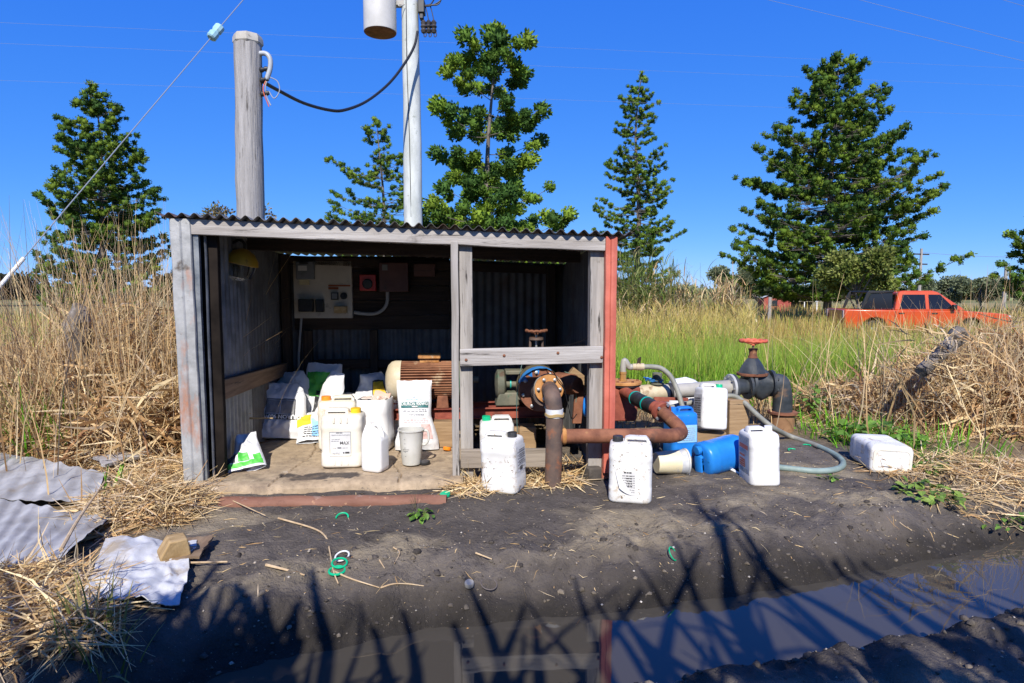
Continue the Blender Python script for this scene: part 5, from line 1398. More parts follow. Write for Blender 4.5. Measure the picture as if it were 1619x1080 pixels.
mb.build('end_cowl', M['cream_iron'], th, smooth=30)
mb = MB(); mb.lathe([(mr * 1.0, .30), (mr * 1.0, .33), (mr * .6, .36), (.03, .37), (.028, .47), (0, .47)], 32, rotX, True, False); mb.build('drive_end', M['pump_green'], th, smooth=30)
mb = MB(); xb0, xb1 = X(662), X(697); mb.box((xb0 + .01, -.05, mr * .9), (xb1 - .01, .05, mr + .02)); mb.box((xb0, -.07, mr + .0205), (xb1, .07, mr + .058)); mb.build('terminal_box', M['rust_orange'], th, bevel=.008)
for x in (-.12, .18):
    mb = MB(); mb.prism([(x - .05, -mr - .05), (x + .05, -mr - .05), (x + .04, -mr * .7), (x - .04, -mr * .7)], -mr * .95, mr * .95); mb.build('foot', M['rust'], th, bevel=.005)
# base: two red channels on timber blocks
zb1 = mc.z - mr - .052; zb0 = zb1 - .085
th = shed_thing('steel_skid', 'red oxide steel channel base under the motor and pump, on timber blocks', 'machine base', mc.x, TM, zb0)
for y in (-.16, .12):
    mb = MB(); L0, L1 = -.36, 1.02; hh = .085
    mb.prism([(-.0, 0), (.04, 0), (.04, .008), (.007, .010), (.007, hh - .010), (.04, hh - .008), (.04, hh), (0, hh)], L0, L1, Matrix(((0, 1, 0, 0), (-1, 0, 0, y + .04), (0, 0, 1, 0), (0, 0, 0, 1))))
    mb.build('channel', M['rust_red'], th, smooth=20, bevel=.002)
for x in (-.30, .35, .95):
    mb = MB(); mb.box((x, -.118, .012), (x + .05, .118, .07)); mb.build('cross_member', M['rust_red'], th, bevel=.003)
def block(label, s0, s1, t0, t1, z0, z1, m='wood_tan', name='timber_block'):
    th = thing(name, label, 'block', SW((s0 + s1) / 2, (t0 + t1) / 2, z0), (0, 0, SH_R), 'timber blocks under the pump')
    mb = MB(); mb.box((-(s1 - s0) / 2, -(t1 - t0) / 2, 0), ((s1 - s0) / 2, (t1 - t0) / 2, z1 - z0)); mb.jit(.004, 8, s0)
    mb.build('block', M[m], th, bevel=.006)
block('sunlit tan timber block under the motor, left of the front plank', Lp(686, 690, .80).x, Lp(716, 690, .80).x + .02, .74, .86, .09, zb0 - .002)
block('tan timber block at the back under the motor end', mc.x - .30, mc.x - .16, 1.05, 1.19, .09, zb0 - .002)
block('squared tan timber block right of the green capped can', Lp(812, 690, .60).x, Lp(847, 690, .60).x, .56, .72, .03, Lp(830, 676, .56).z)
block('dark timber block under the pump end of the base', 2.15, 2.32, .86, 1.14, .03, zb0 - .002, 'wood_dark_x')
# bearing frame between motor and pump
cx = Lp(803, 607, TM); th = shed_thing('bearing_housing', 'grimy green cast bearing housing between the motor and the pump', 'machine', cx.x, TM, cx.z)
u_ = lambda u: Lp(u, 607, TM).x - cx.x; v_ = lambda v: Lp(803, v, TM).z - cx.z
mb = MB(); rr = v_(584)
mb.lathe([(0, u_(782)), (rr * .7, u_(783)), (rr, u_(786)), (rr, u_(796)), (rr * .8, u_(799)), (.03, u_(800)), (.028, u_(830)), (0, u_(830))], 28, rotX, False, False); mb.build('housing', M['pump_green'], th, smooth=35, bevel=0)
mb = MB(); 
for (za, zb_) in ((rr * .72, rr * 1.0), (-rr * 1.0, -rr * .68)): mb.box((u_(798), -rr * .8, za), (u_(828), rr * .6, zb_))
mb.box((u_(824), -rr * .8, -rr * .66), (u_(829), rr * .6, rr * .70)); mb.build('yoke', M['pump_green'], th, bevel=.008)
mb = MB(); mb.lathe([(0, u_(806)), (.038, u_(806)), (.038, u_(808)), (.012, u_(809)), (.012, u_(822)), (0, u_(822))], 16, rotX, False, False); mb.build('shaft', M['green_clamp'], th)
mb = MB(); mb.prism([(u_(782), zb1 - cx.z + .002), (u_(820), zb1 - cx.z + .002), (u_(816), v_(618)), (u_(788), v_(618))], -.10, .08); mb.build('foot', M['pump_green'], th, bevel=.012)
# pump: volute facing us
TP = .41; pc = Lp(852, 613, TP); th = shed_thing('water_pump', 'heavy round pump casing with rusty flange and blue tape behind the middle rail', 'pump', pc.x, TP, pc.z)
rotY = Matrix.Rotation(R(90), 4, 'X')      # lathe axis to -y
k_ = (Lp(862, 613, TP).x - Lp(852, 613, TP).x) / 10     # metres per photo pixel here
mb = MB(); mb.lathe([(.0, -.20), (26 * k_, -.20), (33 * k_, -.15), (35 * k_, -.06), (34 * k_, .03), (28 * k_, .075), (0, .075)], 40, rotY, False, False); mb.build('casing', mat('grimy_olive_iron', (.09, .075, .04), (.20, .16, .08), scale=8, rough=.7, bump=.25, spots=[((.03, .025, .02), 6, .55, .1)]), th, smooth=35)
mb = MB(); mb.lathe([(0, .078), (33 * k_, .078), (33.5 * k_, .082), (33.5 * k_, .104), (33 * k_, .108), (0, .108)], 44, rotY, False, False); mb.build('flange', M['rust'], th, smooth=35)
bolts(th, rotY, 28 * k_, 8, 15, [(.013, .108), (.013, .120), (.007, .122), (.007, .130), (0, .131)], M['steel'])
mb = MB()
def tape(a, b):
    an = R(62 + 100 * a); r_ = 34.6 * k_ * (1 + .012 * mnoise.noise(Vector((a * 9, b * 4, 1)))); return (r_ * math.cos(an), -.03 - .10 * b + .012 * mnoise.noise(Vector((a * 6, b, 4))), r_ * math.sin(an))
mb.grid(tape, 30, 5, .002)
mb.grid(lambda a, b: ((33.4 - 9 * b * (.5 + .5 * math.sin(a * 17))) * k_ * math.cos(R(95 + 62 * a)), -.111 - .002 * math.sin(a * 20), (33.4 - 9 * b * (.5 + .5 * math.sin(a * 17))) * k_ * math.sin(R(95 + 62 * a))), 26, 5, .0015)
mb.build('blue_tape', M['blue_tape'], th)
mb = MB(); mb.lathe([(17 * k_, .108), (17 * k_, .31), (0, .31)], 28, rotY, False, False); mb.build('outlet', M['rust_dark'], th)
q = Lp(897, 606, TP - .05); mb = MB(); mb.lathe([(0, -.12), (15 * k_, -.12), (16 * k_, -.10), (16 * k_, .05), (13 * k_, .07), (12 * k_, .10), (0, .10)], 24, Matrix.Translation((q.x - pc.x, -.07, q.z - pc.z)) @ Matrix.Rotation(R(35), 4, 'Z') @ rotY, False, False); mb.build('side_chamber', M['rust'], th, smooth=35)
q = Lp(922, 640, TP); mb = MB(); mb.lathe([(0, 0), (.075, 0), (.08, .01), (.08, .06), (0, .06)], 24, Matrix.Translation((q.x - pc.x, -.05, q.z - pc.z)) @ Matrix.Rotation(R(70), 4, 'Z') @ rotY, False, False); mb.build('blue_cover', M['blue_pl'], th)
q = Lp(909, 640, TP); mb = MB(); mb.hexa([(q.x - pc.x + a, b, q.z - pc.z + c) for c, dx in ((-.12, .0), (.16, .02)) for a, b in ((-.035 + dx, -.10), (.03 + dx, -.10), (.03 + dx, -.06), (-.035 + dx, -.06))]); mb.build('bracket_plate', M['rust'], th, bevel=.003)
# loose timber wedged beside the pump
q = Lp(916, 597, .45); th = shed_thing('timber_offcut', 'tan timber offcut wedged diagonally beside the pump under the middle rail', 'timber', q.x, .45, q.z)
mb = MB(); mb.box((-.085, -.03, -.028), (.085, .03, .034), Matrix.Rotation(R(38), 4, 'Y')); mb.build('board', M['wood_tan'], th, bevel=.004)
# valve on the pump
q = Lp(848, 523, .60); th = shed_thing('gate_valve', 'rusty gate valve with a handwheel standing in the dark pump bay', 'valve', q.x, .60, q.z)
def handwheel(th, r, m, z=0, n=3):
    mb = MB(); N = 36; secs = []
    mb.tube([(r * math.cos(2 * math.pi * k / N), r * math.sin(2 * math.pi * k / N), z + .004 * math.sin(k * 2.2)) for k in range(N)] + [(r, 0, z)], r * .13, 10, False)
    for k in range(n): a = 2 * math.pi * k / n + .4; mb.tube([(.0, 0, z - r * .22), (r * .5 * math.cos(a), r * .5 * math.sin(a), z - r * .16), (r * math.cos(a), r * math.sin(a), z)], r * .085, 8)
    mb.lathe([(0, z - r * .36), (r * .2, z - r * .36), (r * .2, z - r * .02), (0, z)], 14, None, False, False)
    return mb.build('handwheel', m, th, smooth=40)
kk = .0048
handwheel(th, 16 * kk, M['rust'])
mb = MB(); mb.lathe([(.009, -.025), (.009, -.16), (0, -.16)], 12, None, True, False); mb.build('stem', M['steel'], th)
mb = MB(); mb.tube([(-.045, 0, -.06), (-.05, 0, -.2)], .010, 8); mb.tube([(.045, 0, -.06), (.05, 0, -.2)], .010, 8); mb.lathe([(.0, -.05), (.055, -.05), (.055, -.068), (0, -.068)], 18, None, False, False); mb.build('yoke', M['rust_dark'], th)
mb = MB(); mb.lathe([(0, -.18), (.06, -.19), (.10, -.21), (.10, -.235), (.075, -.24), (.085, -.30), (.085, -.40), (.04, -.47), (0, -.47)], 24, None, False, False); mb.build('body', M['rust_dark'], th, smooth=35)

# ------------------------------------------------------------------ rusty delivery pipe
YP = 3.985
def PX(u, v, y): return at_y(u, v, y)
th = thing('delivery_pipe', 'rusty steel delivery pipe rising from the ground, bending to the pump and running right', 'pipe', gpt(874, 768))
O = th.location.copy()
def rel(pts): return [Vector(p) - O for p in pts]
fc = SW(*Lp(868, 615, .085)); fdir = (SW(0, 0, 0) - SW(0, 1, 0)).normalized()
rv = 13.5 * YP / F0
top = PX(876, 650, YP)
path = bez([fc + fdir * .0, fc + fdir * .055, PX(873, 626, 4.005), PX(876, 645, 3.985), PX(876.5, 665, YP), PX(876, 700, YP), PX(874, 772, YP)], 6)
mb = MB(); mb.tube(rel(path), rv, 28); mb.build('riser', M['rust_dark'], th, smooth=50)
mb = MB(); mb.lathe([(rv * .9, -.012), (23.5 * .00418, -.012), (23.8 * .00418, -.009), (23.8 * .00418, .009), (23.5 * .00418, .012), (rv * .9, .012)], 40, axis_M(fc - O, fdir), False, False); mb.build('orange_flange', M['rust_orange'], th, smooth=35)
mb = MB(); mb.lathe([(rv * .9, -.036), (24.5 * .00418, -.036), (24.5 * .00418, -.0135), (rv * .9, -.0135)], 40, axis_M(fc - O, fdir), False, False); mb.build('backing_flange', M['pvc'], th, smooth=35)
bolts(th, axis_M(fc - O, fdir), 0.074, 6, 30, [(.012, .012), (.012, .024), (.006, .026), (.006, .036), (0, .037)], M['steel'])
mb = MB(); mb.tube(rel([PX(876.5, 646, YP), PX(876.5, 659, YP)]), rv * 1.05, 28); mb.build('white_band', mat('white_tape_band', (.55, .56, .56), (.68, .68, .67), scale=12, rough=.6), th, smooth=50)
mb = MB(); 
for k in range(3): mb.tube(rel([PX(876.5, 657, YP) + Vector((rv * 1.1 * math.cos(2 * math.pi * i / 20), rv * 1.1 * math.sin(2 * math.pi * i / 20), .006 * k + .004 * math.sin(i * 1.3))) for i in range(21)]), .004, 6, False)
mb.build('rope_tie', mat('tan_rope', (.40, .28, .12), rough=.9), th)
YH = 4.02; rh_ = 11.6 * YH / F0
hp = [PX(880, 690, YP + .01), PX(930, 689.5, YH), PX(1000, 689, YH + .02), PX(1040, 689, YH + .04)]
endc = PX(1074, 688, YH + .10)
fl1 = PX(1046, 651, 4.52)
path = bez(hp + [PX(1062, 689, YH + .07), endc + Vector((.025, .06, .0)), PX(1073, 676, 4.22), PX(1060, 663, 4.36), fl1], 6)
mb = MB(); mb.tube(rel(path), rh_, 26); mb.build('long_pipe', M['rust'], th, smooth=50)
mb = MB()
wc = PX(884, 690, YP); mb.lathe([(rh_ * 1.0, -.004), (rh_ * 1.12, .004), (rh_ * 1.12, .014), (rh_, .022)], 26, axis_M(wc - O + Vector((rv * .45, 0, 0)), (1, 0, 0)), False, False); mb.build('weld', M['rust_orange'], th, smooth=50)
fl2 = PX(1031, 642, 4.62); dv = (fl2 - fl1).normalized()
mb = MB(); mb.lathe([(rh_, -.02), (rh_ * 1.55, -.02), (rh_ * 1.62, -.014), (rh_ * 1.62, .020), (rh_ * 1.5, .028), (rh_ * 1.12, .03), (rh_ * 1.12, .085), (rh_, .09)], 30, axis_M(fl1 - O, dv), False, False); mb.build('clamp_flange', M['rust_red'], th, smooth=35)
bolts(th, axis_M(fl1 - O, dv), rh_ * 1.38, 5, 20, [(.012, -.022), (.012, -.036), (0, -.037)], M['steel'], segs=8)
s1 = PX(1003, 629, 5.0); s0 = fl1.lerp(s1, .18)
mb = MB(); mb.tube(rel([s0, s0.lerp(s1, .3), s0.lerp(s1, .7), s1]), [rh_ * 1.16, rh_ * 1.2, rh_ * 1.2, rh_ * 1.16], 26); mb.build('rubber_sleeve', M['rubber'], th, smooth=40)
for f in (.40, .93):
    c = s0.lerp(s1, f); mb = MB(); mb.lathe([(rh_ * 1.22, -.008), (rh_ * 1.28, -.008), (rh_ * 1.28, .008), (rh_ * 1.22, .008)], 28, axis_M(c - O, s1 - s0), False, False); mb.build('hose_clamp', M['green_clamp'], th)
s2 = PX(985, 618, 5.22)
mb = MB(); mb.tube(rel([s1, s2]), rh_ * .98, 24); mb.build('stub', M['rust_red'], th, smooth=50)
# red tee box with flange lid
tb = PX(990, 634, 5.3); th2 = thing('tee_box', 'red oxide tee box with a flange lid, half hidden by the red corner flashing', 'pipe fitting', tb)
mb = MB(); mb.prism([(-.13, -.155), (.06, -.155), (.075, -.12), (.085, .06), (.10, .115), (.10, .135), (-.13, .135)], -.11, .13); mb.build('box', M['rust_red'], th2, bevel=.01)
mb = MB(); mb.lathe([(0, .150), (.155, .150), (.16, .154), (.16, .172), (.155, .176), (0, .176)], 36, Matrix.Translation((-.03, .0, 0)), False, False); mb.build('flange_lid', M['rust_orange'], th2, smooth=35)
mb = MB(); mb.lathe([(0, .138), (.150, .138), (.150, .149), (0, .149)], 36, Matrix.Translation((-.03, 0, 0)), False, False); mb.build('gasket', M['rubber'], th2)
mb = MB(); mb.lathe([(.034, .176), (.034, .19), (.028, .192), (.028, .235), (.032, .237), (.032, .255), (0, .255)], 8, Matrix.Translation((-.03, 0, 0)), False, False); mb.build('brass_nipple', M['brass'], th2, smooth=20)
bolts(th2, Matrix.Translation((-.03, 0, 0)), .125, 6, 0, [(.011, .176), (.011, .188), (0, .189)], M['rust'])
# pvc bend on top with hose: elbow + tan coupling + long hose
n0 = tb + Vector((-.03, 0, .25)); th3 = thing('pvc_bend', 'grey plastic bend with tan coupling above the red tee box', 'pipe fitting', n0)
yh = n0.y
e = [n0, n0 + Vector((0, 0, .06)), PX(985, 581, yh), PX(995, 580, yh)]
e1 = PX(1000, 580, yh); e2 = PX(1018, 580, yh); e3 = PX(1032, 580, yh)
mb = MB(); mb.tube([p - n0 for p in bez([n0, n0 + Vector((0, 0, .05)), n0 + Vector((.012, 0, .10)), n0 + Vector((.05, 0, e1.z - n0.z)), e1], 5)], .026, 18); mb.build('elbow', M['pvc'], th3)
mb = MB(); mb.tube([e1 - n0, e1.lerp(e2, .3) - n0, e1.lerp(e2, .31) - n0, e2 - n0], [.0275, .0275, .031, .031], 18); mb.build('coupling', M['pvc_tan'], th3, smooth=30)
mb = MB(); mb.grid(lambda a, b: (e1.x - n0.x + .028 + .03 * a + .012 * b, -.02 + .02 * math.sin(a * 3), e1.z - n0.z - .03 + .10 * b + .02 * a), 5, 8, .003); mb.build('dead_leaf', mat('dead_leaf', (.05, .035, .025), (.09, .06, .04), rough=.9), th3)
# the hose: from the coupling over the pipe, behind the blue can, along the ground, big loop, back up to the pipe
def G(u, v, r=.021): return gpt(u, v, r * .9)
th4 = thing('suction_hose', 'long grey flexible hose arching from the coupling and looping over the dark soil', 'hose', e2)
hp = [e2, e3, PX(1046, 583, yh - .01), PX(1060, 595, yh - .03), PX(1070, 615, yh - .08), PX(1078, 640, yh - .14), PX(1086, 668, 5.05), G(1096, 695), G(1112, 713), G(1145, 722), G(1190, 738), G(1240, 744), G(1290, 749), G(1322, 746), G(1333, 737), G(1322, 724), G(1290, 708), G(1250, 694), PX(1222, 678, 5.05) + Vector((0, 0, .01)), PX(1196, 655, 5.15), PX(1176, 636, 5.25), PX(1158, 626, 5.32), PX(1128, 630, 5.33), PX(1090, 637, 5.32), PX(1056, 645, 5.3), PX(1030, 648, 5.3)]
pp = bez(hp, 7); N = len(pp)
mb = MB(); mb.cur = 0; mb.tube([p - e2 for p in pp[:64]], .0215, 12); mb.build('upper_length', M['hose'], th4, smooth=60)
mb = MB(); mb.tube([p - e2 for p in pp[63:112]], .0215, 12); mb.build('loop_length', M['hose_teal'], th4, smooth=60)
mb = MB(); mb.tube([p - e2 for p in pp[111:]], .0215, 12); mb.build('return_length', M['hose'], th4, smooth=60)
# grey pvc main
y1, y2 = 5.42, 5.56; A1 = PX(1000, 623, y1); A2 = PX(1158, 612, y2); dA = (A2 - A1).normalized(); rp = .066
th = thing('grey_main', 'thick grey plastic pipe from the tee box to the black gate valve', 'pipe', A1)
mb = MB(); mb.tube([A1.lerp(A2, .30) - A1, A2 - A1], rp, 28); mb.build('pipe', M['pvc'], th, smooth=50)
mb = MB(); mb.tube([(0, 0, 0), A1.lerp(A2, .05) - A1, A1.lerp(A2, .055) - A1, A1.lerp(A2, .17) - A1, A1.lerp(A2, .175) - A1, A1.lerp(A2, .32) - A1], [rp * 1.0, rp * 1.0, rp * 1.12, rp * 1.12, rp * 1.06, rp * 1.06], 28); mb.build('coupling', M['pvc_tan'], th, smooth=30)
mb = MB(); mb.lathe([(rp * 1.06, -.012), (rp * 1.16, -.012), (rp * 1.16, .018), (rp * 1.06, .018)], 28, axis_M(A1.lerp(A2, .36) - A1, dA), False, False); mb.build('black_band', M['rubber'], th)
mb = MB(); mb.lathe([(rp * .9, -.03), (rp * 1.75, -.03), (rp * 1.8, -.026), (rp * 1.8, -.008), (rp * .9, -.006)], 36, axis_M(A2 - A1, dA), False, False); mb.build('flange', mat('grey_flange', (.32, .33, .32), (.42, .42, .41), scale=9, rough=.5), th, smooth=35)
bolts(th, axis_M(A2 - A1, dA), rp * 1.48, 8, 0, [(.011, -.030), (.011, -.042), (0, -.043)], M['steel'])
B = A1.lerp(A2, .24); Bp = B + Vector((0, 0, rp * 1.1)) - A1
mb = MB(); mb.lathe([(0, 0), (.06, 0), (.06, .012), (.035, .016), (.035, .03), (.055, .034), (.055, .045), (.042, .05), (.042, .10), (0, .104)], 24, Matrix.Translation(Bp), False, False); mb.build('air_valve', M['pump_green'], th, smooth=30)
mb = MB(); mb.grid(lambda a, b: (Bp.x - .11 + .15 * a, Bp.y - .05 + .10 * b, Bp.z + .035 + .025 * (1 - abs(mnoise.noise(Vector((a * 4, b * 4, 2))) * 2)) - .02 * a), 12, 8, .0015); mb.build('blue_wrap', M['blue_tape'], th)
# black gate valve and elbow
vc = PX(1204, 606, 5.60); th = thing('gate_valve', 'black cast gate valve with red handwheel and downturned elbow, standing in the grass edge', 'valve', vc)
kv = 5.6 / F0
dv = dA
wv = axis_M(Vector((0, 0, 0)), dv)
mb = MB(); mb.lathe([(rp * .9, 0), (rp * 1.75, 0), (rp * 1.75, .022), (rp * 1.15, .026), (rp * 1.1, .13), (rp * 1.8, .135), (rp * 1.82, .158), (rp * 1.0, .16)], 32, axis_M(A2 - vc + dv * -.004, dv), False, False); mb.build('flanged_spool', M['black_iron'], th, smooth=35)
mb = MB(); 
secs = []
for x, hh, ww in ((-.075, .085, .085), (-.05, .125, .075), (0, .15, .07), (.05, .125, .075), (.075, .085, .085)):
    secs.append([Vector((x, ww * math.cos(2 * math.pi * k / 20), -.01 + hh * math.sin(2 * math.pi * k / 20))) for k in range(20)])
mb.loft(secs); mb.build('body', M['black_iron'], th, smooth=40)
for sx, w2 in ((-.075, -.10), (.075, .10)):
    mb = MB(); mb.lathe([(.06, min(sx, w2)), (rp * 1.82, min(sx, w2)), (rp * 1.82, max(sx, w2)), (.06, max(sx, w2))], 32, rotX, False, False); mb.build('flange', M['black_iron'], th, smooth=35)
zf = PX(1204, 590, 5.60).z - vc.z; zt = PX(1204, 566, 5.6).z - vc.z
mb = MB(); mb.lathe([(0, zf - .02), (.115, zf - .02), (.118, zf - .015), (.118, zf + .004), (0, zf + .004)], 30, Matrix.Scale(1.18, 4, (1, 0, 0)), False, False); mb.lathe([(.06, zf - .16), (.075, zf - .022)], 20, None, False, False); mb.build('bonnet_flange', M['rust'], th, smooth=35)
mb = MB(); secs = []
for z, r_ in ((zf + .0045, .112), (zf + .03, .104), (zf + .07, .088), (zt - .02, .058), (zt, .04)):
    secs.append([(r_ * (1.12 if k % 6 == 0 else 1.0) * math.cos(2 * math.pi * k / 24), r_ * (1.12 if k % 6 == 0 else 1) * math.sin(2 * math.pi * k / 24), z) for k in range(24)])
mb.loft(secs); mb.build('bonnet', M['black_iron'], th, smooth=30)
z3 = PX(1204, 552, 5.6).z - vc.z
mb = MB(); mb.lathe([(.044, zt + .001), (.034, zt + .03), (.034, z3 - .012), (.040, z3 - .01), (.040, z3 + .006), (0, z3 + .007)], 20, None, True, False); mb.build('gland', M['rust'], th, smooth=30)
zw = PX(1204, 539, 5.6).z - vc.z
mb = MB(); mb.lathe([(.010, z3), (.010, zw), (0, zw)], 10, None, False, False); mb.build('stem', M['rust_dark'], th)
hw = handwheel(th, 19.5 * kv, M['hand_red'], 0, 4); hw.location = (-.06 * 0 + (PX(1191, 539, 5.6).x - vc.x), 0, zw)
for c_ in th.children:
    if c_.name.split('.')[0] in ('bonnet_flange', 'bonnet', 'gland', 'stem'): c_.location.x = PX(1191, 539, 5.6).x - vc.x
el = [Vector((.10, 0, 0)), Vector((.16, 0, .0)), PX(1234, 610, 5.6) - vc, PX(1237, 628, 5.6) - vc, PX(1237, 652, 5.6) - vc]
mb = MB(); mb.tube(bez(el, 6), [.085] * 25, 26); mb.build('elbow', M['black_iron'], th, smooth=50)
q = PX(1237, 652, 5.6) - vc
mb = MB(); mb.lathe([(.08, -.012), (.125, -.012), (.128, -.008), (.128, .010), (.08, .012)], 30, Matrix.Translation(q), False, False); mb.build('lower_flange', M['rust'], th, smooth=35)
for sx in (-.112, .112):
    bolts(th, Matrix.Translation((sx, 0, 0)) @ rotX, rp * 1.45, 6, 0, [(.013, -.010), (.013, .010), (0, .011)], M['black_iron'])
g = PX(1237, 655, 5.6); th = thing('pipe_stub', 'brown earthenware pipe stub under the black elbow', 'pipe', Vector((g.x, g.y, gzs(g.x, g.y) - .05)))
mb = MB(); hz = g.z - .002 - th.location.z; mb.lathe([(.098, 0), (.10, hz * .5), (.104, hz - .004), (.08, hz - .003)], 28, None, False, False); mb.build('pipe', mat('brown_clay', (.22, .115, .055), (.32, .18, .09), scale=9, rough=.8, spots=[((.14, .07, .04), 7, .58, .1)]), th, smooth=40)
# timber blocks beneath the main
for (u0, u1, vt, vb, y, lb) in ((1150, 1180, 632, 692, 5.25, 'upright brown timber block under the grey pipe, behind the tilted white can'), (1094, 1146, 684, 712, 5.10, 'low tan timber block carrying the tilted white can')):
    a = PX(u0, vt, y); b = PX(u1, vb, y); gr = gzs((a.x + b.x) / 2, y + .06)
    th = thing('timber_block', lb, 'block', ((a.x + b.x) / 2, y + .08, gr - .02), (0, 0, R(8)), 'timber blocks under the pipes')
    w2 = (b.x - a.x) / 2; mb = MB(); mb.box((-w2, -.10, 0), (w2, .12, a.z - gr + .02)); mb.jit(.006, 7, u0); mb.build('block', M['wood_tan'], th, bevel=.008)
a = PX(1012, 668, 5.0); th = thing('timber_block', 'tan timber block in shade under the rubber sleeve', 'block', (a.x, 5.02, gzs(a.x, 5.0)), (0, 0, R(-30)), 'timber blocks under the pipes')
mb = MB(); mb.box((-.16, -.05, 0), (.16, .05, .11)); mb.build('block', M['wood_tan'], th, bevel=.008)
a = PX(1130, 692, 5.0)
th = thing('white_bag', 'crumpled white plastic bag behind the grey pipe', 'bag', (PX(1085, 606, 5.9).x, 5.95, gzs(1.6, 5.9)))
mb = MB(); mb.lathe([(0, 0), (.16, .02), (.19, .15), (.17, .32), (.10, .43), (0, .47)], 28, None, False, False); mb.jit(.06, 5, 3); mb.jit(.02, 16, 4); mb.build('bag', M['bag'], th, smooth=60)
th = thing('iron_bar', 'flat rusty iron bar resting against the grey pipe', 'bar', PX(1062, 630, 5.25))
mb = MB(); mb.box((-.15, -.006, -.016), (.14, .006, .008), Matrix.Rotation(R(2), 4, 'Y')); mb.box((-.145, -.007, -.03), (-.02, .007, -.014), Matrix.Rotation(R(2), 4, 'Y')); mb.jit(.004, 14, 2); mb.build('bar', M['rust_red'], th, bevel=.002)
# cables draped over the pump
def cable(label, pts, r, m, name='cable', group='loose wires on the pump'):
    o = Vector(pts[0]); mb = MB(); mb.tube([p - o for p in bez(pts, 8)], r, 6); ob = mb.build(name, m, None, loc=o); tag(ob, label, 'cable', group); return ob
def SP(u, v, t): return SW(*Lp(u, v, t))
cable('dark green wire hanging from the rail down behind the white can', [SP(826, 573, .30), SP(822, 590, .27), SP(818, 615, .25), SP(817, 650, .22), SP(818, 684, .20)], .003, mat('green_wire', (.03, .09, .08), rough=.5))
cable('black wire looping over the rusty flange to the right of the pump', [SP(860, 574, .28), SP(870, 582, .20), SP(880, 596, .06), SP(891, 612, .06), SP(898, 640, .10), SP(904, 662, .16), SP(912, 655, .2)], .0035, M['cable'])
cable('pale green wire arching from the pump side chamber', [SP(893, 588, .40), SP(902, 592, .34), SP(909, 605, .30), SP(911, 625, .30), SP(910, 642, .32)], .0032, mat('pale_wire', (.16, .24, .19), rough=.5))
cable('thin cable running through the dark bay to the post', [SP(846, 546, .80), SP(880, 548, .4), SP(915, 541, .2), SP(932, 532, .10)], .003, M['cable'])
# odd bits beside the riser
q = G(948, 741, 0); th = thing('brick', 'broken red brick standing beside the green frame', 'brick', (PX(961, 742, 4.12).x, 4.20, gzs(.6, 4.2)), (0, 0, R(10)), None)
mb = MB(); mb.box((-.045, -.04, 0), (.04, .04, .075)); mb.jit(.006, 15, 1); mb.build('brick', M['brick'], th, bevel=.004)
th = thing('green_frame', 'small green metal frame with bent green rod beside the riser pipe', 'frame', (PX(950, 720, 4.28).x, 4.28, gzs(.6, 4.3)))
gp = mat('green_paint', (.06, .26, .05), (.10, .34, .08), rough=.5)
mb = MB(); mb.box((-.01, -.02, .09), (.13, .0, .12)); mb.box((-.01, -.02, 0), (.015, .0, .088)); mb.build('frame', gp, th, bevel=.002)
mb = MB(); mb.tube(bez([(-.05, -.03, .02), (-.045, -.03, .12), (-.01, -.03, .20), (.05, -.03, .23), (.11, -.03, .225)], 6), .006, 8); mb.build('rod', mat('bright_green', (.16, .42, .06), rough=.5), th)
th = thing('stone_block', 'dark stone block at the foot of the riser pipe', 'block', (PX(938, 745, 4.15).x, 4.15, gzs(.5, 4.15)), (0, 0, R(20)))
mb = MB(); mb.box((-.05, -.04, 0), (.05, .04, .09)); mb.jit(.012, 9, 5); mb.build('block', mat('dark_stone', (.06, .05, .045), (.10, .085, .07), rough=.9, bump=.4), th, bevel=.01)

# ------------------------------------------------------------------ old rusty pipe along the slab edge
p0 = gpt(352, 805); p1 = gpt(706, 803); yy = 3.70
A = Vector((PX(352, 797, 3.70).x, 3.68, .028)); Bq = Vector((PX(706, 797, 3.72).x, 3.72, .030))
mb = MB(); N = 24; mb.tube([A.lerp(Bq, k / N) - A + Vector((0, 0, .003 * math.sin(k) - .012)) for k in range(N + 1)], .046, 22)
o = mb.build('ground_pipe', mat('flaky_red_pipe', (.16, .068, .042), (.25, .12, .078), scale=7, rough=.75, bump=.3, bscale=30, stretch=(.4, 1, 1), spots=[((.30, .24, .21), 5, .58, .12), ((.13, .055, .035), 8, .58, .1), ((.45, .25, .14), 12, .64, .06)]), loc=A); tag(o, 'long red rusted pipe half buried along the front edge of the slab', 'pipe')

# ------------------------------------------------------------------ caps and rings on the ground
def ring(label, u, v, r, m, tilt=(0, 0, 0), th_=.0045, name='cap_ring', arc=360, lift=.006):
    p = gpt(u, v, lift); mb = MB(); n = 30
    mb.tube([(r * math.cos(R(arc * k / n)), r * math.sin(R(arc * k / n)), 0) for k in range(n + 1)], th_, 8, arc < 360); o = mb.build(name, m, loc=p); o.rotation_euler = tilt; tag(o, label, 'ring', 'loose caps and rings on the ground'); return o
def capd(label, u, v, r, m, tilt=(0, 0, 0)):
    p = gpt(u, v, .003); mb = MB(); mb.lathe([(r * .95, 0), (r, .003), (r, .017), (r * .9, .021), (0, .0215)], 26); o = mb.build('screw_cap', m, loc=p); o.rotation_euler = tilt; tag(o, label, 'cap', 'loose caps and rings on the ground'); return o
capd('green screw cap at the end of the long red rusted pipe', 704, 785, .033, M['cap_green'], (R(8), R(-6), 0))
ring('green ring half sunk in the soil just below the long rusted pipe', 541, 820, .034, M['cap_green'], (R(30), 0, 0), .005, arc=190)
ring('green ring under the white ring on bare soil', 533, 904, .036, M['cap_green'], (R(6), 0, 0), .006)
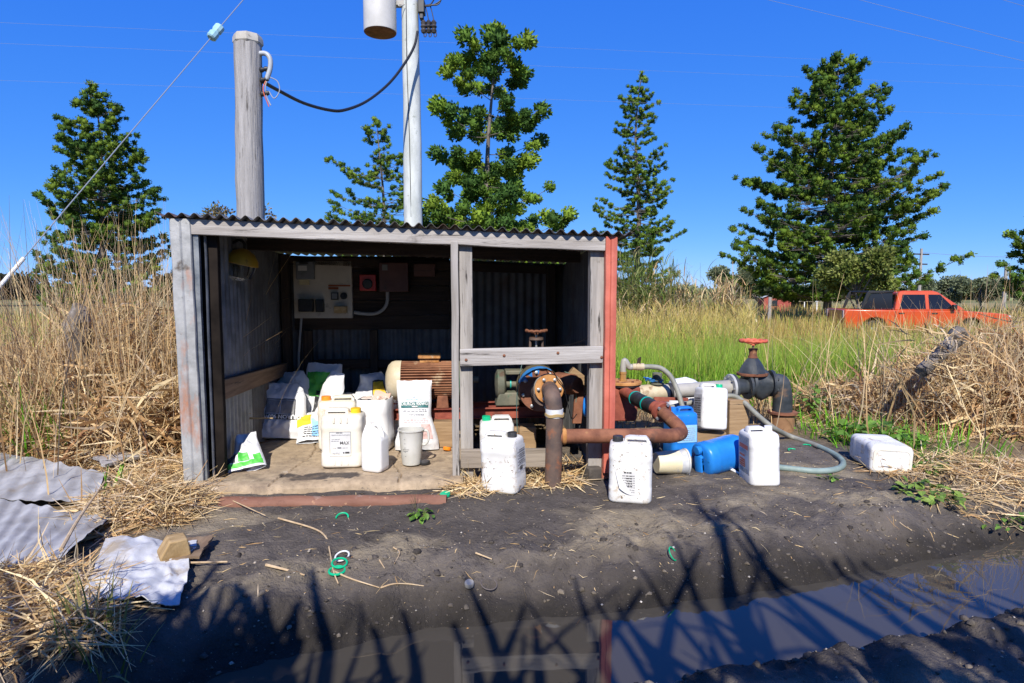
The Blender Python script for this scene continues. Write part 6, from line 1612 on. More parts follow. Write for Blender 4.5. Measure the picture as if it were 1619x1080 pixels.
ring('second green ring crossed by a straw under the white ring', 537, 896, .034, M['cap_green'], (R(14), R(6), 0), .005, lift=.018)
ring('white ring lying on the two green rings', 541, 886, .033, mat('white_ring', (.7, .7, .7), rough=.5), (R(18), R(-8), 0), .004, lift=.022)
ring('thin green ring standing near the water edge', 1064, 882, .034, M['cap_green'], (R(58), R(0), R(60)), .0035, lift=.022)
ring('dark ring at the top of the bank', 773, 925, .038, mat('dark_ring', (.12, .10, .09), rough=.6), (R(16), R(10), 0), .003)
capd('grey round lid at the top of the bank beside the dark ring', 742, 927, .022, M['pvc'], (R(14), 0, 0))
capd('green cap at the blue drum\'s end', 1113, 736, .026, M['cap_green'], (R(-50), R(20), 0))
ring('green ring piece lying inside the hose loop', 1254, 713, .036, M['cap_green'], (R(4), 0, R(40)), .005, arc=150)
ring('small green ring piece beside the hose', 1276, 706, .032, M['cap_green'], (R(4), 0, R(10)), .005, arc=120)
# sticks lying about
def stick(label, pix, r, m='dry_stick', lift=.004, group='dry sticks and cane stems on the ground'):
    pts = [gpt(u, v, r + lift) for u, v in pix]; o = pts[0].copy(); mb = MB(); pb = bez(pts, 5) if len(pts) > 2 else pts
    mb.tube([p - o for p in pb], [r * (1 - .5 * i / max(1, len(pb) - 1)) for i in range(len(pb))], 7); ob = mb.build('dry_stick', STK, loc=o); tag(ob, label, 'stick', group); return ob
STK = mat('dry_stick_straw', (.42, .29, .16), (.58, .44, .27), scale=20, rough=.8, spots=[((.22, .14, .08), 9, .6, .1)])
stick('long bent cane stem running past the rings on the soil', [(440, 822), (495, 838), (515, 852), (521, 872), (527, 905), (535, 926)], .0055)
stick('cane stem from the rings toward the bank', [(528, 906), (555, 918), (600, 932)], .005)
stick('curved twig along the top of the bank', [(602, 932), (622, 926), (645, 926), (670, 929)], .004)
stick('short thick stick in the dappled shade left of the rings', [(420, 897), (452, 905), (482, 913)], .007)
stick('straight stick across the white fibre sheet', [(184, 916), (265, 902), (360, 898)], .008, lift=.022)
stick('orange brown twig in the middle of the bare soil', [(622, 868), (632, 876), (624, 893)], .004)
stick('pale short stick on the sandy patch', [(752, 877), (778, 887)], .005)
stick('pale twig beside the stones on the soil', [(600, 888), (608, 901)], .004)
stick('forked grass stem on the soil before the weed', [(1400, 800), (1425, 830), (1462, 850)], .003)
stick('cane stems fanned over the rusted pipe end', [(310, 775), (350, 790), (420, 822)], .005, lift=.02)
stick('dry stem at the foot of the grey corner', [(345, 785), (400, 812)], .004, lift=.012)
stick('long pale cane leaning on the lower left straw', [(100, 930), (130, 870), (172, 800)], .009, lift=.16)
stick('pale cane stem on the right bank below the straw', [(1560, 815), (1619, 822), (1700, 826)], .006, lift=.02)
stick('thin dry stem poking from the right straw toward the water', [(1480, 735), (1530, 705), (1619, 670)], .005, lift=.05)

# ------------------------------------------------------------------ sheets and boards lying at the left
def lying(name, label, cat, corners, fn_z, m, nu, nv, thick, group=None, wav=0, nw=8, along='b', seed=0, crum=0, rag=.02):
    """corner pixels: near-left, near-right, far-right, far-left on the ground"""
    P = [gpt(u, v) for u, v in corners]; o = (P[0] + P[2]) / 2
    mb = MB()
    def fn(a, b):
        q = (P[0] * (1 - a) + P[1] * a) * (1 - b) + (P[3] * (1 - a) + P[2] * a) * b
        g = max(gzs(q.x, q.y), q.z * .999 - .012)
        k = a if along == 'b' else b
        h = fn_z(a, b) + wav * math.sin(2 * math.pi * nw * k) + crum * (1 - 2 * abs(mnoise.noise(Vector((a * 5, b * 5, seed))))) + crum * .5 * mnoise.noise(Vector((a * 13, b * 13, seed)))
        ex = rag * mnoise.noise(Vector((a * 4, b * 4, seed + 3)))
        return Vector((q.x + ex, q.y + ex, g + .022 + h)) - o
    mb.grid(fn, nu, nv, thick); ob = mb.build(name, m, loc=o, smooth=60); tag(ob, label, cat, group); return ob
lying('iron_sheet', 'pale corrugated iron sheet with a soil stain, farthest of the two on the ground', 'iron sheet', [(-95, 800), (150, 812), (168, 768), (-20, 728)], lambda a, b: .04 + .03 * b, M['galv_sheet'], 120, 20, .0015, 'corrugated sheets on the ground', .0055, 8, 'b', 1, .0008, .005)
lying('iron_sheet', 'pale corrugated iron sheet half covered by straw, nearest of the two on the ground', 'iron sheet', [(-70, 925), (92, 918), (178, 838), (0, 803)], lambda a, b: .035 + .02 * a, M['galv_sheet'], 120, 20, .0015, 'corrugated sheets on the ground', .0055, 7, 'b', 2, .0008, .005)
lying('fibre_sheet', 'crumpled white fibre sheet slumped over the bank edge', 'sheet', [(128, 978), (284, 968), (312, 872), (168, 872)], lambda a, b: .02 + .03 * a * b + .02 * math.sin(a * 4 + b), mat('stained_white_sheet', (.42, .42, .42), (.56, .56, .56), scale=5, rough=.7, bump=.2, bscale=40, spots=[((.36, .30, .22), 3.2, .55, .1), ((.26, .20, .14), 11, .64, .08)]), 40, 34, .004, None, 0, 1, 'b', 5, .007)
for (cs, lb, sd) in (([(168, 762), (250, 738), (257, 722), (150, 748)], 'grey weathered plank in straw, nearer of the two by the grey corner', 3), ([(128, 744), (252, 716), (236, 697), (150, 722)], 'wide grey weathered board in straw, farther of the two by the grey corner', 4)):
    lying('old_board', lb, 'board', cs, lambda a, b: .095, M['wood_x'], 24, 8, .02, 'weathered boards on the ground', 0, 1, 'b', sd, .004)
lying('flat_board', 'brown flat board under the tan timber wedge', 'board', [(262, 905), (316, 897), (337, 862), (286, 866)], lambda a, b: .030, mat('brown_board', (.17, .11, .065), (.26, .18, .11), scale=9, rough=.85, stretch=(3, .6, 1)), 10, 10, .012)
p = gpt(279, 893, .040); th = thing('timber_wedge', 'tan sawn timber wedge resting on the white fibre sheet', 'timber', p, (R(6), R(-10), R(38)))
mb = MB(); mb.prism([(-.066, 0), (.060, 0), (.060, .085), (-.015, .10), (-.066, .04)], -.045, .045); mb.jit(.004, 9, 2); mb.build('wedge', mat('tan_sawn_wood', (.28, .18, .075), (.42, .29, .14), scale=9, rough=.85, bump=.3, stretch=(1, 4, 1)), th, bevel=.006)  # the wood's own tan colour with stretched grain

# ------------------------------------------------------------------ stumps
p = at_y(125, 500, 5.1); th = thing('old_stump', 'grey weathered post top standing inside the dry grass heap', 'stump', (p.x, p.y, 0))
mb = MB(); mb.tube([(0, 0, 0), (.0, 0, .3), (.0, 0, .6), (-.005, 0, .85), (-.01, 0, 1.05), (-.03, .02, 1.16), (-.05, .03, 1.22)], [.085, .08, .08, .075, .08, .07, .03], 18); mb.jit(.05, 6, 3); mb.jit(.022, 20, 5)
mb.build('post', mat('rough_grey_stump', (.11, .09, .075), (.27, .235, .20), scale=9, rough=.95, bump=1.0, bscale=24, dist=.02, stretch=(1.5, 1.5, .5), spots=[((.05, .04, .03), 9, .54, .08)]), th, smooth=30)
a = at_y(1466, 582, 5.12); b = at_y(1520, 527, 5.38); th = thing('leaning_log', 'weathered grey log leaning through the right straw heap', 'log', a)
mb = MB(); d_ = b - a; mb.tube([d_ * -.15, d_ * .3, d_ * .6 + Vector((.01, 0, .02)), d_ * .95, d_], [.05, .058, .065, .07, .05], 14); mb.jit(.035, 7, 4); mb.jit(.012, 25, 5); mb.build('log', mat('old_grey_log', (.10, .085, .07), (.24, .21, .18), scale=9, rough=.95, bump=1.0, bscale=24, dist=.02, spec=.2, spots=[((.05, .04, .03), 9, .52, .08)]), th, smooth=30)
# ------------------------------------------------------------------ poles and wires
yO = 7.0
b0 = at_y(390.5, 335, yO); t0 = at_y(392, 62, yO); rO = 20.2 * yO / F0
g0 = gzs(b0.x, yO)
th = thing('timber_pole', 'short thick grey timber pole with a cap plate rising behind the shed roof', 'pole', (b0.x, yO, g0))
mb = MB(); H = t0.z - g0; N = 16; mb.tube([((t0.x - b0.x) * k / N, 0, H * k / N) for k in range(N + 1)], [rO * (1.06 - .08 * k / N) for k in range(N + 1)], 26); mb.jit(.012, 3, 4)
mb.build('pole', mat('cracked_grey_timber', (.24, .225, .21), (.40, .38, .36), scale=2.6, lo=.32, hi=.68, rough=.9, bump=.9, bscale=5, dist=.02, stretch=(9, 9, .55), spots=[((.09, .08, .07), 3.5, .60, .07, (9, 9, .6))]), th, smooth=40)
mb = MB(); secs = [[(t0.x - b0.x + r_ * rO * math.cos(2 * math.pi * k / 8 + .3), r_ * rO * math.sin(2 * math.pi * k / 8 + .3), H + z) for k in range(8)] for r_, z in ((1.02, -.065), (1.10, -.05), (1.08, .0), (.98, .035), (.0, .04))]
mb.loft(secs, True, False); mb.build('cap_plate', mat('pale_cap_plate', (.34, .31, .26), (.45, .42, .36), scale=8, rough=.7, spots=[((.18, .15, .12), 9, .6, .1)]), th, smooth=20)
X0 = t0.x - b0.x + rO * .96
rz = lambda v: at_y(412, v, yO).z - g0
mb = MB(); mb.tube(bez([(X0 - .03, -.02, rz(86)), (X0 + .06, -.02, rz(86)), (X0 + .105, -.02, rz(95)), (X0 + .10, -.02, rz(110)), (X0 + .06, -.02, rz(127))], 6), .026, 12); mb.build('conduit_bend', mat('grey_conduit', (.34, .36, .38), (.42, .44, .46), rough=.45), th)
for z in (112, 128, 150):
    mb = MB(); mb.lathe([(0, 0), (.022, 0), (.03, .02), (.018, .05), (.03, .06), (.022, .09), (0, .09)], 12, Matrix.Translation((X0 - .01, -.02, rz(z))) @ Matrix.Rotation(R(80), 4, 'Y'), False, False); mb.build('insulator', M['cap_black'], th)
for (pts, mm, nm) in (([(X0 + .07, -.02, rz(126)), (X0 + .05, -.04, rz(140)), (X0 + .06, -.03, rz(155)), (X0 + .10, -.03, rz(168))], 'pale', 'pale_tail'), ([(X0 + .08, -.02, rz(122)), (X0 + .18, -.03, rz(130)), (X0 + .20, -.03, rz(145)), (X0 + .14, -.03, rz(157)), (X0 + .08, -.02, rz(145))], 'grey', 'grey_loop'), ([(X0 + .06, -.03, rz(127)), (X0 + .03, -.05, rz(145)), (X0 + .08, -.03, rz(170))], 'red', 'red_tail')):
    mb = MB(); mb.tube(bez(pts, 6), .006, 6); mb.build('wire_tail', {'pale': M['pvc'], 'grey': M['wire'], 'red': M['hand_red']}[mm], th)
yP = 11.0
b1 = at_y(653.5, 350, yP); t1 = at_y(648, 0, yP); g1 = gzs(b1.x, yP); sl = (t1.x - b1.x) / (t1.z - b1.z)
th = thing('power_pole', 'tall pale concrete power pole behind the middle of the shed roof', 'pole', (b1.x - sl * (b1.z - g1), yP, g1))
Hp = 9.6; r0 = 13.6 * yP / F0
mb = MB(); N = 26; mb.tube([(sl * Hp * k / N, 0, Hp * k / N) for k in range(N + 1)], [r0 * (1.16 - .33 * k / N) for k in range(N + 1)], 28); mb.jit(.018, 1.2, 6); mb.jit(.006, 4, 7)
mb.build('pole', mat('pale_pole', (.44, .46, .43), (.58, .60, .57), scale=3, rough=.85, bump=.5, bscale=26, dist=.006, stretch=(2, 2, .7), spots=[((.36, .38, .37), 5, .58, .15, (2, 2, .6)), ((.30, .32, .28), 11, .64, .08)]), th, smooth=50)
pz = lambda v, dy=0: at_y(650, v, yP + dy).z - g1
pxx = lambda u, dy=0: at_y(u, 0, yP + dy).x - th.location.x
mb = MB(); mb.tube([(pxx(644) + sl * 0, -r0 * .93, pz(-60)), (pxx(644), -r0 * .96, pz(100)), (pxx(647), -r0 * 1.0, pz(230)), (pxx(648), -r0 * 1.06, pz(345))], .006, 6); mb.build('earth_wire', M['cable'], th)
mb = MB(); mb.box((pxx(662), -.12, pz(24)), (pxx(672), .06, pz(3))); mb.box((pxx(664), -.10, pz(33)), (pxx(670), .02, pz(25))); mb.build('fuse_bracket', M['cap_black'], th, bevel=.01)
for u in (670, 678, 686):
    mb = MB(); mb.lathe([(0, 0), (.035, .0), (.05, .04), (.035, .07), (.055, .10), (.04, .13), (.05, .17), (.02, .21), (0, .21)], 12, Matrix.Translation((pxx(u), -.05, pz(54))), False, False)
    fi = mb.build('fuse_insulator', mat('dark_insulator', (.03, .028, .028), (.07, .06, .055), rough=.4), th, smooth=35)
    for pts in ([(pxx(u), -.05, pz(54) + .2), (pxx(u - 2), -.05, pz(24)), (pxx(u - 6), -.05, pz(8))], [(pxx(u), -.05, pz(54)), (pxx(u + 1), -.05, pz(60)), (pxx(u + 4), -.05, pz(58)), (pxx(u + 3), -.05, pz(48))]):
        mb = MB(); mb.tube(bez(pts, 5), .008, 6); mb.build('fuse_lead', M['cable'], fi)
for k, (u, v) in enumerate(((700, 4), (694, -2), (698, 8))): mb = MB(); mb.tube(bez([(pxx(668), -.06, pz(12)), (pxx(680), -.08, pz(13 - k)), (pxx(u - 6), -.08, pz(v + 3)), (pxx(u), -.06, pz(v - 8)), (pxx(u - 2), -.04, pz(v - 40))], 6), .011, 7); mb.build('lead_loop', M['cable'], th)
mb = MB(); mb.box((pxx(626), -.10, pz(12)), (pxx(640), .02, pz(4))); mb.tube(bez([(pxx(630), -.12, pz(6)), (pxx(634), -.2, pz(18)), (pxx(642), -.16, pz(14))], 6), .010, 7); mb.build('mounting_arm', M['pvc'], th, bevel=.01)
c = at_y(602, 20, yP - .05); rT = 24.5 * yP / F0; th2 = thing('transformer', 'pale grey drum transformer hanging on the power pole with rusty underside', 'transformer', (c.x, yP - .12, at_y(602, 42, yP - .12 - rT).z))
mb = MB(); mb.cur = 0; mb.lathe([(rT * .985, .015), (rT, .03), (rT, 1.10), (rT * .9, 1.16), (0, 1.2)], 44, None, False, False)
mb.build('drum', mat('transformer_grey', (.52, .50, .46), (.60, .58, .54), rough=.40, scale=3), th2, smooth=40)
mb = MB(); mb.lathe([(0, .0), (rT * .93, .0), (rT * .96, .004), (rT * .985, .012)], 44, None, False, False); mb.build('underside', M['rust'], th2)
# service cable between the poles
PE = Vector((at_y(418, 131, yO).x, yO - .02, at_y(418, 131, yO).z)); QE = Vector((at_y(663, 50, yP).x, yP - .22, at_y(663, 50, yP - .22).z))
mid = [PE]
for u, v, f in ((440, 143, .10), (480, 163, .27), (520, 174, .43), (545, 174, .52), (580, 160, .66), (615, 132, .80), (640, 100, .90), (655, 73, .96)): mid.append(at_y(u, v, yO + (yP - .22 - yO) * f))
mid.append(QE)
o = PE.copy(); mb = MB(); mb.tube([p - o for p in bez(mid, 6)], .021, 8); ob = mb.build('service_cable', M['cable'], loc=o); tag(ob, 'thick black service cable sagging between the timber pole and the pale pole', 'cable')
# guy wire with its insulator and marker
P1 = Vector((at_y(653, -310, yP).x, yP - .1, at_y(653, -310, yP).z)); P1.z = min(P1.z, g1 + Hp - .05)
Gd = Vector((-5.9, 5.7, gzs(-5.9, 5.7)))
def on_guy(u):
    lo, hi = 0.0, 1.0
    for _ in range(40):
        m_ = (lo + hi) / 2; p = Gd.lerp(P1, m_) - CAM; uu = 809.5 + F0 * p.x / p.dot(FW)
        if uu < u: lo = m_
        else: hi = m_
    return Gd.lerp(P1, lo), lo
th = thing('guy_wire', 'steel guy wire with blue white insulator block running down to the dry grass', 'wire', Gd)
qi, f1 = on_guy(341); q2, _ = on_guy(335); q3, _ = on_guy(347); dG = (P1 - Gd).normalized()
mb = MB(); mb.tube([(0, 0, 0), qi - dG * .05 - Gd], .006, 6, False); mb.tube([qi + dG * .05 - Gd, P1 - Gd], .006, 6, False); mb.build('strand', M['wire'], th)
mb = MB(); Mx = axis_M(qi - Gd, dG); mb.lathe([(0, -.115), (.045, -.115), (.062, -.10), (.062, -.03), (.05, 0), (.062, .03), (.062, .10), (.045, .115), (0, .115)], 10, Mx, False, False); mb.build('insulator', mat('pale_blue_porcelain', (.26, .46, .52), (.38, .58, .62), rough=.25), th, smooth=20)
mb = MB(); a_, _ = on_guy(-30); b_, _ = on_guy(38); mb.tube([a_ - Gd, b_ - Gd], .020, 10); mb.build('marker_sleeve', mat('white_sleeve', (.70, .70, .68), rough=.5), th)
# overhead lines
def line(label, a, b, r, sag=.4):
    a = Vector(a); b = Vector(b)
    if sag == 0: d = b - a; a = a - d * 1.2; b = b + d * 1.2
    mb = MB(); mb.tube([a.lerp(b, k / 24) - a - Vector((0, 0, sag * 4 * (k / 24) * (1 - k / 24))) for k in range(25)], r, 5, False); ob = mb.build('power_line', LN, loc=a); tag(ob, label, 'power line', 'overhead power lines'); return ob
LN = mat('line_wire', (.22, .27, .40), rough=.5)
line('upper faint overhead line crossing behind the transformer', at_y(-60, 33, 26), at_y(1700, 112, 42), .0045, .0)
line('faint overhead line crossing just below the top of the timber pole', at_y(-60, 66, 26), at_y(1700, 140, 42), .0045, .0)
line('lowest faint overhead line crossing the tall pine', at_y(-60, 125, 26), at_y(1700, 186, 42), .0045, .0)
line('bright overhead line entering lowest at the upper corner', at_y(1190, -6, 16), at_y(1700, 116, 16), .0045, .0)
line('bright overhead line in the middle at the upper corner', at_y(1330, -8, 16), at_y(1700, 90, 16), .0045, .0)
line('bright overhead line highest at the upper corner', at_y(1560, -8, 16), at_y(1720, 40, 16), .0045, .0)
def far_pole(label, u, vt, y, r, arms):
    t = at_y(u, vt, y); g = gzs(t.x, y); th = thing('far_pole', label, 'pole', (t.x, y, g - .2), (0, 0, R(20)), 'far power poles')
    mb = MB(); mb.tube([(0, 0, 0), (0, 0, t.z - g + .2)], [r * 1.2, r * .8], 8); mb.build('pole', M['wood_z'], th)
    for z, L in arms: mb = MB(); mb.box((-L, -.06, t.z - g - z), (L, .06, t.z - g - z + .14)); mb.build('crossarm', M['wood_dark_x'], th)
far_pole('distant power pole with crossarms beside the largest pine', 1457, 393, 70, .16, ((.5, 1.2), (1.6, 1.0)))
far_pole('distant plain pole above the right straw heap', 1591, 418, 50, .13, ())
line('distant line from the far pole toward the edge of the photo', at_y(1458, 399, 70), at_y(1700, 404, 60), .022, .3)
t = at_y(1217, 470, 34); th = thing('fence_post', 'small grey fence post in the golden grass below the farmhouse', 'post', (t.x, 34, gzs(t.x, 34)))
mb = MB(); mb.tube([(0, 0, -.2), (.02, 0, t.z - th.location.z)], .09, 8); mb.jit(.02, 5, 2); mb.build('post', M['wood_z'], th)

# ------------------------------------------------------------------ farmhouse
yF = 108; a = at_y(1208, 470, yF); g = gzs(a.x, yF); ztop = at_y(1225, 461, yF).z
th = thing('farmhouse', 'small red farmhouse with pale iron roof far across the field', 'house', (a.x, yF, g), (0, 0, R(-12)))
He = ztop - g - 1.0; W2, D2 = 4.4, 6.0
mb = MB(); mb.box((0, 0, 0), (W2, D2, He)); mb.prism([(0, He + .01), (W2, He + .01), (W2 / 2, He + .9)], 0, .1); mb.build('wall', mat('red_weatherboard', (.26, .05, .035), (.34, .07, .05), rough=.8), th)
rm = mat('pale_iron_roof', (.42, .47, .54), (.52, .56, .62), rough=.5)
mb = MB(); mb.hexa([(-.4, -.4, He - .10), (W2 / 2, -.4, He + .95), (W2 / 2, D2 + .3, He + .95), (-.4, D2 + .3, He - .10), (-.4, -.4, He), (W2 / 2, -.4, He + 1.05), (W2 / 2, D2 + .3, He + 1.05), (-.4, D2 + .3, He)])
mb.hexa([(W2 / 2 + .002, -.4, He + .95), (W2 + .4, -.4, He - .10), (W2 + .4, D2 + .3, He - .10), (W2 / 2 + .002, D2 + .3, He + .95), (W2 / 2 + .002, -.4, He + 1.05), (W2 + .4, -.4, He), (W2 + .4, D2 + .3, He), (W2 / 2 + .002, D2 + .3, He + 1.05)])
mb.hexa([(W2 + .41, .4, He - .35), (W2 + 4.4, .4, He - .75), (W2 + 4.4, D2, He - .75), (W2 + .41, D2, He - .35), (W2 + .41, .4, He - .25), (W2 + 4.4, .4, He - .65), (W2 + 4.4, D2, He - .65), (W2 + .41, D2, He - .25)]); mb.build('roof', rm, th)
for x in (W2 + 2.2, W2 + 4.2): mb = MB(); mb.box((x, .5, 0), (x + .14, .64, He - .76)); mb.build('verandah_post', M['white_pl'], th)
mb = MB(); mb.box((W2 + .01, D2 * .5, 0), (W2 + 4.2, D2 * .5 + .1, He - .8)); mb.build('verandah_wall', mat('dark_verandah', (.05, .05, .05), rough=.8), th)
mb = MB(); mb.box((1.2, -.03, He - 1.5), (2.2, -.005, He - .5)); mb.build('window', mat('dark_glass', (.02, .025, .03), rough=.1), th)

# ------------------------------------------------------------------ orange pickup
yU = 19.8; a = at_y(1336, 490, yU); zg = at_y(1400, 463, 20).z - 1.78
th = thing('pickup', 'orange crew cab pickup parked beyond the tall grass and straw heap', 'pickup', (a.x, yU, zg + .18), (0, 0, R(-9)))
th.scale = (.93, .93, .93)
paint = mat('orange_car_paint', (.50, .065, .012), (.54, .08, .016), scale=2, rough=.28, coat=.6); dk = mat('dark_tinted_glass', (.012, .014, .02), rough=.06); tyre = M['rubber']; trim = mat('black_trim', (.015, .015, .016), rough=.5)
Wd = 1.84
def shell(name, poly, y0, y1, m, parent, bev=.03, inset=0):
    mb = MB(); mb.prism(poly, y0, y1); return mb.build(name, m, parent, smooth=30, bevel=bev)
mb = MB(); poly = [(0, .52), (.35, .45), (.50, .45), (.62, .72), (.82, .86), (1.05, .88), (1.26, .80), (1.42, .45), (3.50, .42), (3.60, .70), (3.80, .86), (4.05, .88), (4.26, .78), (4.38, .45), (5.0, .42), (5.16, .55), (5.18, .86), (5.0, 1.02), (4.55, 1.06), (3.75, 1.12), (3.6, 1.13), (1.55, 1.14), (0, 1.16)]
mb.prism(poly, 0, Wd); mb.build('body', paint, th, smooth=30, bevel=.04)
mb = MB(); 
secs = []
for z, x0_, x1_, ins in ((1.135, 1.58, 3.78, .03), (1.45, 1.66, 3.36, .113), (1.74, 1.74, 2.98, .19), (1.79, 1.86, 2.86, .25)):
    secs.append([(x0_, ins, z), (x1_, ins, z), (x1_, Wd - ins, z), (x0_, Wd - ins, z)])
mb.loft(secs); mb.build('cab', paint, th, smooth=30, bevel=.03)
def pane(name, pts, m, parent, off=(0, -.012, 0)):
    mb = MB(); mb.add([Vector(p) + Vector(off) for p in pts], [tuple(range(len(pts)))]); o = mb.build(name, m, parent, smooth=0); s_ = o.modifiers.new('Solidify', 'SOLIDIFY'); s_.thickness = .01; return o
ins = lambda z: np.interp(z, [1.135, 1.45, 1.74], [.03, .113, .19])
pane('window', [(1.74, ins(1.18), 1.18), (2.55, ins(1.18), 1.18), (2.55, ins(1.66), 1.66), (1.86, ins(1.66), 1.66)], dk, th)
pane('window', [(2.66, ins(1.18), 1.18), (3.45, ins(1.18), 1.18), (3.02, ins(1.66), 1.66), (2.66, ins(1.66), 1.66)], dk, th)
pane('rear_window', [(1.60, Wd - .2, 1.22), (1.60, .2, 1.22), (1.70, .28, 1.66), (1.70, Wd - .28, 1.66)], dk, th, (-.012, 0, 0))
pane('windscreen', [(3.72, .12, 1.17), (3.72, Wd - .12, 1.17), (2.99, Wd - .26, 1.72), (2.99, .26, 1.72)], dk, th, (.012, 0, .01))
# tub canopy frame
for y in (.06, Wd - .12):
    shell('canopy_side', [(.52, 1.165), (.60, 1.165), (.82, 1.70), (1.56, 1.74), (1.56, 1.80), (.76, 1.78), (.70, 1.72)], y, y + .06, trim, th, .01)
mb = MB(); mb.box((.78, .121, 1.72), (1.56, Wd - .121, 1.79)); mb.build('canopy_roof', trim, th, bevel=.02)
pane('canopy_window', [(.62, .10, 1.18), (1.52, .10, 1.18), (1.52, .10, 1.73), (.84, .10, 1.69)], dk, th, (0, 0, 0))
for y0_ in (.06, Wd - .20): mb = MB(); mb.box((-.03, y0_, .86), (-.004, y0_ + .14, 1.12)); mb.build('tail_light', mat('tail_light', (.45, .30, .28), (.55, .42, .40), rough=.2), th, bevel=.01)
for x in (.96, 3.93):
    for y in (-.01, Wd - .23):
        w_ = MB(); w_.lathe([(.20, 0), (.36, .0), (.39, .03), (.39, .21), (.36, .24), (.20, .24)], 28, Matrix.Translation((x, y, .39)) @ Matrix.Rotation(R(-90), 4, 'X'), False, False); wo = w_.build('wheel', tyre, th, smooth=35)
        w_ = MB(); w_.lathe([(0, .05), (.10, .03), (.20, .06), (.21, .18), (0, .18)], 20, Matrix.Translation((x, y, .39)) @ Matrix.Rotation(R(-90), 4, 'X'), False, False); w_.build('rim', M['steel'], wo, smooth=35)
for x in (1.58, 2.60, 3.52): mb = MB(); mb.box((x, -.004, .48), (x + .018, .03, 1.10)); mb.build('door_seam', trim, th, smooth=0)
for x in (1.70, 2.72): mb = MB(); mb.box((x, -.03, 1.02), (x + .18, .01, 1.05)); mb.build('door_handle', trim, th, bevel=.008)
mb = MB(); mb.box((5.10, .05, .5), (5.24, Wd - .05, .68)); mb.build('bumper', trim, th, bevel=.03)
for y in (.12, Wd - .42): mb = MB(); mb.box((5.08, y, .82), (5.20, y + .30, .97)); mb.build('headlight', mat('headlight', (.6, .6, .6), rough=.1), th, bevel=.02)
for y in (-.16, Wd + .02): mb = MB(); mb.box((3.30, y, 1.16), (3.42, y + .14, 1.33)); mb.build('mirror', trim, th, bevel=.02)

# ------------------------------------------------------------------ green weeds
weed_mat = mat('weed_leaves', (1, 1, 1), scale=20, lo=.2, hi=.8, rough=.5, attr='tint', spec=.4, backlit=.3)
def weed(label, u, v, r, h, n, leaf, seed, tint=((.13, .26, .035), (.18, .32, .05), (.09, .19, .03)), name='broadleaf_weed', group='green weeds round the pad'):
    global rng
    keep = rng; rng = np.random.default_rng(seed); p = gpt(u, v); V = []; Q = []; C = []
    for k in range(n):
        a = rng.random() * 6.283; d = r * rng.random() ** .6; z = h * (1 - .6 * (d / r)) * (.35 + .65 * rng.random())
        c = np.array((d * math.cos(a), d * math.sin(a), z)); az = a + rng.normal() * .7; tl = rng.normal() * .4 - .1; L = leaf * (.6 + .7 * rng.random()); W = L * .72
        f = np.array((math.cos(az) * math.cos(tl), math.sin(az) * math.cos(tl), math.sin(tl))); s = np.array((-math.sin(az), math.cos(az), rng.normal() * .25)); up = np.cross(f, s)
        pts = [c, c + f * L * .3 + s * W * .5 + up * L * .08, c + f * L * .65 + s * W * .42 + up * L * .06, c + f * L - up * L * .12, c + f * L * .65 - s * W * .42 + up * L * .06, c + f * L * .3 - s * W * .5 + up * L * .08, c + f * L * .5]
        o_ = len(V); V.extend(pts); Q += [(o_, o_ + 1, o_ + 2, o_ + 6), (o_ + 6, o_ + 2, o_ + 3, o_ + 3), (o_, o_ + 6, o_ + 4, o_ + 5), (o_ + 6, o_ + 3, o_ + 3, o_ + 4)]
        cc = np.array(tint[rng.integers(0, len(tint))]) * (.75 + .5 * rng.random()); C += [cc] * 7
    mb = MB(); mb.v = [tuple(q) for q in V]; mb.f = [tuple(dict.fromkeys(q)) for q in Q]; mb.m = [0] * len(Q)
    for k in range(min(14, n)):
        i = int(rng.integers(0, n)) * 7; q = Vector(V[i]); mb.tube([(q.x * .2, q.y * .2, -.01), (q.x * .6, q.y * .6, q.z * .6), q], .0028, 4, False)
    ob = mb.build(name, weed_mat, loc=p, smooth=0); at = ob.data.color_attributes.new('tint', 'FLOAT_COLOR', 'POINT')
    arr = np.ones((len(mb.v), 4), np.float32); arr[:, :3] = (.16, .22, .05); arr[:len(C), :3] = np.array(C); at.data.foreach_set('color', arr.ravel())
    tag(ob, label, 'weed', group); rng = keep; return ob
weed('spreading broad leaved green weed between the straw heap and the lying can', 1388, 702, .36, .22, 150, .085, 1)
weed('pale green leafy weed at the gully in front of the lying can', 1472, 786, .19, .10, 90, .055, 2, ((.20, .30, .05), (.26, .36, .07), (.14, .24, .04)))
weed('small green weed against the long rusted pipe', 668, 818, .07, .06, 34, .035, 3)
weed('green leafy weed climbing beside the black elbow', 1285, 665, .22, .42, 120, .06, 4)
weed('low green weed beside the lying can\'s base', 1462, 738, .20, .10, 60, .06, 5)
weed('tiny green seedling beside the hose loop', 1310, 758, .06, .04, 14, .035, 6)
weed('straggly green runner weed on the right bank', 1590, 822, .20, .06, 34, .035, 7)
weed('small dark leafed weed behind the plastic bend', 1000, 600, .16, .45, 40, .05, 8, ((.05, .10, .03), (.08, .14, .04)))
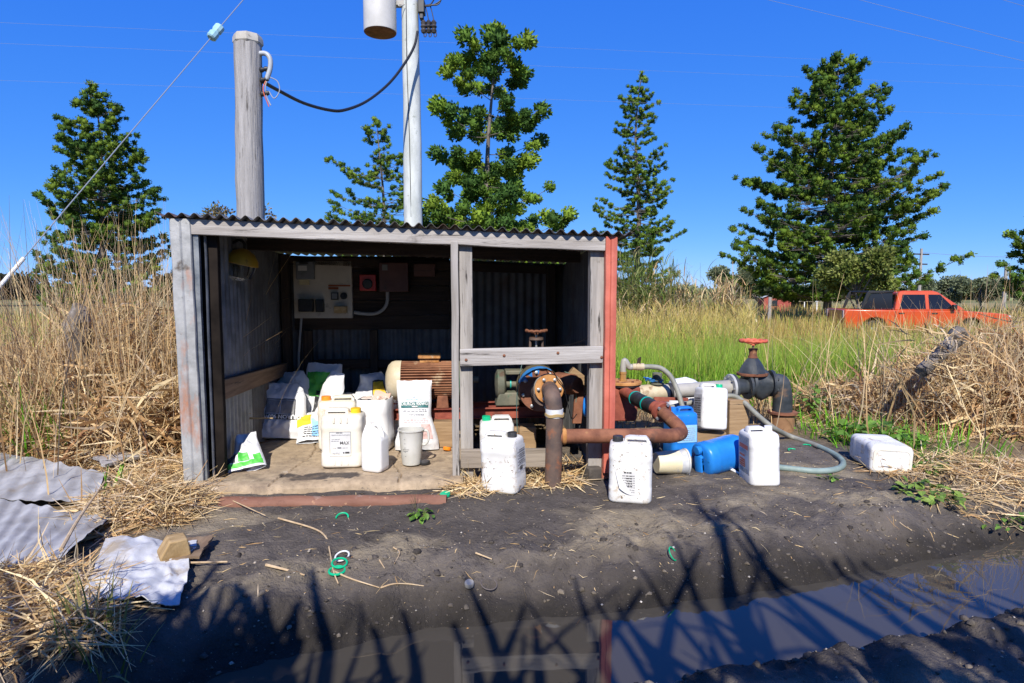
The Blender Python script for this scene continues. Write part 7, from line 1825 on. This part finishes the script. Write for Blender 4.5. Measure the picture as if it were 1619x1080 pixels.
def tuft_of(label, u, v, n, h, r, seed, cols=G_GREEN, wr=(.006, .013), lean=.4, curve=.6):
    global rng
    keep = rng; rng = np.random.default_rng(seed); p = gpt(u, v); a = rng.random(n) * 6.28; d = r * rng.random(n) ** .7
    x, y = p.x + d * np.cos(a), p.y + d * np.sin(a)
    P, Q, C = blade_mesh(np.stack([x, y, gz(x, y) - .01], 1), h * (.5 + .6 * rng.random(n)), wr[0] + (wr[1] - wr[0]) * rng.random(n), a + rng.normal(size=n) * .6, np.abs(rng.normal(.12, lean, n)), rng.normal(curve, .3, n), 5, c0=pick(cols, n), c1=pick(cols, n))
    o = np_mesh('grass_tuft', P, Q, grass_mat, {'tint': C}, smooth=False); tag(o, label, 'grass tuft', 'green grass tufts'); rng = keep; return o
tuft_of('green grass tuft at the foot of the dry grass heap', 105, 712, 240, .72, .45, 1)
tuft_of('few tall green blades between the two iron sheets', 168, 800, 9, .34, .06, 2, wr=(.010, .018), lean=.2, curve=.4)
tuft_of('green grass tuft beside the black elbow and straw heap', 1330, 690, 170, .26, .40, 3, lean=.5)
tuft_of('wide green grass patch in front of the right straw heap', 1450, 715, 260, .24, .62, 4, lean=.5)
tuft_of('green grass tuft at the grass edge behind the grey pipe', 1085, 592, 260, .55, .8, 5)
tuft_of('dark spiky grass tuft on the long rusted pipe', 660, 806, 12, .16, .03, 6, cols=[(.10, .09, .05), (.14, .13, .06)], wr=(.002, .004))
tuft_of('bright green blades low in the dry grass heap', 20, 700, 130, .75, .45, 7)
tuft_of('green grass blades by the water at the near left bank', 150, 1035, 40, .25, .14, 8, cols=[(.16, .20, .05), (.30, .26, .10)])
# dry twig with curled leaves at the shaded slab corner
P_ = [on_z(345, 745, .08), on_z(358, 722, .1), on_z(380, 712, .16), on_z(398, 695, .22)]
o0 = P_[0].copy(); mb = MB(); mb.tube([p - o0 for p in bez(P_, 5)], .005, 6)
r_ = random.Random(3)
for k in range(60):
    t_ = r_.random(); p = bez(P_, 5)[int(t_ * 15)] - o0 + Vector((r_.gauss(0, .03), r_.gauss(0, .03), r_.gauss(0, .02))); s_ = .012 + .018 * r_.random(); e_ = Euler((r_.random() * 6, r_.random() * 6, r_.random() * 6)).to_matrix()
    mb.add([p + e_ @ Vector(q) * s_ for q in ((-1, 0, 0), (0, -.5, .3), (1, 0, 0), (0, .5, .3))], [(0, 1, 2, 3)])
o = mb.build('dry_twig', mat('curled_brown_leaves', (.20, .12, .06), (.36, .24, .13), scale=30, rough=.85), loc=o0, smooth=0); tag(o, 'dry twig with curled brown leaves on the shaded slab corner', 'twig')
